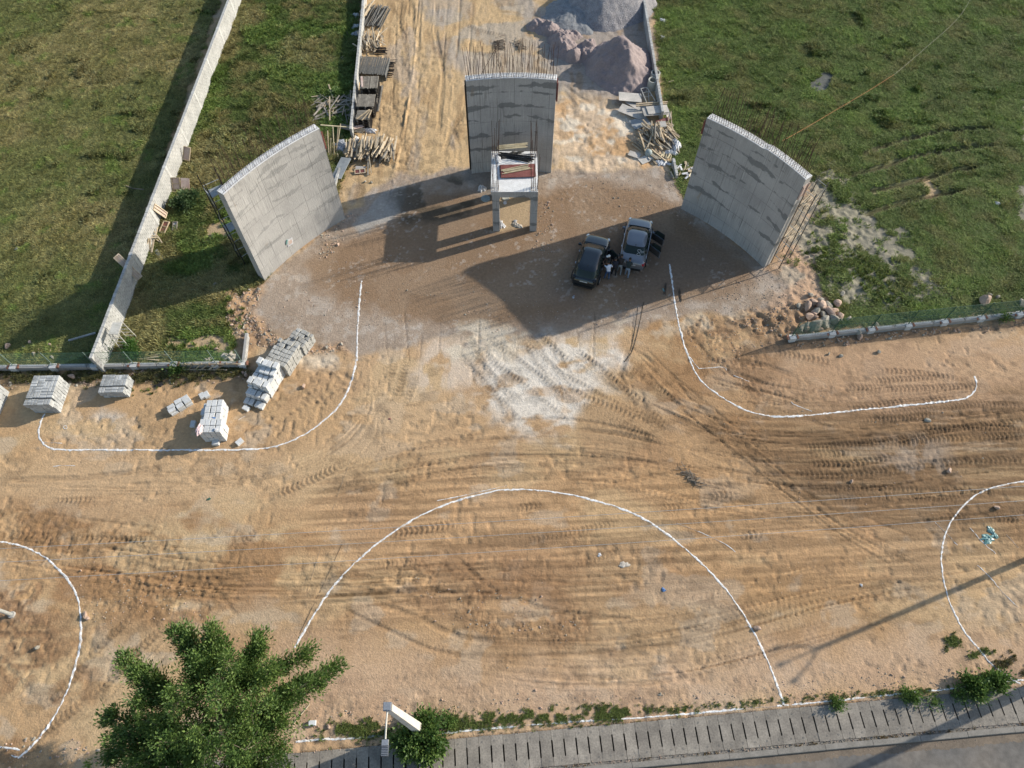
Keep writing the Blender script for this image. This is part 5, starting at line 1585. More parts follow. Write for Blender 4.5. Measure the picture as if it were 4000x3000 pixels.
# canes standing / leaning behind the left wall
rr = random.Random(8)
for i, (x0, y0, x1, y1) in enumerate(((330, 120, 345, 520), (385, 250, 360, 540), (405, 330, 380, 560), (415, 60, 440, 540), (440, 320, 430, 560), (490, 500, 500, 560), (500, 60, 470, 520), (540, 10, 480, 420))):
    a, b = P(*CU(x0, y0), 1.3 + .1 * (i % 3)), PG(*CU(x1, y1))
    rod("bamboo_pole", 'bamboo' if i % 2 else 'timber', a, b, .035, label=("leftmost long", "second long", "short left", "third long", "short middle", "short rightmost", "fourth long", "long slanting")[i] + " bamboo pole leaning in the weeds by the left wall's right edge", cat="bamboo pole", group="bamboo poles leaning behind the left wall")
# scattered old timber on the grass, left of the low wall
c = PG(*CT(400, 1400))
plank_pile("old_timber_heap", "spread heap of grey old timber in the grass left of the low wall", "timber heap", (c.x, c.y, c.z), 85, (.7, 1.9), 1.0, .8, (1.8, 1.4), .45, ['grey_timber', 'grey_timber', 'timber'], w=(.06, .13), th=(.03, .05), seed=48, tiltz=.05)
a, b = PG(*CT(290, 1140), .35), PG(*CT(345, 1310), .3)
plank("plank", 'timber', a, b, .12, .04, label="pale plank pointing up out of the old timber heap in the grass", cat="plank")
a, b = PG(*CT(305, 1310), .45), PG(*CT(303, 1600), .3)
plank("plank", 'pale_timber', a, b, .09, .05, label="straight pale plank lying up and down on the old timber heap", cat="plank")
board("plywood_piece", "red brown board under the old timber heap in the grass", "board", PG(*CT(340, 1320), .12), (1.5, .5, .02), .15, 'ply_pink')
c = PG(*CT(560, 700))
pole_bundle("bamboo_bundle", "three thin poles lying in the wall's shadow on the grass", "bamboo bundle", c, 2.0, 3, math.radians(55), 'timber', .03, .3, c.z + .05, "cane", 1, .05, 49)
a, b = PG(*CT(450, 290), .15), PG(*CT(535, 470), .15)
plank("plank", 'grey_timber', a, b, .07, .03, label="thin grey batten lying alone in the middle grass field", cat="batten")
for i, (x, y, s, lb) in enumerate(((630, 200, .7, "white plastic bag in the wall's shadow at the top of the middle field"), (625, 350, .8, "white round plastic bag in the wall's shadow, below the first bag"), (640, 450, .9, "grey sack leaning at the wall below the two white bags"))):
    crumple("plastic_bag", lb, "bag", PG(*CT(x, y)), (s, s * .8, s * .55), 'plastic' if i < 2 else 'plastic_grey', 60 + i)

# ------------------------------------------------------------------ stored materials by the right low wall
def ring_pipe(px, py, r, h, label):
    p = PG(px, py)
    n = 24
    mb = MB()
    prof = [(r, 0), (r, h - .03), (r - .02, h), (r - .09, h), (r - .11, h - .03), (r - .11, .02), (0.001, .02)]
    vs = [(q * math.cos(2 * math.pi * k / n), q * math.sin(2 * math.pi * k / n), z) for q, z in prof for k in range(n)]
    fs = [(a * n + k, a * n + (k + 1) % n, (a + 1) * n + (k + 1) % n, (a + 1) * n + k) for a in range(len(prof) - 1) for k in range(n)]
    mb.add(vs, fs)
    me = mb.mesh("concrete_ring", M['pipe_concrete'], smooth=False)
    return put("concrete_ring", me, loc=p, label=label, cat="concrete ring")
ring_pipe(*CV2(720, 350), .42, .85, "nearer concrete ring standing beside the right low wall")
ring_pipe(*CV2(755, 245), .40, .85, "farther concrete ring standing beside the right low wall, touching the heap")
# white bed-like steel frame
fr_ = [P(*CV2(*q), .5) for q in ((565, 355), (650, 335), (775, 530), (650, 560))]
c = sum(fr_, Vector()) / 4
t = thing("tubular_bedstead", "white tubular steel frame leaning by the concrete rings", "frame", (c.x, c.y, 0))
for a, b in zip(fr_, fr_[1:] + fr_[:1]):
    rod("tube", 'pale_steel', a - Vector((c.x, c.y, 0)), b - Vector((c.x, c.y, 0)), .03, t)
for f in (.3, .6):
    rod("tube", 'pale_steel', fr_[0].lerp(fr_[3], f) - Vector((c.x, c.y, 0)), fr_[1].lerp(fr_[2], f) - Vector((c.x, c.y, 0)), .015, t)
for q in fr_:
    rod("leg", 'pale_steel', q - Vector((c.x, c.y, 0)), q - Vector((c.x, c.y, .45)), .025, t)
for i, (x0, y0, x1, y1) in enumerate(((775, 380, 782, 640), (788, 380, 795, 640), (800, 300, 815, 620), (815, 400, 828, 630), (835, 460, 845, 630), (665, 430, 685, 610))):
    a, b = PG(*CV2(x0, y0), .15 + .05 * (i % 3)), PG(*CV2(x1, y1), .1)
    rod("bar", 'dark_steel' if i < 5 else 'pale_steel', a, b, .03, label=("leftmost", "second", "longest", "fourth", "short rightmost")[i] + " dark steel bar lying along the right low wall below the rings" if i < 5 else "short white tube lying inside the white steel frame", cat="bar", **({'group': "steel bars along the right low wall"} if i < 5 else {}))
def sheet(px, py, size, deg, k, label, z=.1, tilt=(0, 0), th=.04, cat="plywood sheet", frame=None, name="plywood_sheet"):
    return board(name, label, cat, PG(*CV2(px, py), z), (size[0], size[1], th), math.radians(deg), k, tilt, frame)
sheet(400, 540, (1.9, 1.15), -3, 'ply_grey', "large pale grey plywood sheet at the top left of the board heap", .42, (-.05, .06))
sheet(500, 620, (1.7, .95), -42, 'ply_grey', "darker grey plywood sheet slanting under the long planks", .22, (0, .06))
sheet(575, 610, (1.3, .35), -48, 'ply_red', "narrow dull red board beside the slanting grey sheet", .26, (0, .04))
sheet(440, 735, (2.3, .95), -28, 'ply_grey', "long grey plywood sheet at the left of the board heap", .30, (.05, .05))
sheet(550, 870, (1.5, 1.1), 20, 'cement_board', "bluish grey square board at the lower left of the board heap", .16, (0, -.06))
sheet(750, 775, (2.0, 1.0), 6, 'ply_grey', "pale grey sheet, lower one of the two on top of the board heap", .62, (-.03, 0))
sheet(785, 760, (1.75, .95), 8, 'ply_grey', "pale pinkish sheet, topmost of the board heap", .70, (-.03, 0))
sheet(660, 640, (1.1, .5), 12, 'ply_grey', "small pale board above the long planks", .25, (0, 0))
sheet(870, 880, (1.2, .35), 25, 'ply_red', "dull red board between the topmost sheets and the right timber pile", .45, (.1, 0))
sheet(950, 800, (.4, .8), 0, 'ply_grey', "small grey board upright beside the right end of the board heap", .4, (0, .3))
sheet(855, 1000, (.5, .55), 8, 'ply_grey', "small square grey board on the right timber pile", .95, (.15, 0))
sheet(470, 1318, (.95, .55), -25, 'ply_grey', "small pale board lying alone left of the grey pot", .06, (0, .03))
sheet(615, 1385, (.85, .7), 30, 'ply_grey', "square pale board below the grey pot", .05)
sheet(715, 1365, (.5, .3), 25, 'ply_grey', "small grey board right of the square pale board", .12)
for i, (q0, q1, z, lb) in enumerate((((480, 675), (930, 645), .68, "upper long pale plank across the board heap"), ((478, 700), (925, 665), .64, "lower long pale plank across the board heap"))):
    a, b = PG(*CV2(*q0), z), PG(*CV2(*q1), z)
    plank("long_plank", 'timber', a, b, .11, .08, label=lb, cat="plank")
c = PG(*CV2(800, 1080))
plank_pile("timber_pile", "large pile of grey posts and battens below the board heap on the right", "timber pile", (c.x, c.y, c.z), 125, (.9, 1.9), math.radians(106), .36, (1.35, 1.15), 1.0, ['grey_timber', 'timber', 'timber', 'pale_timber', 'grey_timber'], w=(.08, .13), th=(.05, .09), seed=61)
c = PG(*CV2(680, 1250))
plank_pile("timber_pile", "long grey timbers lying parallel below the right timber pile", "timber pile", (c.x, c.y, c.z), 12, (2.2, 3.2), math.radians(-50), .06, (.55, .35), .35, ['grey_timber', 'timber'], w=(.10, .15), th=(.06, .10), seed=62, tiltz=.03)
for i, (q0, q1) in enumerate((((860, 935), (1015, 925)), ((960, 1025), (1110, 1110)), ((925, 1000), (1080, 1130)), ((985, 750), (1000, 1030)), ((945, 830), (955, 1010)))):
    a, b = PG(*CV2(*q0), .6 - .1 * (i % 2)), PG(*CV2(*q1), .35)
    plank("batten", 'timber', a, b, .08, .05, label=("pale batten lying across the upper edge of the right timber pile", "outer pale batten pointing down right from the right timber pile", "inner pale batten pointing down right from the right timber pile", "outer upright batten at the right end of the board heap", "inner upright batten at the right end of the board heap")[i], cat="batten")
a, b = PG(*CV2(735, 1385), .1), PG(*CV2(790, 1460), .08)
plank("short_plank", 'timber', a, b, .16, .05, label="short broad plank pointing at the white bag below the right timber pile", cat="plank")
a, b = PG(*CV2(180, 590), .18), PG(*CV2(395, 615), .22)
plank("plank", 'grey_timber', a, b, .10, .05, label="thin plank sticking out left from under the large pale sheet", cat="plank")
p = PG(*CV2(668, 1310))
bm = bmesh.new(); bmesh.ops.create_uvsphere(bm, u_segments=20, v_segments=12, radius=.30)
me = bpy.data.meshes.new("round_pot"); bm.to_mesh(me); bm.free(); me.materials.append(M['grey_ball'])
for pg in me.polygons: pg.use_smooth = True
pot = put("round_pot", me, None, (p.x, p.y, p.z + .25), label="round grey pot turned upside down beside the long grey timbers", cat="pot")
put("rim", MB().tube((0, 0, -.24), (0, 0, -.18), .24, .26, 20).mesh("rim", M['grey_ball']), pot)
crumple("plastic_bag", "white plastic bag on the ground at the lower end of the right timber pile", "bag", PG(*CV2(865, 1430)), (.9, .7, .35), 'plastic', 71)
crumple("plastic_bag", "white plastic sheet hanging over the wall beside the right timber pile", "bag", PG(*CV2(1060, 1200), .2), (.6, 1.5, .6), 'plastic', 72)
crumple("plastic_bag", "white plastic tangled with canes at the lower right of the right timber pile", "bag", PG(*CV2(1000, 1290), .1), (1.0, .5, .4), 'plastic', 73)
c = PG(*CV2(925, 1340))
pole_bundle("cane_heap", "heap of cut bamboo ends at the foot of the right timber pile", "bamboo heap", c, .55, 22, math.radians(70), 'bamboo', .035, .8, c.z, "cane", 4, .06, 74)
def hose(name, label, cat, pts, r, k, dz=.05):
    q = [PG(*p, dz) for p in pts]
    c = spline(q, .15)
    mb = MB().path(c, r, 5)
    return mb.put(name, M[k], label=label, cat=cat)
hose("hose", "thin pale blue hose looping left of the board heap", "hose", [CV2(*q) for q in ((345, 730), (350, 800), (400, 880), (460, 935), (540, 968), (640, 965), (760, 945), (860, 955), (1050, 982))], .022, 'plastic_grey', .15)
c = PG(*CV2(1160, 1550))
plank_pile("rubbish_heap", "small heap of pale rubble and canes between the wall stub and the right wall", "rubbish heap", (c.x, c.y, c.z), 34, (.3, .9), .4, 1.2, (1.0, .8), .35, ['bamboo', 'plastic', 'timber', 'grey_timber'], w=(.05, .2), th=(.03, .08), seed=75, part="scrap")

# ------------------------------------------------------------------ boards and timber beside the left boundary wall
def CL(x, y): return (400 + x / 3.0156, 550 + y / 3.0156)
def panel4(name, label, cat, pts, k, frame=None, cross=(), th=.03):
    """framed board from its four corner points (bl, br, tr, tl)"""
    p = [Vector(q) for q in pts]
    o = sum(p, Vector()) / 4
    ux = ((p[1] - p[0]) + (p[2] - p[3])) / 2; uy = ((p[3] - p[0]) + (p[2] - p[1])) / 2
    w, l = ux.length, uy.length
    x = ux.normalized(); z = x.cross(uy).normalized(); y = z.cross(x)
    t = thing(name, label, cat)
    t.matrix_world = Matrix.Translation(o) @ Matrix((x, y, z)).transposed().to_4x4()
    put("sheet", ub(k), t, (0, 0, 0), (0, 0, 0), (w, l, th))
    if frame:
        h = .06
        for (cx, cy, sx, sy) in ((0, l / 2 - .03, w, .06), (0, -l / 2 + .03, w, .06), (w / 2 - .03, 0, .06, l - .12), (-w / 2 + .03, 0, .06, l - .12)):
            put("batten", ub(frame), t, (cx, cy, th / 2 + h / 2), (0, 0, 0), (sx, sy, h))
        for c in cross:
            put("batten", ub(frame), t, (0, c * l, th / 2 + h / 2 - .005), (0, 0, 0), (w - .12, .055, h))
    return t
def PL(x, y, z): return P(*CL(x, y), z)
panel4("shutter_board", "pinkish framed shutter board standing at the wall, uppermost of the row", "shutter board", [PL(912, 200, .25), PL(1000, 232, .2), PL(1070, 90, .8), PL(990, 75, 1.0)], 'ply_pink', 'pale_timber')
panel4("shutter_board", "left one of the two shutter boards side by side, with a cross batten", "shutter board", [PL(808, 570, .15), PL(905, 578, .15), PL(930, 432, .8), PL(832, 438, .8)], 'ply_pink', 'timber', (0.0,))
panel4("shutter_board", "right one of the two shutter boards side by side, bare face up", "shutter board", [PL(908, 575, .2), PL(1010, 582, .15), PL(1043, 445, .7), PL(940, 440, .8)], 'ply_pink')
panel4("shutter_board", "tiny framed shutter lying below the two boards side by side", "shutter board", [PL(862, 708, .1), PL(905, 712, .1), PL(942, 645, .2), PL(888, 642, .2)], 'ply_red', 'timber')
panel4("shutter_board", "framed shutter board leaning on the sunny wall face with a centre batten", "shutter board", [PL(588, 812, 1.4), PL(732, 908, .25), PL(770, 852, .25), PL(612, 738, 1.5)], 'ply_pink', 'pale_timber', (0.0,))
panel4("shutter_board", "framed shutter with broken edge lying in the weeds left", "shutter board", [PL(690, 1085, .1), PL(738, 1090, .1), PL(798, 960, .25), PL(700, 942, .25)], 'ply_red', 'timber', (.05,))
panel4("shutter_board", "mossy grey framed shutter in the weeds beside the broken one", "shutter board", [PL(828, 1060, .1), PL(890, 1055, .1), PL(880, 955, .2), PL(825, 960, .2)], 'cement_board', 'grey_timber', (0.1,))
panel4("shutter_board", "long shutter board laid over the top of the boundary wall", "shutter board", [PL(140, 1390, 1.6), PL(425, 1655, .75), PL(465, 1588, .75), PL(182, 1318, 1.95)], 'ply_pink', 'pale_timber', (-.17, .17))
panel4("grey_board", "weathered grey board lying flat in the grass below the timber sticks", "board", [PL(600, 1290, .12), PL(705, 1415, .1), PL(735, 1385, .1), PL(650, 1280, .15)], 'cement_board')
panel4("small_board", "small reddish board in the weeds below the grey board", "board", [PL(490, 1420, .1), PL(545, 1435, .08), PL(550, 1400, .1), PL(500, 1390, .12)], 'ply_pink')
for i, (x0, y0, z0, x1, y1, z1, w, lb) in enumerate(((485, 1320, .1, 545, 1150, .9, .12, "outermost left pale stick leaning at the wall"), (505, 1355, .1, 540, 1170, .7, .07, "thin stick between the leaning pale sticks"), (555, 1310, .1, 562, 1150, .7, .12, "upright pale stick in the middle of the stick group"),
        (575, 1340, .1, 605, 1160, .6, .12, "rightmost long pale stick of the stick group"), (610, 1065, .45, 705, 1200, .2, .08, "pale stick slanting down right over the stick group"), (650, 1020, .5, 620, 1160, .3, .06, "short stick crossing at the top of the stick group"),
        (555, 1140, .45, 650, 1142, .4, .06, "level stick across the stick group"), (580, 1115, .5, 660, 1128, .45, .06, "upper level stick across the stick group"), (635, 1160, .3, 700, 1210, .1, .05, "short stick at the right foot of the stick group"), (780, 592, .1, 868, 598, .1, .08, "batten lying below the two boards side by side"), (830, 620, .06, 950, 608, .06, .05, "thin grey batten near the tiny framed shutter"))):
    plank("stick", 'pale_timber' if i < 9 else 'timber', PL(x0, y0, z0), PL(x1, y1, z1), w, .05, label=lb, cat="stick")
hose("branch", "bare dark branch lying in the wall's shadow on the left field", "branch", [CL(*q) for q in ((285, 545), (330, 562), (370, 575), (430, 585), (500, 592))], .035, 'bark', .15)
hose("branch", "small pale stick lying on the right grass field near the wall", "stick", [CV2(*q) for q in ((960, 280), (1000, 268), (1035, 262))], .03, 'timber', .15)

# steel stool-like frame table by the end of the wall
def CF(x, y): return (300 + x / 3.16, 1150 + y / 3.16)
top4 = [P(*CF(*q), 1.9) for q in ((390, 488), (510, 492), (560, 342), (445, 345))]
o = sum(top4, Vector()) / 4
t = thing("platform_steps", "white steel platform on ladder legs in the corner of the middle field", "platform", (o.x, o.y, 0))
tl = [q - Vector((o.x, o.y, 0)) for q in top4]
mb = MB()
mb.add(tl + [q - Vector((0, 0, .04)) for q in tl], [(0, 1, 2, 3), (7, 6, 5, 4), (0, 4, 5, 1), (1, 5, 6, 2), (2, 6, 7, 3), (3, 7, 4, 0)])
mb.put("platform_top", M['pale_steel'], t)
feet4 = [P(*CF(*q), 0.05) - Vector((o.x, o.y, 0)) for q in ((500, 640), (632, 655), (690, 480), (560, 470))]
feet4 = [tl[0].copy() + Vector((0.05, -.1, -1.85)), tl[1].copy() + Vector((.12, -.1, -1.85)), tl[2].copy() + Vector((.12, .05, -1.85)), tl[3].copy() + Vector((.05, .05, -1.85))]
for a, b in zip(tl, feet4):
    rod("leg", 'pale_steel', a, b, .028, t)
for (i, j) in ((0, 1), (3, 2)):
    for f in (.25, .45, .65, .85):
        rod("rung", 'pale_steel', tl[i].lerp(feet4[i], f), tl[j].lerp(feet4[j], f), .020, t)
for f in (.55,):
    rod("rung", 'pale_steel', tl[0].lerp(feet4[0], f), tl[3].lerp(feet4[3], f), .016, t)
# pipe over the grass left of the wall
rod("steel_pipe", 'grey_steel', PG(272, 1334, .12), PG(378, 1305, .14), .08, label="pale pipe lying on the left field beside the wall end", cat="pipe")
# wooden ladder against the fence wall
lad = thing("ladder", "rough wooden ladder leaning flat on the low wall of the left fence", "ladder", tuple(P(820, 1440, 0)))
lo = Vector(lad.location)
ra, rb = P(*CF(1300, 865), .55) - lo, P(*CF(2020, 858), .55) - lo
sa, sb = PG(*CF(1265, 935), .1) - lo, PG(*CF(1860, 942), .1) - lo
plank("rail", 'timber', ra, rb, .08, .06, lad); plank("rail", 'timber', sa, sb, .08, .06, lad)
for f in (.05, .18, .32, .45, .60, .74):
    a, b = ra.lerp(rb, f), sa.lerp(sb, f + .03)
    dlt = (a - b) * .12
    plank("rung", 'timber', a + dlt + Vector((0, 0, .04)), b - dlt + Vector((0, 0, .04)), .09, .05, lad)
for i, (q0, q1) in enumerate((((790, 800), (1010, 720)), ((800, 810), (1065, 735)), ((930, 770), (1150, 765)), ((790, 815), (1035, 835)), ((850, 815), (1030, 795)))):
    plank("batten", 'timber', PG(*CF(*q0), .1 + .04 * i), PG(*CF(*q1), .12 + .04 * i), .07, .04,
          label=("uppermost batten of the fan behind the left fence", "second batten of the fan behind the left fence", "level batten right of the fan behind the left fence", "lowest batten of the fan behind the left fence", "short batten above the lowest one behind the left fence")[i], cat="batten")
hose("bent_stick", "thin stick standing in the grass below the white steel platform", "stick", [CF(530, 790), CF(580, 660), CF(640, 480)], .025, 'timber', .2)
crumple("sack", "dirty white sack lying behind the left fence, smaller one", "sack", PG(*CF(1640, 810)), (.8, .5, .4), 'sack', 81)
crumple("sack", "big dirty white sack behind the right end of the left fence", "sack", PG(*CF(1890, 780)), (1.0, .85, .55), 'sack', 82)
crumple("plastic_bag", "white plastic rag in the shade on the middle field", "bag", PG(*CF(1085, 155)), (.45, .35, .2), 'plastic', 83)
crumple("plastic_bag", "small white litter on the left field near the wall", "litter", PG(*CF(270, 68)), (.22, .16, .1), 'plastic', 84)
crumple("plastic_bag", "clear plastic sheet on the grass at the top of the boundary wall", "plastic sheet", PG(962, 34), (.8, .5, .2), 'plastic_grey', 85)
crumple("plastic_bag", "white litter in the lower left field", "litter", PG(67, 975), (.3, .3, .2), 'plastic', 86)
crumple("plastic_bag", "white plastic bag on the right field beside the wall, upper one", "bag", PG(2590, 82), (.7, .5, .3), 'plastic', 87)
crumple("plastic_bag", "white plastic bag on the right field beside the wall, lower one", "bag", PG(2588, 148), (.7, .45, .3), 'plastic', 88)
crumple("plastic_bag", "bright white bag alone on the lower part of the right field", "bag", PG(3894, 796), (.4, .4, .25), 'plastic', 89)
crumple("plastic_sheet", "crumpled teal plastic sheet inside the right lime arc", "plastic sheet", PG(3858, 2104), (.85, .55, .18), 'plastic_teal', 90)
crumple("plastic_sheet", "narrow upper end of the teal plastic sheet", "plastic sheet", PG(3876, 2078), (.35, .75, .16), 'plastic_teal', 91)
crumple("green_litter", "small bright green plastic scrap on the left dirt", "litter", PG(815, 1950), (.25, .16, .05), 'fence_green', 92)
crumple("red_litter", "small red scrap on the dirt below the lime bend", "litter", PG(1522, 1636), (.16, .16, .06), 'ply_red', 93)
crumple("white_litter", "white paper scrap inside the half circle", "litter", PG(2342, 2167), (.22, .22, .08), 'plastic', 94)
crumple("sack", "flattened beige rag right of the white paper scrap in the half circle", "rag", PG(2438, 2206), (.55, .35, .08), 'sack', 95)
crumple("blue_litter", "small dark blue scrap on the dirt inside the half circle's right side", "litter", PG(2592, 2304), (.24, .2, .1), 'blue_item', 96)
crumple("white_litter", "small white scrap right of the half circle", "litter", PG(3364, 2285), (.16, .14, .06), 'plastic', 97)
crumple("bottle", "small clear bottle on the dirt near the car park, left of the black car", "bottle", PG(2240, 1160), (.14, .30, .1), 'plastic_grey', 98)
crumple("bottle", "small pale green bottle in the shade left of the steep lime line", "bottle", PG(2592, 1133), (.12, .28, .1), 'plastic_teal', 99)
crumple("white_litter", "white scrap on the drain slabs in the lower right", "litter", PG(3144, 2810), (.16, .2, .06), 'plastic', 100)
crumple("black_bag", "black plastic bag on the dirt left of the kerbstone heap", "bag", PG(625, 1502), (.6, .35, .12), 'black_steel', 101)
p = PG(1222, 2825)
put("kerbstone", KB1, None, (p.x, p.y, p.z + .1), (0, 0, .05), (1.2, .55, .9), label="white kerbstone lying near the tree's right side", cat="kerbstone")
rod("white_stick", 'bamboo', PG(1148, 2828, .04), PG(1210, 2752, .04), .025, label="thin white stick on the dirt right of the tree", cat="stick")
# poster hanging low on the left wall front
pw = P(1122, 940, 1.15)
q = Vector((-17.53, 31.55, 0)) + dL * ((pw - Vector((-17.53, 31.55, 0))).dot(dL)); u_ = (q - Vector((-17.53, 31.55, 0))).length / LL
q += bkL * (.35 * 4 * u_ * (1 - u_) - .03); q.z = 1.25
t = thing("small_poster", "small white poster with a blurred picture hung low on the sunlit wall", "poster", tuple(q), math.atan2(dL.y, dL.x))
put("sheet", ub('plastic'), t, (0, 0, 0), (0, .15, 0), (.50, .02, .60))
put("picture", ub('ply_pink'), t, (0.02, -.014, 0), (0, .15, 0), (.28, .01, .32))
put("cover", ub('plastic_teal'), t, (-.24, -.02, .22), (0, .5, 0), (.12, .05, .35))

# ------------------------------------------------------------------ sand and gravel heaps
def heap(name, label, c, half, peaks, k, seed, n=120, rough=.10, warp=.5):
    """dumped material: several cones at the angle of repose, peaks = (x, y, height, slope)"""
    u = np.linspace(-half, half, n)
    XX, YY = np.meshgrid(u, u)
    wx = XX + (fbm(XX * .7 + seed, YY * .7, seed, 4) - .5) * 2 * warp
    wy = YY + (fbm(XX * .7, YY * .7 + seed, seed + 3, 4) - .5) * 2 * warp
    H = np.full(XX.shape, -9.0)
    for (px, py, h, sl) in peaks:
        d = np.sqrt((wx - px) ** 2 + (wy - py) ** 2)
        H = np.maximum(H, h - sl * np.sqrt(d * d + .03) - .06 * np.maximum(0, d - h) )
    H = H + (fbm(XX * 1.3, YY * 1.3, seed + 9, 5) - .5) * rough * 2 * sstep(-.2, .5, H) + (fbm(XX * 5, YY * 5, seed + 19, 3) - .5) * rough * .5
    idx = np.arange(n * n).reshape(n, n)
    ok = H > -.18
    kq = ok[:-1, :-1] & ok[1:, :-1] & ok[:-1, 1:] & ok[1:, 1:]
    q = np.stack([idx[:-1, :-1][kq], idx[:-1, 1:][kq], idx[1:, 1:][kq], idx[1:, :-1][kq]], 1)
    me = mesh_np(name, np.stack([XX.ravel(), YY.ravel(), H.ravel()], 1), q, M[k], True)
    return put(name, me, None, (c[0], c[1], 0), label=label, cat="heap")
M['sand_pink'] = mat("pinkish_stone_dust", (0.31, 0.25, 0.235), (0.25, 0.205, 0.20), .8, 0.95, 0.03, 9, fine=.12)
M['gravel_grey'] = mat("grey_gravel", (0.33, 0.315, 0.315), (0.23, 0.22, 0.225), 2.2, 0.95, 0.09, 11, fine=.4)
M['gravel_blue'] = mat("blue_grey_gravel", (0.27, 0.28, 0.285), (0.20, 0.205, 0.21), 2.2, 0.95, 0.05, 12, fine=.3)
c = P(2412, 262)
heap("sand_heap", "tall pinkish stone dust heap nearest the concrete rings by the right low wall", (c.x, c.y, 0), 5.6, [(.1, .3, 2.9, .88), (.5, -1.0, 2.4, .88), (-1.1, 1.1, 1.7, .85)], 'sand_pink', 3, warp=.42, rough=.30)
c = P(2380, 30)
heap("gravel_heap", "big grey gravel heap cut by the top edge of the picture", (c.x, c.y + .5, 0), 8.0, [(.0, .9, 3.7, .80), (.3, 3.6, 3.6, .78), (-.5, -1.0, 2.4, .78)], 'gravel_grey', 9, warp=.30, rough=.16)
c = P(2140, 120)
heap("sand_heap", "small low ridge of stone dust left of the big gravel heap", (c.x, c.y, 0), 3.0, [(-.6, .6, .85, .75), (.1, .1, .9, .8), (.8, -.8, .8, .8)], 'sand_pink', 15, warp=.8, rough=.35)
c = P(2235, 190)
heap("sand_heap", "low broken ridge of stone dust between the gravel heap and the tall pink heap", (c.x, c.y, 0), 3.6, [(-1.0, .9, 1.0, .75), (-.8, -.2, 1.15, .8), (.2, -.9, 1.0, .75), (1.4, -.7, 1.2, .8), (-.3, 1.6, .8, .8)], 'sand_pink', 21, warp=.85, rough=.38)
c = P(2235, 75)
heap("gravel_heap", "low bluish gravel spread at the foot of the big gravel heap", (c.x, c.y, 0), 4.5, [(0, 0, .75, .28), (.6, 1.4, .8, .3), (-1.2, .9, .5, .28)], 'gravel_blue', 27, warp=.9, rough=.12)
c = P(1950, 175)
for i, (px, py, s, lb) in enumerate(((1950, 178, 1.0, "dark dry weed heap on the sandy lane above the middle wall's rebars"), (2030, 178, .7, "smaller dark weed heap right of the first one above the rebars"), (2705, 1868, .5, "clump of dry grey weeds lying on the dirt right of centre"))):
    p = PG(px, py)
    pole_bundle("dry_weeds", lb, "dry weeds", p, 1.0 * s, 40, .4 * i, 'bark', .02, 1.3 * s, p.z, "stem", 4, .35, 110 + i)

# ------------------------------------------------------------------ rocks
def rock_mesh(seed, k):
    r = random.Random(seed)
    bm = bmesh.new()
    bmesh.ops.create_icosphere(bm, subdivisions=2, radius=.5)
    for _ in range(9):
        n = Vector((r.gauss(0, 1), r.gauss(0, 1), r.gauss(0, .8))).normalized()
        d = r.uniform(.22, .38)
        for v in bm.verts:
            s = v.co.dot(n)
            if s > d: v.co -= n * (s - d) * .92
    for v in bm.verts: v.co += Vector((r.gauss(0, .008), r.gauss(0, .008), r.gauss(0, .008)))
    me = bpy.data.meshes.new("rock"); bm.to_mesh(me); bm.free()
    me.materials.append(M[k])
    return me
ROCKP = [rock_mesh(i, 'rock_pink') for i in range(6)]
ROCKG = [rock_mesh(20 + i, 'rock_grey') for i in range(5)]
def CB(x, y): return (3050 + x / 3.687, 1120 + y / 3.687)
rocks = [(360, 325, .55, .95, 0, 'p', "long upright reddish boulder at the left edge of the rock pile"), (435, 265, .75, .85, 0, 'p', "rounded pink boulder at the top left of the rock pile"), (545, 310, .85, 1.0, 1, 'p', "large rough boulder in the upper middle of the rock pile"),
         (500, 370, .75, .8, 1, 'g', "grey pink boulder under the upper middle of the rock pile"), (395, 460, .55, .95, 2, 'p', "tall bright orange boulder at the left of the rock pile"), (455, 410, .6, .6, 3, 'p', "orange boulder beside the tall bright one"),
         (470, 470, .55, .35, 0, 'p', "pale flat yellowish stone in the middle left of the rock pile"), (650, 300, .7, .8, 1, 'g', "white grey rough stone on the earth above the rock pile"), (790, 270, .7, .7, 0, 'p', "smooth reddish boulder right above the rock pile"),
         (690, 400, 1.1, .6, 2, 'p', "long flat reddish slab across the middle of the rock pile"), (740, 370, .9, .6, 3, 'p', "pointed white pink slab in the right part of the rock pile"), (590, 420, .6, .5, 2, 'g', "small pale blue grey stone left of the reddish slab"),
         (825, 440, .75, .75, 4, 'p', "orange boulder at the right edge of the rock pile"), (745, 510, .95, .95, 0, 'g', "big round grey beige boulder behind the fence"), (620, 540, 1.3, .95, 1, 'g', "wide mossy grey boulder behind the fence"),
         (465, 575, .95, 1.2, 2, 'g', "large dark grey boulder behind the fence, left of the wide one"), (385, 595, .6, .6, 3, 'g', "rounded grey stone behind the fence near its left end"), (300, 610, .6, .4, 4, 'g', "small dark green stone behind the fence near its left end"),
         (355, 640, .6, .45, 0, 'p', "flat brown stone touching the fence wall"), (275, 645, .55, .4, 1, 'g', "leftmost small stone touching the fence wall"), (435, 650, .6, .3, 2, 'p', "low pink stone touching the fence wall"), (550, 630, .45, .35, 3, 'p', "small stone touching the fence wall under the wide boulder"),
         (560, 220, .5, .4, 3, 'g', "white jagged stone at the top of the rock pile"), (965, 470, .55, .35, 4, 'g', "pale jagged stone at the right end of the rock pile"), (855, 490, .3, .3, 4, 'g', "small pale stone right of the orange boulder"), (420, 150, .5, .4, 0, 'g', "dark stone on the earth slope above the rock pile"), (870, 120, .7, .4, 1, 'g', "flat dark stone in the mud above the rock pile"), (240, 310, .5, .4, 4, 'g', "white spotted stone on the earth left of the rock pile")]
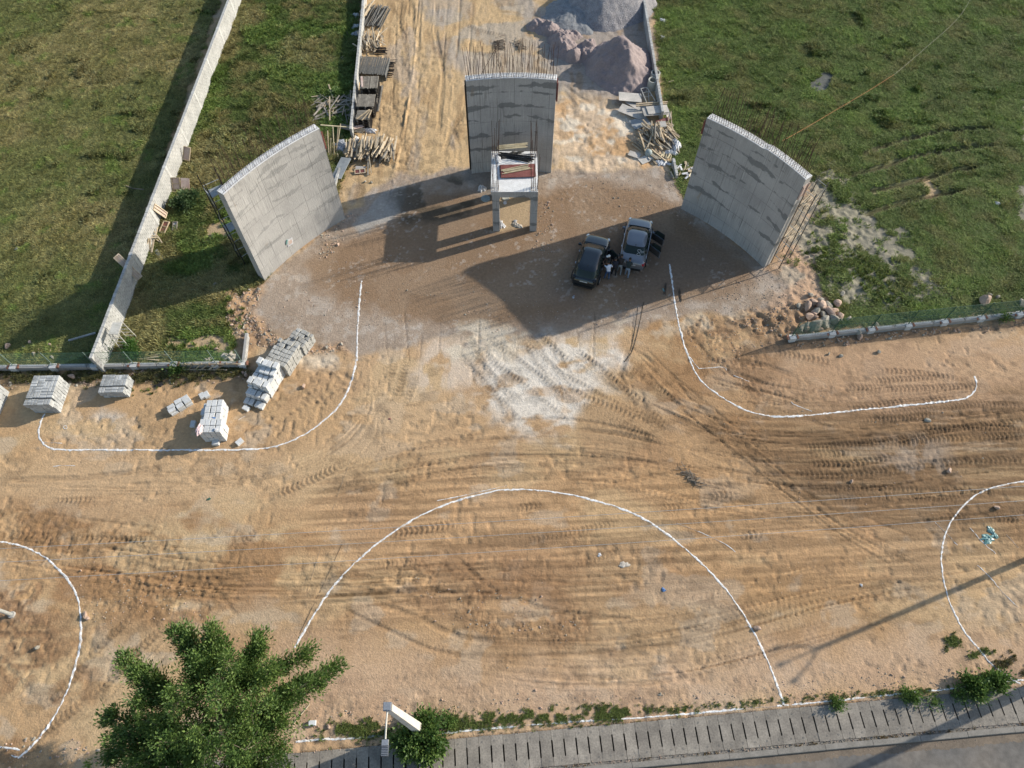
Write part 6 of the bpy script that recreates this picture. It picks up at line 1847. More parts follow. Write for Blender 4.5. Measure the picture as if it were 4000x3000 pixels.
for i, (x, y, sx, sy, rz, kk, lb) in enumerate(rocks):
    p = PG(*CB(x, y))
    me = (ROCKP if kk == 'p' else ROCKG)[i % (6 if kk == 'p' else 5)]
    put("boulder", me, None, (p.x, p.y, p.z + min(sx, sy) * .28), (random.uniform(-.3, .3), random.uniform(-.3, .3), rz + random.uniform(-.2, .2)), (sx * 1.05, sy * 1.05, min(sx, sy) * .9), label=lb, cat="boulder", group="boulders piled at the left end of the right fence")
more = [(3842, 1182, 1.05, 1.0, .8, 'p', "large orange boulder behind the right fence near the picture's edge"), (3985, 1190, .9, .5, .4, 'g', "grey slab behind the right fence at the picture's edge"), (3862, 1153, .5, .35, .3, 'g', "pale stone above the large orange boulder"), (3893, 1163, .45, .4, .3, 'g', "small pale stone up right of the large orange boulder"),
        (3347, 1304, .6, .5, .5, 'g', "dark rounded block in front of the right fence"), (3358, 1320, .55, .5, .4, 'p', "square brown stone just below the dark rounded block"), (3420, 1278, .7, .35, .4, 'g', "loose broken cap piece lying on the right fence wall"),
        (3622, 1643, .45, .35, .3, 'g', "pale stone on the muddy tracks in the right part"), (3705, 1840, .4, .35, .3, 'p', "reddish stone on the dark muddy tracks"), (3890, 1985, .35, .35, .3, 'p', "yellowish stone above the teal sheet"), (3325, 1882, .35, .25, .2, 'p', "small stone on the muddy tracks right of centre"),
        (3430, 1378, .32, .3, .3, 'g', "dark round clod on the pink sand, rightmost"), (3284, 1392, .32, .26, .3, 'g', "dark round clod on the pink sand, middle one"), (3236, 1384, .28, .2, .2, 'g', "dark clod on the pink sand, leftmost"),
        (283, 1473, .65, .45, .4, 'p', "pale orange stone beside the smaller grey paver stack"), (33, 1356, .5, .45, .4, 'p', "pale stone on the lower left field"), (335, 2405, .5, .4, .3, 'p', "square brown stone beside the lower left lime arc"), (345, 2418, .3, .3, .2, 'p', "small brown stone touching the square one beside the lower left arc"),
        (1187, 1512, .4, .3, .3, 'p', "dark brown clod right of the tall kerbstone stack"), (2956, 2455, .45, .35, .3, 'p', "brown stone touching the right side of the half circle"), (150, 2530, .35, .3, .3, 'g', "small grey stone inside the lower left arc"), (1283, 2838, .3, .26, .2, 'p', "small brown stone right of the lying white kerbstone"),
        (843, 1112, .4, .3, .3, 'g', "grey stone in the shade below the left wall's black ladder"), (868, 1102, .28, .22, .2, 'g', "small grey stone beside the larger one under the left wall"), (845, 1364, .35, .3, .2, 'p', "pale stone on bare soil above the sacks"), (1428, 711, .3, .22, .2, 'g', "pale stone on the lane edge below the largest timber pile"), (1452, 716, .28, .2, .2, 'g', "smaller pale stone right of it below the largest timber pile")]
for i, (x, y, sx, sy, sz, kk, lb) in enumerate(more):
    p = PG(x, y)
    me = (ROCKP if kk == 'p' else ROCKG)[i % 5]
    put("stone", me, None, (p.x, p.y, p.z + sz * .3), (0, 0, i * 1.3), (sx, sy, sz), label=lb, cat="stone")

# ------------------------------------------------------------------ cars
def lerp(a, b, t): return a + (b - a) * t
def interp(tab, x):
    if x <= tab[0][0]: return tab[0][1]
    for (x0, y0), (x1, y1) in zip(tab[:-1], tab[1:]):
        if x <= x1: return lerp(y0, y1, (x - x0) / (x1 - x0))
    return tab[-1][1]

def car(name, label, loc, rz, paint, hatch, open_doors, emblem):
    t = thing(name, label, "car", tuple(loc), rz)
    Lr, Lf = -2.20, 2.20
    if hatch:
        top = [(-2.2, .72), (-2.1, .98), (-1.9, 1.04), (-1.0, 1.03), (.6, 1.0), (1.05, .99), (1.7, .88), (2.05, .76), (2.2, .60)]
        rings = [(.98, 1.12, -2.02, .83), (1.22, .72, -1.88, .76), (1.40, .38, -1.66, .68), (1.485, .12, -1.45, .57), (1.50, -.1, -1.2, .40)]
    else:
        top = [(-2.2, .78), (-2.12, 1.0), (-1.9, 1.06), (-1.45, 1.07), (.6, 1.0), (1.05, .98), (1.7, .88), (2.05, .76), (2.2, .60)]
        rings = [(.99, 1.12, -1.68, .82), (1.22, .74, -1.32, .74), (1.38, .42, -1.06, .655), (1.455, .18, -.85, .55), (1.47, -.05, -.6, .38)]
    hw = [(-2.2, .66), (-2.1, .80), (-1.9, .86), (-1.3, .90), (0, .90), (1.3, .895), (1.8, .86), (2.05, .78), (2.2, .60)]
    xs = [-2.2, -2.15, -2.05, -1.9, -1.7, -1.5, -1.2, -.8, -.3, .2, .7, 1.05, 1.3, 1.55, 1.8, 1.95, 2.08, 2.16, 2.2]
    vs, fs = [], []
    K = 8
    for x in xs:
        w, z = interp(hw, x), interp(top, x)
        prof = [(0, z + .035), (.45 * w, z + .03), (.80 * w, z + .005), (.94 * w, z - .07), (w, z - .26 if z > .75 else z - .15), (w * .995, .45), (.96 * w, .24), (0, .20)]
        prof = [(a, max(b, .2)) for a, b in prof]
        full = prof + [(-a, b) for a, b in prof[1:-1]][::-1]
        vs += [(x, a, b) for a, b in full]
    R_ = len(full)
    for i in range(len(xs) - 1):
        for k in range(R_):
            fs.append((i * R_ + k, (i + 1) * R_ + k, (i + 1) * R_ + (k + 1) % R_, i * R_ + (k + 1) % R_))
    fs.append(tuple(range(R_))); fs.append(tuple(range((len(xs) - 1) * R_ + R_ - 1, (len(xs) - 1) * R_ - 1, -1)))
    me = mesh_py("body", vs, fs, M[paint], smooth=True)
    b = put("body", me, t)
    md = b.modifiers.new("round", 'SUBSURF'); md.levels = 1; md.render_levels = 2
    # greenhouse split in roof, windscreen, rear window, side windows, pillars
    NR = 48
    allv = []
    for z, xf, xr, w in rings:
        xc, a = (xf + xr) / 2, (xf - xr) / 2
        for k in range(NR):
            th = 2 * math.pi * k / NR
            c, s = math.cos(th), math.sin(th)
            e = .42
            allv.append((xc + a * math.copysign(abs(c) ** e, c) * (1 - .06 * abs(s) ** 4), w * math.copysign(abs(s) ** e, s), z))
    groups = {'roof': [], 'windscreen': [], 'rear_window': [], 'side_window': [], 'pillar': []}
    nr = len(rings)
    for r in range(nr - 1):
        for k in range(NR):
            j = (k + 1) % NR
            f = (r * NR + k, r * NR + j, (r + 1) * NR + j, (r + 1) * NR + k)
            mx = sum(allv[i][0] for i in f) / 4; my = sum(allv[i][1] for i in f) / 4
            wr = rings[r][3]
            xf, xr = rings[r][1], rings[r][2]
            if r >= 2: g = 'roof'
            elif abs(my) < wr * .86 and mx > xf - .32: g = 'windscreen'
            elif abs(my) < wr * .84 and mx < xr + .32: g = 'rear_window'
            elif xr + .30 < mx < xf - .22 and abs(mx - (-.28)) > .05: g = 'side_window'
            else: g = 'pillar'
            groups[g].append(f)
    groups['roof'].append(tuple((nr - 1) * NR + k for k in range(NR)))
    for g, fl_ in groups.items():
        if not fl_: continue
        used = sorted({i for f in fl_ for i in f}); mp = {i: n for n, i in enumerate(used)}
        me = mesh_py(g, [allv[i] for i in used], [tuple(mp[i] for i in f) for f in fl_], M['glass'] if 'win' in g else M[paint], smooth=True)
        put(g, me, t)
    put("dashboard_shadow", MB().box((-.3, 0, 1.0), (2.3, 1.4, .04)).mesh("cabin_floor", M['cabin']), t)  # dark sheet at window height, stands for the shade inside the cabin
    # black gaskets round front and rear glass
    z0, xf, xr, w = rings[0]
    for sg, xx, nm in ((1, xf, "cowl"), (-1, xr, "rear_gasket")):
        pts = [Vector((xx - sg * .07 * (abs(y) / w) ** 3 + sg * .015, y, z0 + .012)) for y in [w * (-.88 + 1.76 * i / 12) for i in range(13)]]
        MB().path(pts, .03 if sg > 0 else .018, 5).put(nm, M['trim'], t)
    if not hatch:
        pts = []
        for i in range(13):
            y = .76 * .80 * (-1 + 2 * i / 12)
            pts.append(Vector((rings[2][2] + .06 * (abs(y) / .6) ** 3 - .01, y, rings[2][0] + .012)))
        MB().path(pts, .018, 5).put("rear_gasket", M['trim'], t)
    # wheels
    for x in (-1.35, 1.32):
        for y in (-.80, .80):
            sgn = 1 if y > 0 else -1
            arch = MB().tube((x, y * .98, .36), (x, y + sgn * .105, .36), .37, n=24)
            arch.put("wheel_arch", M['trim'], t)
            wl = MB().tube((0, -.11, 0), (0, .11, 0), .32, n=28).put("wheel", M['rubber'], t, loc=(x, y + sgn * .035, .32))
            put("rim", MB().tube((0, -.125, 0), (0, .125, 0), .20, n=18).mesh("rim", M['rim']), wl)
    # lamps, mirrors, handles, plates
    for s in (-1, 1):
        hl = MB().box((1.95, s * .72, .725), (.26, .13, .09), Matrix.Rotation(-s * .35, 3, 'Z') @ Matrix.Rotation(.35, 3, 'Y'))
        hl.put("headlight", M['clear_lamp'], t)
        MB().box((-2.02, s * .70, .86 if not hatch else .95), (.24, .22 if not hatch else .14, .17), Matrix.Rotation(s * .35, 3, 'Z')).put("tail_light", M['trim'] if hatch else M['red_lamp'], t)
        MB().box((.78, s * 1.02, 1.0), (.13, .20, .14), Matrix.Rotation(s * .15, 3, 'Z'), taper=.85).tube((.80, s * .86, .97), (.78, s * .95, .98), .025, n=6).put("mirror", M[paint], t)
        for x in (-.75, .32):
            MB().box((x, s * .905, .86), (.17, .03, .03)).put("door_handle", M['chrome'], t)
    MB().box((-2.205 if not hatch else -2.17, 0, .80), (.02, .50, .12), Matrix.Rotation(-.2, 3, 'Y')).put("number_plate", M['plate'], t)
    MB().box((-2.19, 0, .38), (.10, 1.25, .16)).put("rear_bumper_insert", M['trim'], t)
    MB().box((2.17, 0, .46), (.10, 1.15, .20)).put("grille", M['trim'], t)
    MB().tube((-.95 if not hatch else -1.15, 0, 1.46), (-1.12 if not hatch else -1.32, 0, 1.55), .03, .01, 6).put("roof_aerial", M['trim'], t)
    for s in (-1, 1):
        MB().path([Vector((1.0, s * .86, .985)), Vector((.1, s * .865, 1.0)), Vector((-1.0, s * .855, 1.0)), Vector((-1.6, s * .83, 1.0))], .012, 4).put("window_trim", M['chrome'] if not hatch else M['trim'], t)
    # open doors on the right side
    for hx, ang_, ln in open_doors:
        d = MB()
        d.box((-ln / 2, 0, .62), (ln, .10, .62))
        db = d.mesh("door", M[paint])
        do = put("door", db, t, (hx, -.90, .02), (0, 0, math.radians(ang_)))
        put("door_lining", MB().box((-ln / 2, .058, .64), (ln * .9, .02, .5)).mesh("door_lining", M['cabin']), do)
        fr = MB().path([Vector((-.02, 0, .93)), Vector((-ln * .38, .0, 1.33)), Vector((-ln * .93, 0, 1.38)), Vector((-ln * .99, 0, .93))], .028, 6)
        put("window_frame", fr.mesh("window_frame", M['trim']), do)
        put("window_pane", mesh_py("window_pane", [(-.08, 0, .93), (-ln * .39, 0, 1.30), (-ln * .92, 0, 1.35), (-ln * .97, 0, .93)], [(0, 1, 2, 3)], M['glass']), do)
        MB().box((hx - ln / 2, -.905, .72), (ln * .94, .02, .72)).put("opening_shade_patch", M['cabin'], t)  # dark patch laid on the body side in place of the shaded interior
        put("seat", MB().box((hx - ln / 2 - .1, -.60, .62), (.55, .50, .18)).box((hx - ln / 2 - .38, -.60, .90), (.16, .5, .62)).mesh("seat", M['cabin']), t)
    t.scale = (1.05, 1.07, 1.03)
    if emblem:
        # white curly sticker on the rear window
        pts = []
        for i in range(25):
            a = i / 24 * 2 * math.pi
            pts.append((math.sin(2 * a) * .12, math.cos(a) * .15))
        def onglass(u, v):   # u across, v up the glass
            z = 1.10 + v * .7
            f = (z - .99) / .23 if z < 1.22 else 1 + (z - 1.22) / .16
            xr = lerp(-1.68, -1.32, f) if f < 1 else lerp(-1.32, -1.06, f - 1)
            return Vector((xr - .045, u, z + .02))
        mb = MB().path([onglass(-.30 + a, .14 + b) for a, b in pts], .012, 4)
        mb.path([onglass(-.42, .20), onglass(-.62, .26)], .010, 4)
        mb.path([onglass(-.42, .14), onglass(-.62, .20)], .010, 4)
        mb.put("window_sticker", M['plate'], t)
    return t
za = gz(5.7, 32.8)
car("black_car", "black car with its right front door open, left one of the two parked cars", (5.64, 32.95, za), math.radians(72.5), 'paint_black', True, [(.92, 48, 1.08)], False)
car("grey_car", "dark grey saloon car with both right doors open and a white rear window sticker", (8.98, 34.55, gz(8.98, 34.5)), math.radians(76.3), 'paint_grey', False, [(.92, 58, 1.05), (-.22, 55, .98)], True)

# ------------------------------------------------------------------ people
def person(label, foot, facing, lean, shirt, trouser, shoe='shoe', arms=((.35, .25, .95), (.35, -.25, .95)), step=.18, hat=None, height=1.70, head_fwd=.06, sleeves='short', bag=None):
    """one skinned body; arms = hand targets (forward, left, up) in metres from the feet"""
    k = height / 1.72
    V = Vector
    cl, sl = math.cos(lean), math.sin(lean)
    pel = V((-.04 - .10 * sl, 0, .93))
    def up(d, y=0, fwd=0): return pel + V((sl * d + cl * fwd, y, cl * d - sl * fwd))
    J, E_, T, RAD = [], [], [], []
    def j(p, r, parent, tag_):
        J.append(p * k); RAD.append(r * k)
        if parent is not None: E_.append((parent, len(J) - 1)); T.append(tag_)
        return len(J) - 1
    p0 = j(pel, (.145 if True else .14), None, None)
    w = j(up(.16), .130, p0, 'shirt')
    c = j(up(.38), .150, w, 'shirt')
    nb = j(up(.50), .085, c, 'shirt')
    nk = j(up(.565, 0, .015), .056, nb, 'skin')
    hd = j(up(.66, 0, head_fwd), .088, nk, 'skin')
    h2 = j(up(.755, 0, head_fwd), .085, hd, 'hair')
    j(up(.68, 0, head_fwd + .105), .016, hd, 'skin')           # nose
    for s in (-1, 1): j(up(.675, s * .098, head_fwd), .016, hd, 'skin')   # ears
    for s, (hx, hy, hz) in zip((1, -1), arms):
        sh = j(up(.45, s * .185), .066, c, 'shirt')
        S3, H3 = up(.45, s * .185), V((hx, hy, hz))
        d = H3 - S3
        L1, L2 = .29, .27
        D = min(d.length, L1 + L2 - .01)
        a_ = (L1 * L1 - L2 * L2 + D * D) / (2 * D)
        hgt = math.sqrt(max(L1 * L1 - a_ * a_, 0))
        dn = d.normalized()
        bend = (V((-.5, s * .5, -.8)) - dn * V((-.5, s * .5, -.8)).dot(dn)).normalized()
        El = S3 + dn * a_ + bend * hgt
        Wr = S3 + dn * D
        m1 = j(S3.lerp(El, .55), .055, sh, 'shirt')
        el = j(El, .045, m1, 'skin' if sleeves == 'short' else 'shirt')
        wr = j(Wr, .030, el, 'skin')
        fd = (Wr - El).normalized()
        pm = j(Wr + fd * .055, .036, wr, 'skin')
        side = fd.cross(V((0, 0, 1)))
        side = side.normalized() if side.length > .1 else V((0, 1, 0))
        for q, ll in ((-.030, .070), (-.010, .082), (.010, .078), (.030, .062)):
            f1 = j(Wr + fd * (.075 + ll * .5) + side * q * 1.1, .010, pm, 'skin')
            j(Wr + fd * (.070 + ll) + side * q * 1.1 + V((0, 0, -.02)), .008, f1, 'skin')
        tb = j(Wr + fd * .06 + side * -.050, .011, pm, 'skin')
        j(Wr + fd * .095 + side * -.062, .009, tb, 'skin')
    for s in (1, -1):
        st = step / 2 * s
        hp = j(pel + V((0, s * .085, -.05)), .100, p0, 'trouser')
        kn = j(V((pel.x * .5 + st * .5 + .03, s * .11, .50)), .070, hp, 'trouser')
        an = j(V((st - .02, s * .12, .10)), .048, kn, 'trouser')
        hl = j(V((st - .03, s * .12, .045)), .042, an, 'shoe')
        to = j(V((st + .15, s * .135, .035)), .036, hl, 'shoe')
    me = bpy.data.meshes.new("person")
    me.from_pydata([tuple(v) for v in J], E_, [])
    o = bpy.data.objects.new("person", me)
    COL.objects.link(o)
    sk = o.modifiers.new("skin", 'SKIN'); sk.use_smooth_shade = True
    for i, r in enumerate(RAD):
        sv = me.skin_vertices[0].data[i]
        sv.radius = (r, r); sv.use_root = (i == 0)
    sv = me.skin_vertices[0].data
    for i in (p0,): sv[i].radius = (.115 * k, .150 * k)
    sv[w].radius = (.105 * k, .140 * k); sv[c].radius = (.115 * k, .165 * k)
    ss = o.modifiers.new("sub", 'SUBSURF'); ss.levels = 1; ss.render_levels = 1
    dg = bpy.context.evaluated_depsgraph_get()
    m2 = bpy.data.meshes.new_from_object(o.evaluated_get(dg))
    bpy.data.objects.remove(o)
    tags = ['skin', 'shirt', 'trouser', 'shoe', 'hair']
    m2.materials.clear()
    for mm in (M['skin'], M[shirt], M[trouser], M[shoe], M['hair']): m2.materials.append(mm)
    segs = [(J[a], J[b_], t_, max(RAD[a], RAD[b_])) for (a, b_), t_ in zip(E_, T)]
    for pg in m2.polygons:
        cc = Vector(pg.center)
        best, bt = 9, 'shirt'
        for a, b_, t_, r in segs:
            ab = b_ - a
            f = max(0, min(1, (cc - a).dot(ab) / max(ab.length_squared, 1e-9)))
            dd = (cc - (a + ab * f)).length - r * .8
            if dd < best: best, bt = dd, t_
        if bt == 'hair' and cc.x * 1 > (J[hd].x + .06) and cc.z < J[h2].z: bt = 'skin'
        pg.material_index = tags.index(bt)
        pg.use_smooth = True
    m2.name = "person"
    f = PG(*foot)
    ob = put("person", m2, None, f, (0, 0, facing), label=label, cat="person", group="people standing between the two cars")
    # hair or cap follows the head
    bm = bmesh.new(); bmesh.ops.create_uvsphere(bm, u_segments=16, v_segments=10, radius=1)
    bmesh.ops.delete(bm, geom=[v for v in bm.verts if v.co.z < -.15], context='VERTS')
    if hat:
        pass
    hm = bpy.data.meshes.new("hair"); bm.to_mesh(hm); bm.free(); hm.materials.append(M[hat or 'hair'])
    for pg in hm.polygons: pg.use_smooth = True
    tilt = lean * .6
    hc = (J[hd] + J[h2]) / 2 + V((-.012, 0, .025))
    put("cap" if hat else "hair", hm, ob, hc, (0, tilt, 0), (.108, .098, .112))
    if hat:
        put("cap_brim", MB().box((0, 0, 0), (.10, .15, .012)).mesh("cap_brim", M[hat]), ob, hc + V((.13, 0, .01)), (0, tilt + .15, 0))
    eyes = MB()
    for s in (-1, 1): eyes.box(J[hd] + V((.082, s * .033, .03)), (.012, .02, .010))
    put("eyes", eyes.mesh("eyes", M['hair']), ob)
    return ob
person("person in a pale blue white shirt and blue jeans leaning towards the black car", (2369, 1089), math.radians(112), .18, 'shirt_white', 'jeans', arms=((.55, .12, 1.20), (.15, -.42, .92)), height=1.74)
person("person in a navy shirt and dark trousers, second from the left", (2396, 1074), math.radians(95), .22, 'shirt_navy', 'trouser_dark', shoe='trouser_dark', arms=((.50, .10, 1.05), (.48, -.10, 1.02)), height=1.70)
person("person in a dark brown shirt and grey trousers bending over the grey car's boot", (2417, 1066), math.radians(80), .50, 'shirt_brown', 'trouser_grey', arms=((.62, .15, .95), (.60, -.18, .95)), step=.34, height=1.72)
person("person in a dark green shirt and faded blue trousers behind the grey car", (2447, 1079), math.radians(75), .38, 'shirt_green', 'trouser_blue', shoe='trouser_dark', arms=((.55, .25, 1.0), (.42, -.10, .98)), step=.26, height=1.76)
person("person with a white cap standing inside the open door of the black car", (2372, 1058), math.radians(200), .12, 'shirt_brown', 'trouser_dark', shoe='trouser_dark', arms=((.45, .12, 1.05), (.42, -.14, 1.0)), hat='cap_white', height=1.70)

# ------------------------------------------------------------------ street lamps, poles and cables
def concrete_lamp(base, label, h=10.6, rz=0.0, arm=True):
    t = thing("street_lamp", label, "street lamp", (base[0], base[1], 0), rz)
    mb = MB()
    b, tp = .21, .125
    mb.add([(-b, -b, 0), (b, -b, 0), (b, b, 0), (-b, b, 0), (-tp, -tp, h), (tp, -tp, h), (tp, tp, h), (-tp, tp, h)],
           [(3, 2, 1, 0), (4, 5, 6, 7), (0, 1, 5, 4), (1, 2, 6, 5), (2, 3, 7, 6), (3, 0, 4, 7)])
    po = mb.put("post", M['lamp_post'], t)
    bv = po.modifiers.new("bevel", 'BEVEL'); bv.width = .02; bv.segments = 2
    MB().box((0, 0, h + .02), (.30, .30, .30)).box((0, 0, h + .18), (.26, .26, .04)).put("post_cap", M['lamp_metal'], t)
    pts = [Vector((0, -.14, h + .05)), Vector((-.005, -.5, h + .10)), Vector((0, -.9, h + .12)), Vector((0, -1.10, h + .10))]
    MB().path(pts, .035, 8).put("arm", M['pale_steel'], t)
    hd = MB().box((0, -1.22, h + .08), (.24, .20, .16)).put("lamp_head", M['lamp_metal'], t)
    put("lamp_body", MB().box((0, -1.50, h + .06), (.27, .36, .09), taper=.9).mesh("lamp_body", M['lamp_grille']), hd)
    mb = MB()
    for i in range(6): mb.box((0, -1.36 - .055 * i, h + .115), (.23, .018, .03))
    put("cooling_fins", mb.mesh("cooling_fins", M['lamp_metal']), hd)
    return t
concrete_lamp((-4.70, 2.87), "pale square concrete street lamp rising from the round bush beside the drain", rz=0.02)
pb = P(4000, 2700) + Vector((math.cos(SUN_AZ), math.sin(SUN_AZ), 0)) * 4.0
concrete_lamp((pb.x, pb.y), "second concrete street lamp just outside the right edge, casting a long shadow over the road")
sp_ = P(3180, 2540)
hm_ = 9.0
mbase = sp_ + Vector((math.cos(SUN_AZ), math.sin(SUN_AZ), 0)) * (hm_ / math.tan(SUN_EL))
t = thing("street_mast", "tall mast with three curved arms just outside the right edge, casting the forked shadow", "street lamp", (mbase.x, mbase.y, 0))
MB().tube((0, 0, 0), (0, 0, hm_), .17, .12, 14).put("mast", M['lamp_metal'], t)
for pts in ([(0, 0, hm_ - .1), (0, 0, hm_ + .5), (0, 0, hm_ + .95)], [(0, 0, hm_ - .1), (-.25, .35, hm_ + .15), (-.9, .5, hm_ + .5)], [(0, 0, hm_ - .1), (-.1, -.5, hm_ + .1), (-.5, -1.2, hm_ + .4)]):
    ar = MB().path(spline([Vector(p) for p in pts], .2), .055, 8).put("arm", M['lamp_metal'], t)
    e = Vector(pts[-1])
    put("lamp_head", MB().tube(e, e + Vector((0, 0, .14)), .16, .08, 12).mesh("lamp_head", M['lamp_grille']), ar)
pp = PG(47, 2402)
t = thing("pipe_pole", "grey round pole at the left edge of the picture", "pole", tuple(pp))
MB().tube((0, 0, -.1), (0, 0, 6.2), .10, .09, 14).put("pole_shaft", M['grey_steel'], t)
MB().tube((0, 0, -.02), (0, 0, .10), .20, .17, 12).put("pole_foot", M['mortar'], t)

def cable(name, label, cat, pts, r, k, group=None):
    mb = MB().path(pts, r, 6)
    return mb.put(name, M[k], label=label, cat=cat, **({'group': group} if group else {}))
for i, (a, m, b) in enumerate((((-200, 2153), (1399, 2068), (4200, 1884)), ((-200, 2206), (1399, 2119), (4200, 1941)), ((-200, 2279), (1399, 2185), (4200, 1996)))):
    A_, B_ = P(*a, 9.0), P(*b, 9.0)
    pts = []
    for k in range(41):
        u = k / 40
        p = A_.lerp(B_, u); p.z -= .5 * 4 * u * (1 - u)
        pts.append(p)
    cable("overhead_cable", ("uppermost of the three overhead cables crossing the dirt", "middle one of the three overhead cables crossing the dirt", "lowest of the three overhead cables crossing the dirt")[i], "cable", pts, .0095, 'wire', "overhead cables")
oc = [P(*q) for q in ((3055, 551, 8.05), (3160, 492, 6.7), (3278, 422, 5.5), (3390, 356, 4.6), (3493, 291, 3.9))]
wc = [P(*q) for q in ((3493, 291, 3.9), (3603, 198, 3.3), (3734, 80, 2.9), (3789, 0, 2.8), (3850, -110, 2.9))]
t = thing("guy_cord", "long cord stretched from the back of the right wall over the right field", "cord", tuple(oc[0]))
MB().path([p - oc[0] for p in spline(oc, .5)], .0095, 5).put("orange_cord", M['orange'], t)
MB().path([p - oc[0] for p in spline(wc, .5)], .007, 5).put("pale_cord", M['white_cord'], t)
M['line_dark'] = mat("dark_line", (0.12, 0.09, 0.06), None, 4, .9)
hose("ground_cord", "thin dark line lying straight on the dirt outside the half circle's lower left", "cord", [(1336, 2127), (1260, 2290), (1171, 2476)], .010, 'line_dark', .01)  # straight line on the dirt, built as a thin dark tube
hose("ground_cord", "thin brown line lying straight on the dirt left of the half circle", "cord", [(1367, 1802), (1300, 1990), (1246, 2162), (1200, 2310)], .009, 'bark', .006)
hose("ground_cord", "dark line on the dirt running down from the shade of the right wall", "cord", [(2515, 1180), (2492, 1290), (2470, 1370), (2440, 1412)], .028, 'line_dark', .015)  # dark line on the dirt, built as a low tube
hose("ground_cord", "second dark line beside the first one below the right wall's shade", "cord", [(2492, 1200), (2478, 1300), (2462, 1370)], .016, 'line_dark', .015)
for i, (x0, y0, x1, y1) in enumerate(((2594, 1098, 2602, 1165), (2655, 1130, 2658, 1175))):
    p = PG(x1, y1)
    pole_bundle("short_rebars", ("left", "right")[i] + " small bunch of short steel bars lying in the shade beside the steep lime line", "steel bars", PG((x0 + x1) / 2, (y0 + y1) / 2), 1.1, 4, math.radians(80 + 12 * i), 'black_steel', .012, .10, gz(p.x, p.y) + .02, "bar", 1, .02, 150 + i)

# ------------------------------------------------------------------ leaves
def leaf_material(name, rough=.55):
    m = bpy.data.materials.new(name); m.use_nodes = True
    nt = m.node_tree
    b = nt.nodes["Principled BSDF"]; b.inputs["Roughness"].default_value = rough
    at = nt.nodes.new("ShaderNodeAttribute"); at.attribute_name = "leafcol"
    nt.links.new(at.outputs["Color"], b.inputs["Base Color"])
    tr = nt.nodes.new("ShaderNodeBsdfTranslucent")
    hs = nt.nodes.new("ShaderNodeHueSaturation"); hs.inputs["Value"].default_value = 1.5
    nt.links.new(at.outputs["Color"], hs.inputs["Color"]); nt.links.new(hs.outputs[0], tr.inputs[0])
    mx = nt.nodes.new("ShaderNodeMixShader"); mx.inputs[0].default_value = 0.28
    out = nt.nodes["Material Output"]
    nt.links.new(b.outputs[0], mx.inputs[1]); nt.links.new(tr.outputs[0], mx.inputs[2]); nt.links.new(mx.outputs[0], out.inputs[0])
    return m
M['leaf'] = leaf_material("leaf_green")

def leaves_mesh(name, centers, dirs, sizes, cols, aspect=.45):
    """folded leaves: 2 quads each sharing the mid rib"""
    n = len(centers)
    g = np.random.default_rng(n)
    d = dirs / np.linalg.norm(dirs, axis=1, keepdims=True)
    r = g.normal(size=(n, 3)); r[:, 2] *= .4
    s = np.cross(d, r); s /= np.linalg.norm(s, axis=1, keepdims=True) + 1e-9
    up = np.cross(s, d)
    up *= np.sign(up[:, 2:3] + 1e-9)
    L = sizes[:, None]
    w = L * aspect / 2
    base = centers; tip = centers + d * L - up * L * .12
    ml = centers + d * L * .5 + s * w + up * w * .35
    mr_ = centers + d * L * .5 - s * w + up * w * .35
    V = np.stack([base, ml, tip, mr_], 1).reshape(-1, 3)
    k = np.arange(n) * 4
    T_ = np.concatenate([np.stack([k, k + 1, k + 2], 1), np.stack([k, k + 2, k + 3], 1)], 0)
    me = mesh_np(name, V, T_, M['leaf'])
    at = me.color_attributes.new("leafcol", 'FLOAT_COLOR', 'POINT')
    cc = np.ones((n * 4, 4), np.float32); cc[:, :3] = np.repeat(cols, 4, axis=0)
    at.data.foreach_set("color", cc.ravel())
    return me

def crown(blobs, seed, sub=24, per=70, leaf=.15, spread=.30, g0=(0.050, 0.115, 0.024), g1=(0.125, 0.215, 0.045)):
    g = np.random.default_rng(seed)
    C_, D_, S_, K_ = [], [], [], []
    clumps = []
    for (p, r, dirv) in blobs:
        dirv = np.array(dirv) / (np.linalg.norm(dirv) + 1e-9)
        for _ in range(sub):
            o = g.normal(size=3); o /= np.linalg.norm(o)
            o = o * r * g.random() ** .4
            al = g.normal() * r * .55
            c = np.array(p) + o + dirv * al
            clumps.append((c, dirv))
            sc = spread * g.uniform(.6, 1.25)
            off = g.normal(size=(per, 3)) * sc * np.array([.8, .8, .6])
            q = c + off
            dr_ = off * 1.0 + dirv * .25 + g.normal(size=(per, 3)) * .12 + np.array([0, 0, .05])
            C_.append(q); D_.append(dr_)
            S_.append(leaf * g.uniform(.6, 1.25, per))
            t_ = np.clip(g.random(per) * .6 + g.uniform(-.25, .35), 0, 1)[:, None]
            K_.append(np.array(g0) * (1 - t_) + np.array(g1) * t_)
    return np.concatenate(C_), np.concatenate(D_), np.concatenate(S_), np.concatenate(K_), clumps

def limb_path(mb, a, b, r0, r1, bend, n=6, seed=0):
    r = random.Random(seed)
    a, b = Vector(a), Vector(b)
    m = (a + b) / 2 + Vector(bend)
    pts = []
    for i in range(n + 1):
        u = i / n
        p = a * (1 - u) ** 2 + m * 2 * u * (1 - u) + b * u * u
        if 0 < i < n: p = p + Vector((r.gauss(0, .05), r.gauss(0, .05), r.gauss(0, .04)))
        pts.append(p)
    for i in range(n):
        mb.tube(pts[i], pts[i + 1], lerp(r0, r1, i / n), lerp(r0, r1, (i + 1) / n), 8, caps=False)
    return pts

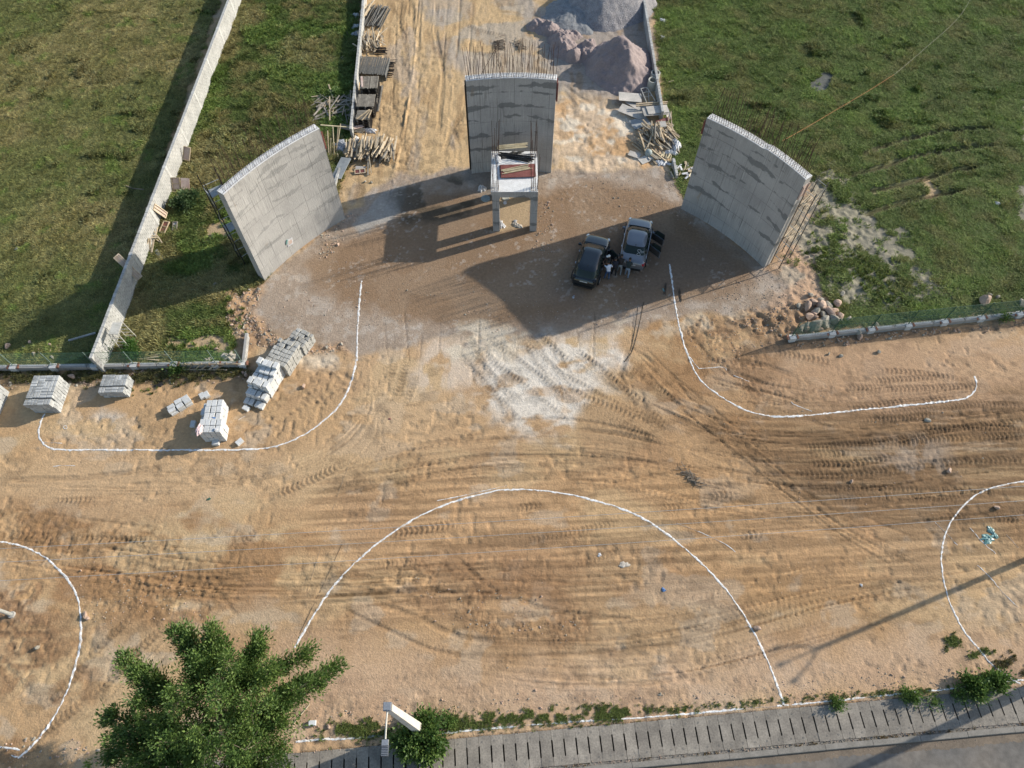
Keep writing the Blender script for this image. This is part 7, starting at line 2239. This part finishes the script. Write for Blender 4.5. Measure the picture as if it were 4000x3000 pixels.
def build_tree():
    T0 = Vector((-13.6, 2.9, 0))
    t = thing("broadleaf_tree", "bushy dark green tree with upward spreading limbs beside the drain", "tree", tuple(T0))
    tg = [(700, 2465, 6.3, .45), (745, 2500, 6.2, .5), (832, 2475, 6.6, .45), (855, 2540, 6.6, .6), (1010, 2490, 6.2, .42), (985, 2570, 6.4, .55), (1180, 2560, 5.6, .45), (1285, 2615, 5.3, .38), (1240, 2660, 5.6, .5),
          (500, 2585, 6.2, .4), (540, 2650, 6.2, .42), (560, 2730, 6.4, .5), (760, 2610, 7.2, .75), (900, 2610, 7.6, .8), (1040, 2640, 7.0, .8), (1150, 2700, 6.4, .75), (440, 2800, 6.0, .5), (500, 2870, 6.4, .65),
          (610, 2830, 7.0, .7), (700, 2740, 7.6, .85), (840, 2740, 8.4, 1.0), (990, 2780, 8.0, 1.0), (1110, 2830, 6.8, .8), (430, 2950, 5.8, .6), (560, 2980, 6.6, .8), (690, 2900, 7.8, .9), (820, 2900, 8.8, 1.0), (960, 2930, 8.2, 1.0), (1100, 2950, 6.8, .8),
          (480, 3080, 6, .8), (640, 3090, 7.2, .9), (800, 3080, 8.2, 1.0), (960, 3090, 7.6, .9), (1090, 3080, 6.2, .8), (640, 3230, 6.2, .9), (850, 3260, 6.6, .9), (1020, 3210, 6.0, .8), (900, 2860, 7.0, .9), (760, 2830, 6.6, .9)]
    trunk = MB()
    top = T0 + Vector((.15, .1, 3.0))
    limb_path(trunk, (0, 0, -.2), top - T0, .30, .20, (.1, -.05, 0), seed=4)
    trunk.put("trunk", M['bark'], t, smooth=True)
    blobs = []
    wood = MB()
    hubs = []
    for i in range(7):
        a = i / 7 * 2 * math.pi
        h = top - T0 + Vector((math.cos(a) * 1.5, math.sin(a) * 1.4, 1.7 + .3 * (i % 3)))
        hubs.append(h)
    for h in hubs:
        lb = MB(); limb_path(lb, top - T0 + Vector((0, 0, -.15)), h, .13, .075, (0, 0, .25), seed=int(h.x * 10) & 255)
        lb.put("limb", M['bark'], t, smooth=True)
    for i, (px, py, z, r) in enumerate(tg):
        p = P(px, py, z) - T0
        h = min(hubs, key=lambda q: (q - p).length)
        pts = limb_path(wood, h, p, .07, .022, (0, 0, -.15), seed=i)
        d = (p - h)
        blobs.append((tuple(p), r * .84, tuple(d)))
        if d.length > 1.2:
            for f, rr_ in ((.7, .8), (.45, .6)):
                m = h.lerp(p, f)
                blobs.append((tuple(m), r * rr_, tuple(d)))
    cen, dirs, sz, cols, clumps = crown(blobs, 5, sub=13, per=66, leaf=.155, spread=.195, g0=(0.060, 0.120, 0.028), g1=(0.215, 0.305, 0.075))
    g = random.Random(3)
    for c, dv_ in clumps[::3]:
        c = Vector(c)
        h = min([Vector(b_[0]) for b_ in blobs], key=lambda q: (q - c).length)
        wood.tube(h, c, .014, .006, 4, caps=False)
    wood.put("branches", M['bark'], t)
    put("crown", leaves_mesh("crown", cen, dirs, sz, cols), t, kind="stuff")
    print("tree leaves", len(cen))
build_tree()

def bush(label, px, py, blobs, leaf=.19, per=40, sub=13, name="bush", seed=1, g0=(0.05, 0.11, 0.025), g1=(0.20, 0.29, 0.075), aspect=.6):
    p0 = PG(px, py)
    t = thing(name, label, "bush", tuple(p0))
    bl_ = []
    st = MB()
    for (x, y, z, r) in blobs:
        p = Vector((x, y, z))
        st.tube((0, 0, 0), p, .03, .012, 5, caps=False)
        bl_.append((tuple(p), r, (x, y, z + .3)))
    cen, dirs, sz, cols, _ = crown(bl_, seed, sub=sub, per=per, leaf=leaf, spread=.21, g0=g0, g1=g1)
    cen[:, 2] = np.maximum(cen[:, 2], .03)
    put("foliage", leaves_mesh("foliage", cen, dirs, sz, cols, aspect), t, kind="stuff")
    st.put("stems", M['bark'], t)
bush("round leafy green bush around the foot of the concrete street lamp", 1640, 2880, [(-.9, -.1, .6, .42), (-.45, .1, .9, .45), (0, -.2, 1.0, .45), (.5, 0, .9, .45), (.55, .55, .8, .4), (.2, .7, .6, .35), (-.6, -.5, .6, .35), (.6, -.6, .5, .35), (.25, -.8, .5, .35), (.9, -.35, .5, .3), (-.2, -.6, .6, .35)], seed=2)
bush("leafy bush at the lower right beside the drain, larger left one", 3798, 2692, [(-.2, 0, .4, .25), (.2, .2, .4, .25), (0, -.25, .35, .22), (-.3, .3, .3, .18)], seed=3, leaf=.16)
bush("leafy bush at the lower right corner beside the drain, nearest the lime arc's end", 3868, 2668, [(0, .1, .4, .25), (.4, .15, .35, .22), (-.3, .05, .35, .2), (.15, -.15, .3, .18)], seed=4, leaf=.16)
bush("small bush on the lime line left of the two larger bushes", 3735, 2712, [(0, 0, .3, .2), (.15, -.15, .25, .2)], seed=5, leaf=.12, sub=8)
bush("small bush growing on the lime line above the drain slabs on the right", 3548, 2720, [(0, 0, .25, .2), (.25, .0, .25, .2), (-.2, .1, .2, .15)], seed=6, leaf=.12, sub=8)
bush("tiny bush between the two small ones beside the drain on the right", 3640, 2733, [(0, 0, .18, .14), (.1, -.1, .15, .12)], seed=7, leaf=.10, sub=6)
bush("small round bush on the lime line right of the half circle's end", 3260, 2745, [(0, 0, .2, .17), (.08, -.1, .18, .14)], seed=8, leaf=.11, sub=7)
bush("small green shrub right of the big round bush", 1745, 2808, [(0, 0, .3, .2), (.2, -.1, .25, .2)], seed=9, leaf=.12, sub=8)
bush("green shrub at the foot of the boundary wall's near end", 408, 1388, [(0, 0, .5, .35), (.1, .4, .5, .3), (0, -.4, .4, .3)], seed=10, leaf=.14, g0=(.05, .12, .02), g1=(.12, .22, .05))
bush("green shrub below the white steel platform", 520, 1382, [(0, 0, .5, .35), (.3, -.3, .4, .3), (-.2, .4, .5, .3)], seed=11, leaf=.14, g0=(.05, .12, .02), g1=(.12, .22, .05))
bush("single broad leafed plant beside the wooden ladder's left end", 683, 1452, [(0, 0, .2, .18), (.2, .05, .18, .15)], seed=12, leaf=.16, sub=6, per=30)
bush("small plant in the ladder's first gap", 726, 1437, [(0, 0, .3, .18)], seed=13, leaf=.12, sub=6, per=30)
bush("leafy shrub by the old timber heap", 1325, 375, [(0, 0, .4, .3), (-.4, .1, .3, .25)], seed=14, leaf=.14, sub=9)
bush("lush weed bush in the middle field near the tiny framed shutter", 735, 790, [(0, 0, .4, .5), (.5, .2, .4, .4), (-.3, -.5, .4, .4), (.2, -.6, .35, .4)], seed=15, leaf=.18, sub=10, per=50, g0=(.06, .11, .04), g1=(.13, .19, .08))
bush("green shrub at the right fence wall near the picture's edge", 3905, 1245, [(0, 0, .25, .2), (.25, .05, .2, .2)], seed=16, leaf=.12, sub=7)

# ------------------------------------------------------------------ scattering
def scatter_group():
    ng = bpy.data.node_groups.new("scatter_over_points", 'GeometryNodeTree')
    ng.interface.new_socket("Geometry", in_out='INPUT', socket_type='NodeSocketGeometry')
    ng.interface.new_socket("Source", in_out='INPUT', socket_type='NodeSocketCollection')
    ng.interface.new_socket("Geometry", in_out='OUTPUT', socket_type='NodeSocketGeometry')
    N, L = ng.nodes.new, ng.links.new
    gi, go = N("NodeGroupInput"), N("NodeGroupOutput")
    ci = N("GeometryNodeCollectionInfo"); ci.inputs["Separate Children"].default_value = True; ci.inputs["Reset Children"].default_value = True
    ip = N("GeometryNodeInstanceOnPoints"); ip.inputs["Pick Instance"].default_value = True
    def na(n, t):
        a = N("GeometryNodeInputNamedAttribute"); a.data_type = t; a.inputs[0].default_value = n
        return next(o for o in a.outputs if o.enabled and o.name == "Attribute")
    L(gi.outputs["Source"], ci.inputs[0])
    L(gi.outputs["Geometry"], ip.inputs["Points"])
    L(ci.outputs[0], ip.inputs["Instance"])
    L(na("pick", 'INT'), ip.inputs["Instance Index"])
    L(na("rot", 'FLOAT_VECTOR'), ip.inputs["Rotation"])
    L(na("scl", 'FLOAT_VECTOR'), ip.inputs["Scale"])
    L(ip.outputs[0], go.inputs[0])
    return ng
SG = scatter_group()
def scatter(name, pts, rots, scl, pick, sources, tint=None, **kw):
    col = bpy.data.collections.new(name + "_source")
    for i, me in enumerate(sources):
        o = bpy.data.objects.new("%s_%02d" % (me.name, i), me)
        col.objects.link(o)
    me = bpy.data.meshes.new(name)
    me.vertices.add(len(pts))
    me.vertices.foreach_set("co", np.ascontiguousarray(pts, np.float32).ravel())
    a = me.attributes.new("rot", 'FLOAT_VECTOR', 'POINT'); a.data.foreach_set("vector", np.ascontiguousarray(rots, np.float32).ravel())
    a = me.attributes.new("scl", 'FLOAT_VECTOR', 'POINT'); a.data.foreach_set("vector", np.ascontiguousarray(scl, np.float32).ravel())
    a = me.attributes.new("pick", 'INT', 'POINT'); a.data.foreach_set("value", np.ascontiguousarray(pick, np.int32).ravel())
    if tint is not None:
        a = me.attributes.new("tint", 'FLOAT_VECTOR', 'POINT'); a.data.foreach_set("vector", np.ascontiguousarray(tint, np.float32).ravel())
    o = put(name, me, kind="stuff", **kw)
    md = o.modifiers.new("scatter", 'NODES'); md.node_group = SG
    md["Socket_1"] = col
    return o

def grass_material():
    m = bpy.data.materials.new("grass_blade"); m.use_nodes = True
    nt = m.node_tree
    b = nt.nodes["Principled BSDF"]; b.inputs["Roughness"].default_value = .7
    b.inputs["Specular IOR Level"].default_value = .25
    at = nt.nodes.new("ShaderNodeAttribute"); at.attribute_name = "tint"; at.attribute_type = 'INSTANCER'
    a2 = nt.nodes.new("ShaderNodeAttribute"); a2.attribute_name = "shade"
    mx = nt.nodes.new("ShaderNodeMix"); mx.data_type = 'RGBA'; mx.blend_type = 'MULTIPLY'; mx.inputs[0].default_value = 1
    nt.links.new(at.outputs["Color"], mx.inputs[6]); nt.links.new(a2.outputs["Color"], mx.inputs[7])
    nt.links.new(mx.outputs[2], b.inputs["Base Color"])
    tr = nt.nodes.new("ShaderNodeBsdfTranslucent"); nt.links.new(mx.outputs[2], tr.inputs[0])
    ms = nt.nodes.new("ShaderNodeMixShader"); ms.inputs[0].default_value = .30
    nt.links.new(b.outputs[0], ms.inputs[1]); nt.links.new(tr.outputs[0], ms.inputs[2])
    nt.links.new(ms.outputs[0], nt.nodes["Material Output"].inputs[0])
    return m
M['grass'] = grass_material()
def tuft(seed, n=20, h=.20, r=.13, w=.022, flat=.9):
    g = random.Random(seed)
    V, F, K = [], [], []
    for i in range(n):
        a = g.uniform(0, 2 * math.pi); q = r * math.sqrt(g.random())
        b = Vector((math.cos(a) * q, math.sin(a) * q, -.02))
        d = Vector((math.cos(a + g.gauss(0, .7)), math.sin(a + g.gauss(0, .7)), 0)) * g.uniform(.3, 1.0) * flat
        hh = h * g.uniform(.55, 1.15)
        s = Vector((-d.y, d.x, 0)).normalized() * w * g.uniform(.6, 1.2)
        m = b + d * hh * .35 + Vector((0, 0, hh * .62))
        tp = b + d * hh * 1.0 + Vector((0, 0, hh * .85))
        n0 = len(V)
        V += [b - s, b + s, m - s * .8, m + s * .8, tp]
        F += [(n0, n0 + 1, n0 + 3, n0 + 2), (n0 + 2, n0 + 3, n0 + 4)]
        k = g.uniform(.7, 1.35); yel = g.random()
        c = (k * (1.0 + .25 * yel), k, k * (1 - .2 * yel))
        K += [c] * 5
    me = mesh_py("grass_tuft", V, F, M['grass'])
    at = me.color_attributes.new("shade", 'FLOAT_COLOR', 'POINT')
    at.data.foreach_set("color", [v for c in K for v in (*c, 1)])
    return me
TUFTS = [tuft(1, 22, .17, .15), tuft(2, 20, .20, .14), tuft(3, 24, .24, .15, .024), tuft(4, 18, .15, .16, .026), tuft(5, 26, .34, .17, .026, .7), tuft(6, 16, .30, .12, .040, .8)]

def sample_cover(n):
    """random points over the visible ground with their grass cover"""
    x = rng.uniform(-53, 53, n); y = rng.uniform(0, 69.5, n)
    u, v = project(x, y, 0)
    k = (u > -120) & (u < 4120) & (v > -110) & (v < 3100)
    x, y = x[k], y[k]
    ix = np.clip(np.searchsorted(gx, x), 0, NX - 1); iy = np.clip(np.searchsorted(gy, y), 0, NY - 1)
    return x, y, ix, iy
x, y, ix, iy = sample_cover(460000)
cov = G[iy, ix]
dens = 0.80 + 0.25 * fbm(x * .45, y * .45, 401, 4)
k = rng.random(len(x)) < cov * dens
x, y, ix, iy = x[k], y[k], ix[k], iy[k]
n = len(x)
# which field
left = x < -17 - (y - 30) * .0
wallx = np.interp(y, [24, 62], [-26.9, -25.8])
isL = x < wallx
isM = (~isL) & (x < -10)
isR = x > 10
f1 = fbm(x * .16, y * .16, 411, 4); f2 = fbm(x * .8, y * .8, 421, 4); f3 = fbm(x * .35 + 7, y * .35, 431, 4)
g_ol = np.array([0.225, 0.225, 0.098]); g_dry = np.array([0.315, 0.30, 0.150]); g_gr = np.array([0.120, 0.175, 0.055]); g_lu = np.array([0.150, 0.235, 0.060]); g_dk = np.array([0.085, 0.115, 0.042])
def mixm(a, b, t): return a * (1 - t[:, None]) + b * t[:, None]
tint = np.zeros((n, 3))
cl_ = mixm(g_ol[None], g_dry[None], sstep(.40, .66, f2) * .75); cl_ = mixm(cl_, g_gr[None], sstep(.50, .70, f1) * .5); cl_ = mixm(cl_, g_lu[None], sstep(.66, .74, fbm(x * 1.1, y * 1.1, 441, 3)) * .7)
cm_ = mixm(g_gr[None], g_ol[None], sstep(.45, .62, f2)); cm_ = mixm(cm_, g_lu[None], sstep(.48, .62, f3) * .8); cm_ = mixm(cm_, g_dry[None], sstep(.58, .68, f1) * .7)
cr_ = mixm(g_gr[None] * 1.05, g_ol[None] * .85, sstep(.46, .66, f2) * .6); cr_ = mixm(cr_, g_lu[None], sstep(.55, .66, f3) * .6); cr_ = mixm(cr_, g_dk[None] * 1.4, sstep(.55, .68, f1) * .35)
tint[isL] = cl_[isL]; tint[isM] = cm_[isM]; tint[isR] = cr_[isR]
tint *= rng.uniform(.70, 1.35, (n, 1))
tint *= np.array([.93, .97, .98]); tint[isL] *= 1.24; tint[isR] *= 1.30; tint[isM] *= 1.12
z = Z[iy, ix]
hs_ = .50 + .40 * sstep(.45, .72, fbm(x * .9, y * .9, 451, 3))
hs_ = np.where(isM, hs_ * 1.6, hs_); hs_ = np.where(isL, hs_ * .9, hs_)
# scattered taller clumps on the right and left field
cl2 = sstep(.81, .87, vnoise(x * .75, y * 1.0, 461)) * sstep(.45, .6, fbm(x * .12, y * .12, 463, 3))
hs_ *= 1 + .9 * cl2 * np.where(isM, .4, 1)
tint *= (1 - .25 * cl2[:, None])
pick = rng.integers(0, 4, n)
pick = np.where((isM & (f3 > .5) & (rng.random(n) < .5)) | (cl2 > .5), 4 + (rng.random(n) < .3), pick)
rots = np.stack([rng.normal(0, .08, n), rng.normal(0, .08, n), rng.uniform(0, 6.28, n)], 1)
sc = np.stack([rng.uniform(.85, 1.3, n)] * 2 + [hs_], 1)
print("grass tufts", n)
scatter("grass", np.stack([x, y, z], 1), rots, sc, pick, TUFTS, tint)

# weeds along drain edge, fence strip and bare patches
W_, WT = [], []
def weed_strip(pts, n, width, s=(.5, 1.1), g=(0.13, 0.185, 0.055)):
    pp_ = [P(*p) for p in pts]
    for _ in range(n):
        i = rng.integers(0, len(pp_) - 1); u = rng.random()
        p = pp_[i].lerp(pp_[i + 1], u)
        q = Vector((p.x + rng.normal(0, width), p.y + rng.normal(0, width * .7), 0))
        if float(fbm(np.array(q.x * 2.4), np.array(q.y * 3.0), 471, 3)) < .42 + .14 * rng.random(): continue
        W_.append((q.x, q.y, gz(q.x, q.y), rng.uniform(*s)))
        k = rng.uniform(.6, 1.5)
        WT.append(tuple(c * k for c in g))
weed_strip([(1280, 2862), (1500, 2850)], 700, .35, (.22, .5))
weed_strip([(1740, 2835), (2060, 2800), (2350, 2790), (2500, 2778)], 2600, .30, (.18, .42))
weed_strip([(2450, 2775), (2700, 2770), (3000, 2740), (3400, 2710), (3720, 2690)], 900, .14, (.15, .35))
weed_strip([(-100, 1460), (150, 1470), (400, 1475), (700, 1465), (950, 1450)], 1800, .45, (.4, .8), (.14, .15, .065))
weed_strip([(3700, 2510), (3770, 2500)], 160, .25, (.3, .6)); weed_strip([(3800, 2560), (3860, 2540)], 60, .2, (.3, .6)); weed_strip([(3900, 2600), (4000, 2600)], 120, .4, (.3, .6), (.12, .12, .05))
weed_strip([(3180, 1000), (3400, 1050), (3500, 1180)], 900, .9, (.5, 1.0)); weed_strip([(480, 1545), (580, 1540)], 90, .3, (.3, .6)); weed_strip([(860, 1160), (900, 1300)], 260, .6, (.5, 1.0))
for _ in range(520):
    p = dr(rng.uniform(-34, 28), 1.72 + rng.normal(0, .03))
    if float(vnoise(np.array(p.x * .6), np.array(3.3), 491)) < .45: continue
    W_.append((p.x, p.y, -.05, rng.uniform(.15, .35))); kk_ = rng.uniform(.7, 1.3); WT.append((.22 * kk_, .18 * kk_, .09 * kk_))
W_ = np.array(W_); nw = len(W_)
scatter("weeds", W_[:, :3], np.stack([np.zeros(nw), np.zeros(nw), rng.uniform(0, 6.28, nw)], 1), np.stack([W_[:, 3] * 1.1] * 2 + [W_[:, 3]], 1), rng.integers(2, 6, nw), TUFTS, np.array(WT))

# loose stones and clods
Q_ = []
def rubble(pts, n, s=(.05, .16), warp=.6, fn=None):
    px_ = [P(*p) for p in pts]
    xs_ = [p.x for p in px_]; ys_ = [p.y for p in px_]
    m = polyw([(p.x, p.y) for p in px_], soft=.3, warp=warp)
    sl, mm = m
    c = 0
    X0, Y0 = X[sl], Y[sl]
    idx = np.argwhere(mm > .3)
    if not len(idx): return
    for j in rng.integers(0, len(idx), n):
        a, b_ = idx[j]
        x_, y_ = X0[a, b_] + rng.normal(0, .05), Y0[a, b_] + rng.normal(0, .05)
        if rng.random() > float(fbm(np.array(x_ * .9), np.array(y_ * .9), 481, 3)) * 1.6 - .25: continue
        Q_.append((x_, y_, gz(x_, y_), rng.uniform(*s) * (1 if rng.random() < .9 else 1.8)))
rubble([(960, 1090), (1040, 1100), (990, 1200), (1100, 1340), (1340, 1350), (1360, 1390), (1150, 1370), (1020, 1350), (930, 1330), (850, 1230), (840, 1130)], 900)
rubble([(1300, 830), (1400, 830), (1360, 920), (1300, 1000), (1250, 960)], 260)
rubble([(1400, 1000), (1600, 1000), (1620, 1250), (1300, 1300), (1050, 1280), (1000, 1160), (1250, 1080)], 500, (.03, .08))
rubble([(1200, 1150), (3000, 1150), (2900, 1250), (1900, 1290), (1300, 1330)], 700, (.03, .08))
rubble([(2080, 780), (2150, 780), (2170, 980), (2090, 990)], 350, (.04, .11))
rubble([(2120, 680), (2620, 680), (2700, 860), (2500, 820), (2200, 780)], 500, (.03, .09))
rubble([(3000, 1050), (3120, 1060), (3110, 1200), (2900, 1220), (2780, 1180)], 420, (.04, .10))
rubble([(3060, 1180), (3250, 1200), (3200, 1300), (3060, 1330), (2900, 1270)], 420, (.04, .14))
rubble([(3180, 680), (3300, 700), (3330, 900), (3300, 1200), (3150, 1200), (3100, 1000)], 500, (.04, .12))
rubble([(-100, 1450), (950, 1440), (1000, 1470), (600, 1500), (-100, 1510)], 600, (.05, .16))
rubble([(0, 1330), (330, 1330), (340, 1400), (0, 1400)], 160, (.06, .2))
rubble([(3090, 1330), (4100, 1250), (4100, 1265), (3090, 1350)], 420, (.05, .16))
rubble([(300, 2200), (700, 2250), (800, 2400), (400, 2460), (300, 2350)], 260, (.03, .09))
rubble([(1600, 2250), (2300, 2350), (2250, 2500), (1700, 2450)], 220, (.03, .10))
rubble([(1150, 2780), (4000, 2600), (4000, 2660), (2400, 2800), (1150, 2880)], 700, (.03, .09))
rubble([(2700, 1450), (4000, 1600), (4000, 2050), (3000, 2050)], 350, (.025, .07))
rubble([(400, 2900), (0, 2900), (0, 3000), (400, 3000)], 150, (.04, .12))
rubble([(0, 2100), (1600, 2100), (4000, 2300), (4000, 2600), (1300, 2700), (0, 2900)], 600, (.015, .045))
rubble([(2650, 1230), (2950, 1200), (3060, 1330), (2900, 1450), (2720, 1400)], 300, (.03, .10))
for _ in range(2600):
    p = dr(rng.uniform(-34, 28), rng.choice([1.70, 1.70, .02]) + rng.normal(0, .05))
    Q_.append((p.x, p.y, -.03 if rng.random() < .5 else .0, rng.uniform(.02, .06)))
for _ in range(500):
    p = dr(rng.uniform(-34, 28), 2.12 + abs(rng.normal(0, .12)))
    Q_.append((p.x, p.y, -.125, rng.uniform(.015, .05)))
Q_ = np.array(Q_); nq = len(Q_)
scatter("loose_stones", Q_[:, :3] + np.array([0, 0, .0]), rng.uniform(0, 6.28, (nq, 3)), np.stack([Q_[:, 3] * rng.uniform(.7, 1.4, nq) for _ in range(3)], 1), rng.integers(0, 11, nq), ROCKP + ROCKG)
print("stones", nq, "weeds", nw, "objects", len(bpy.data.objects))
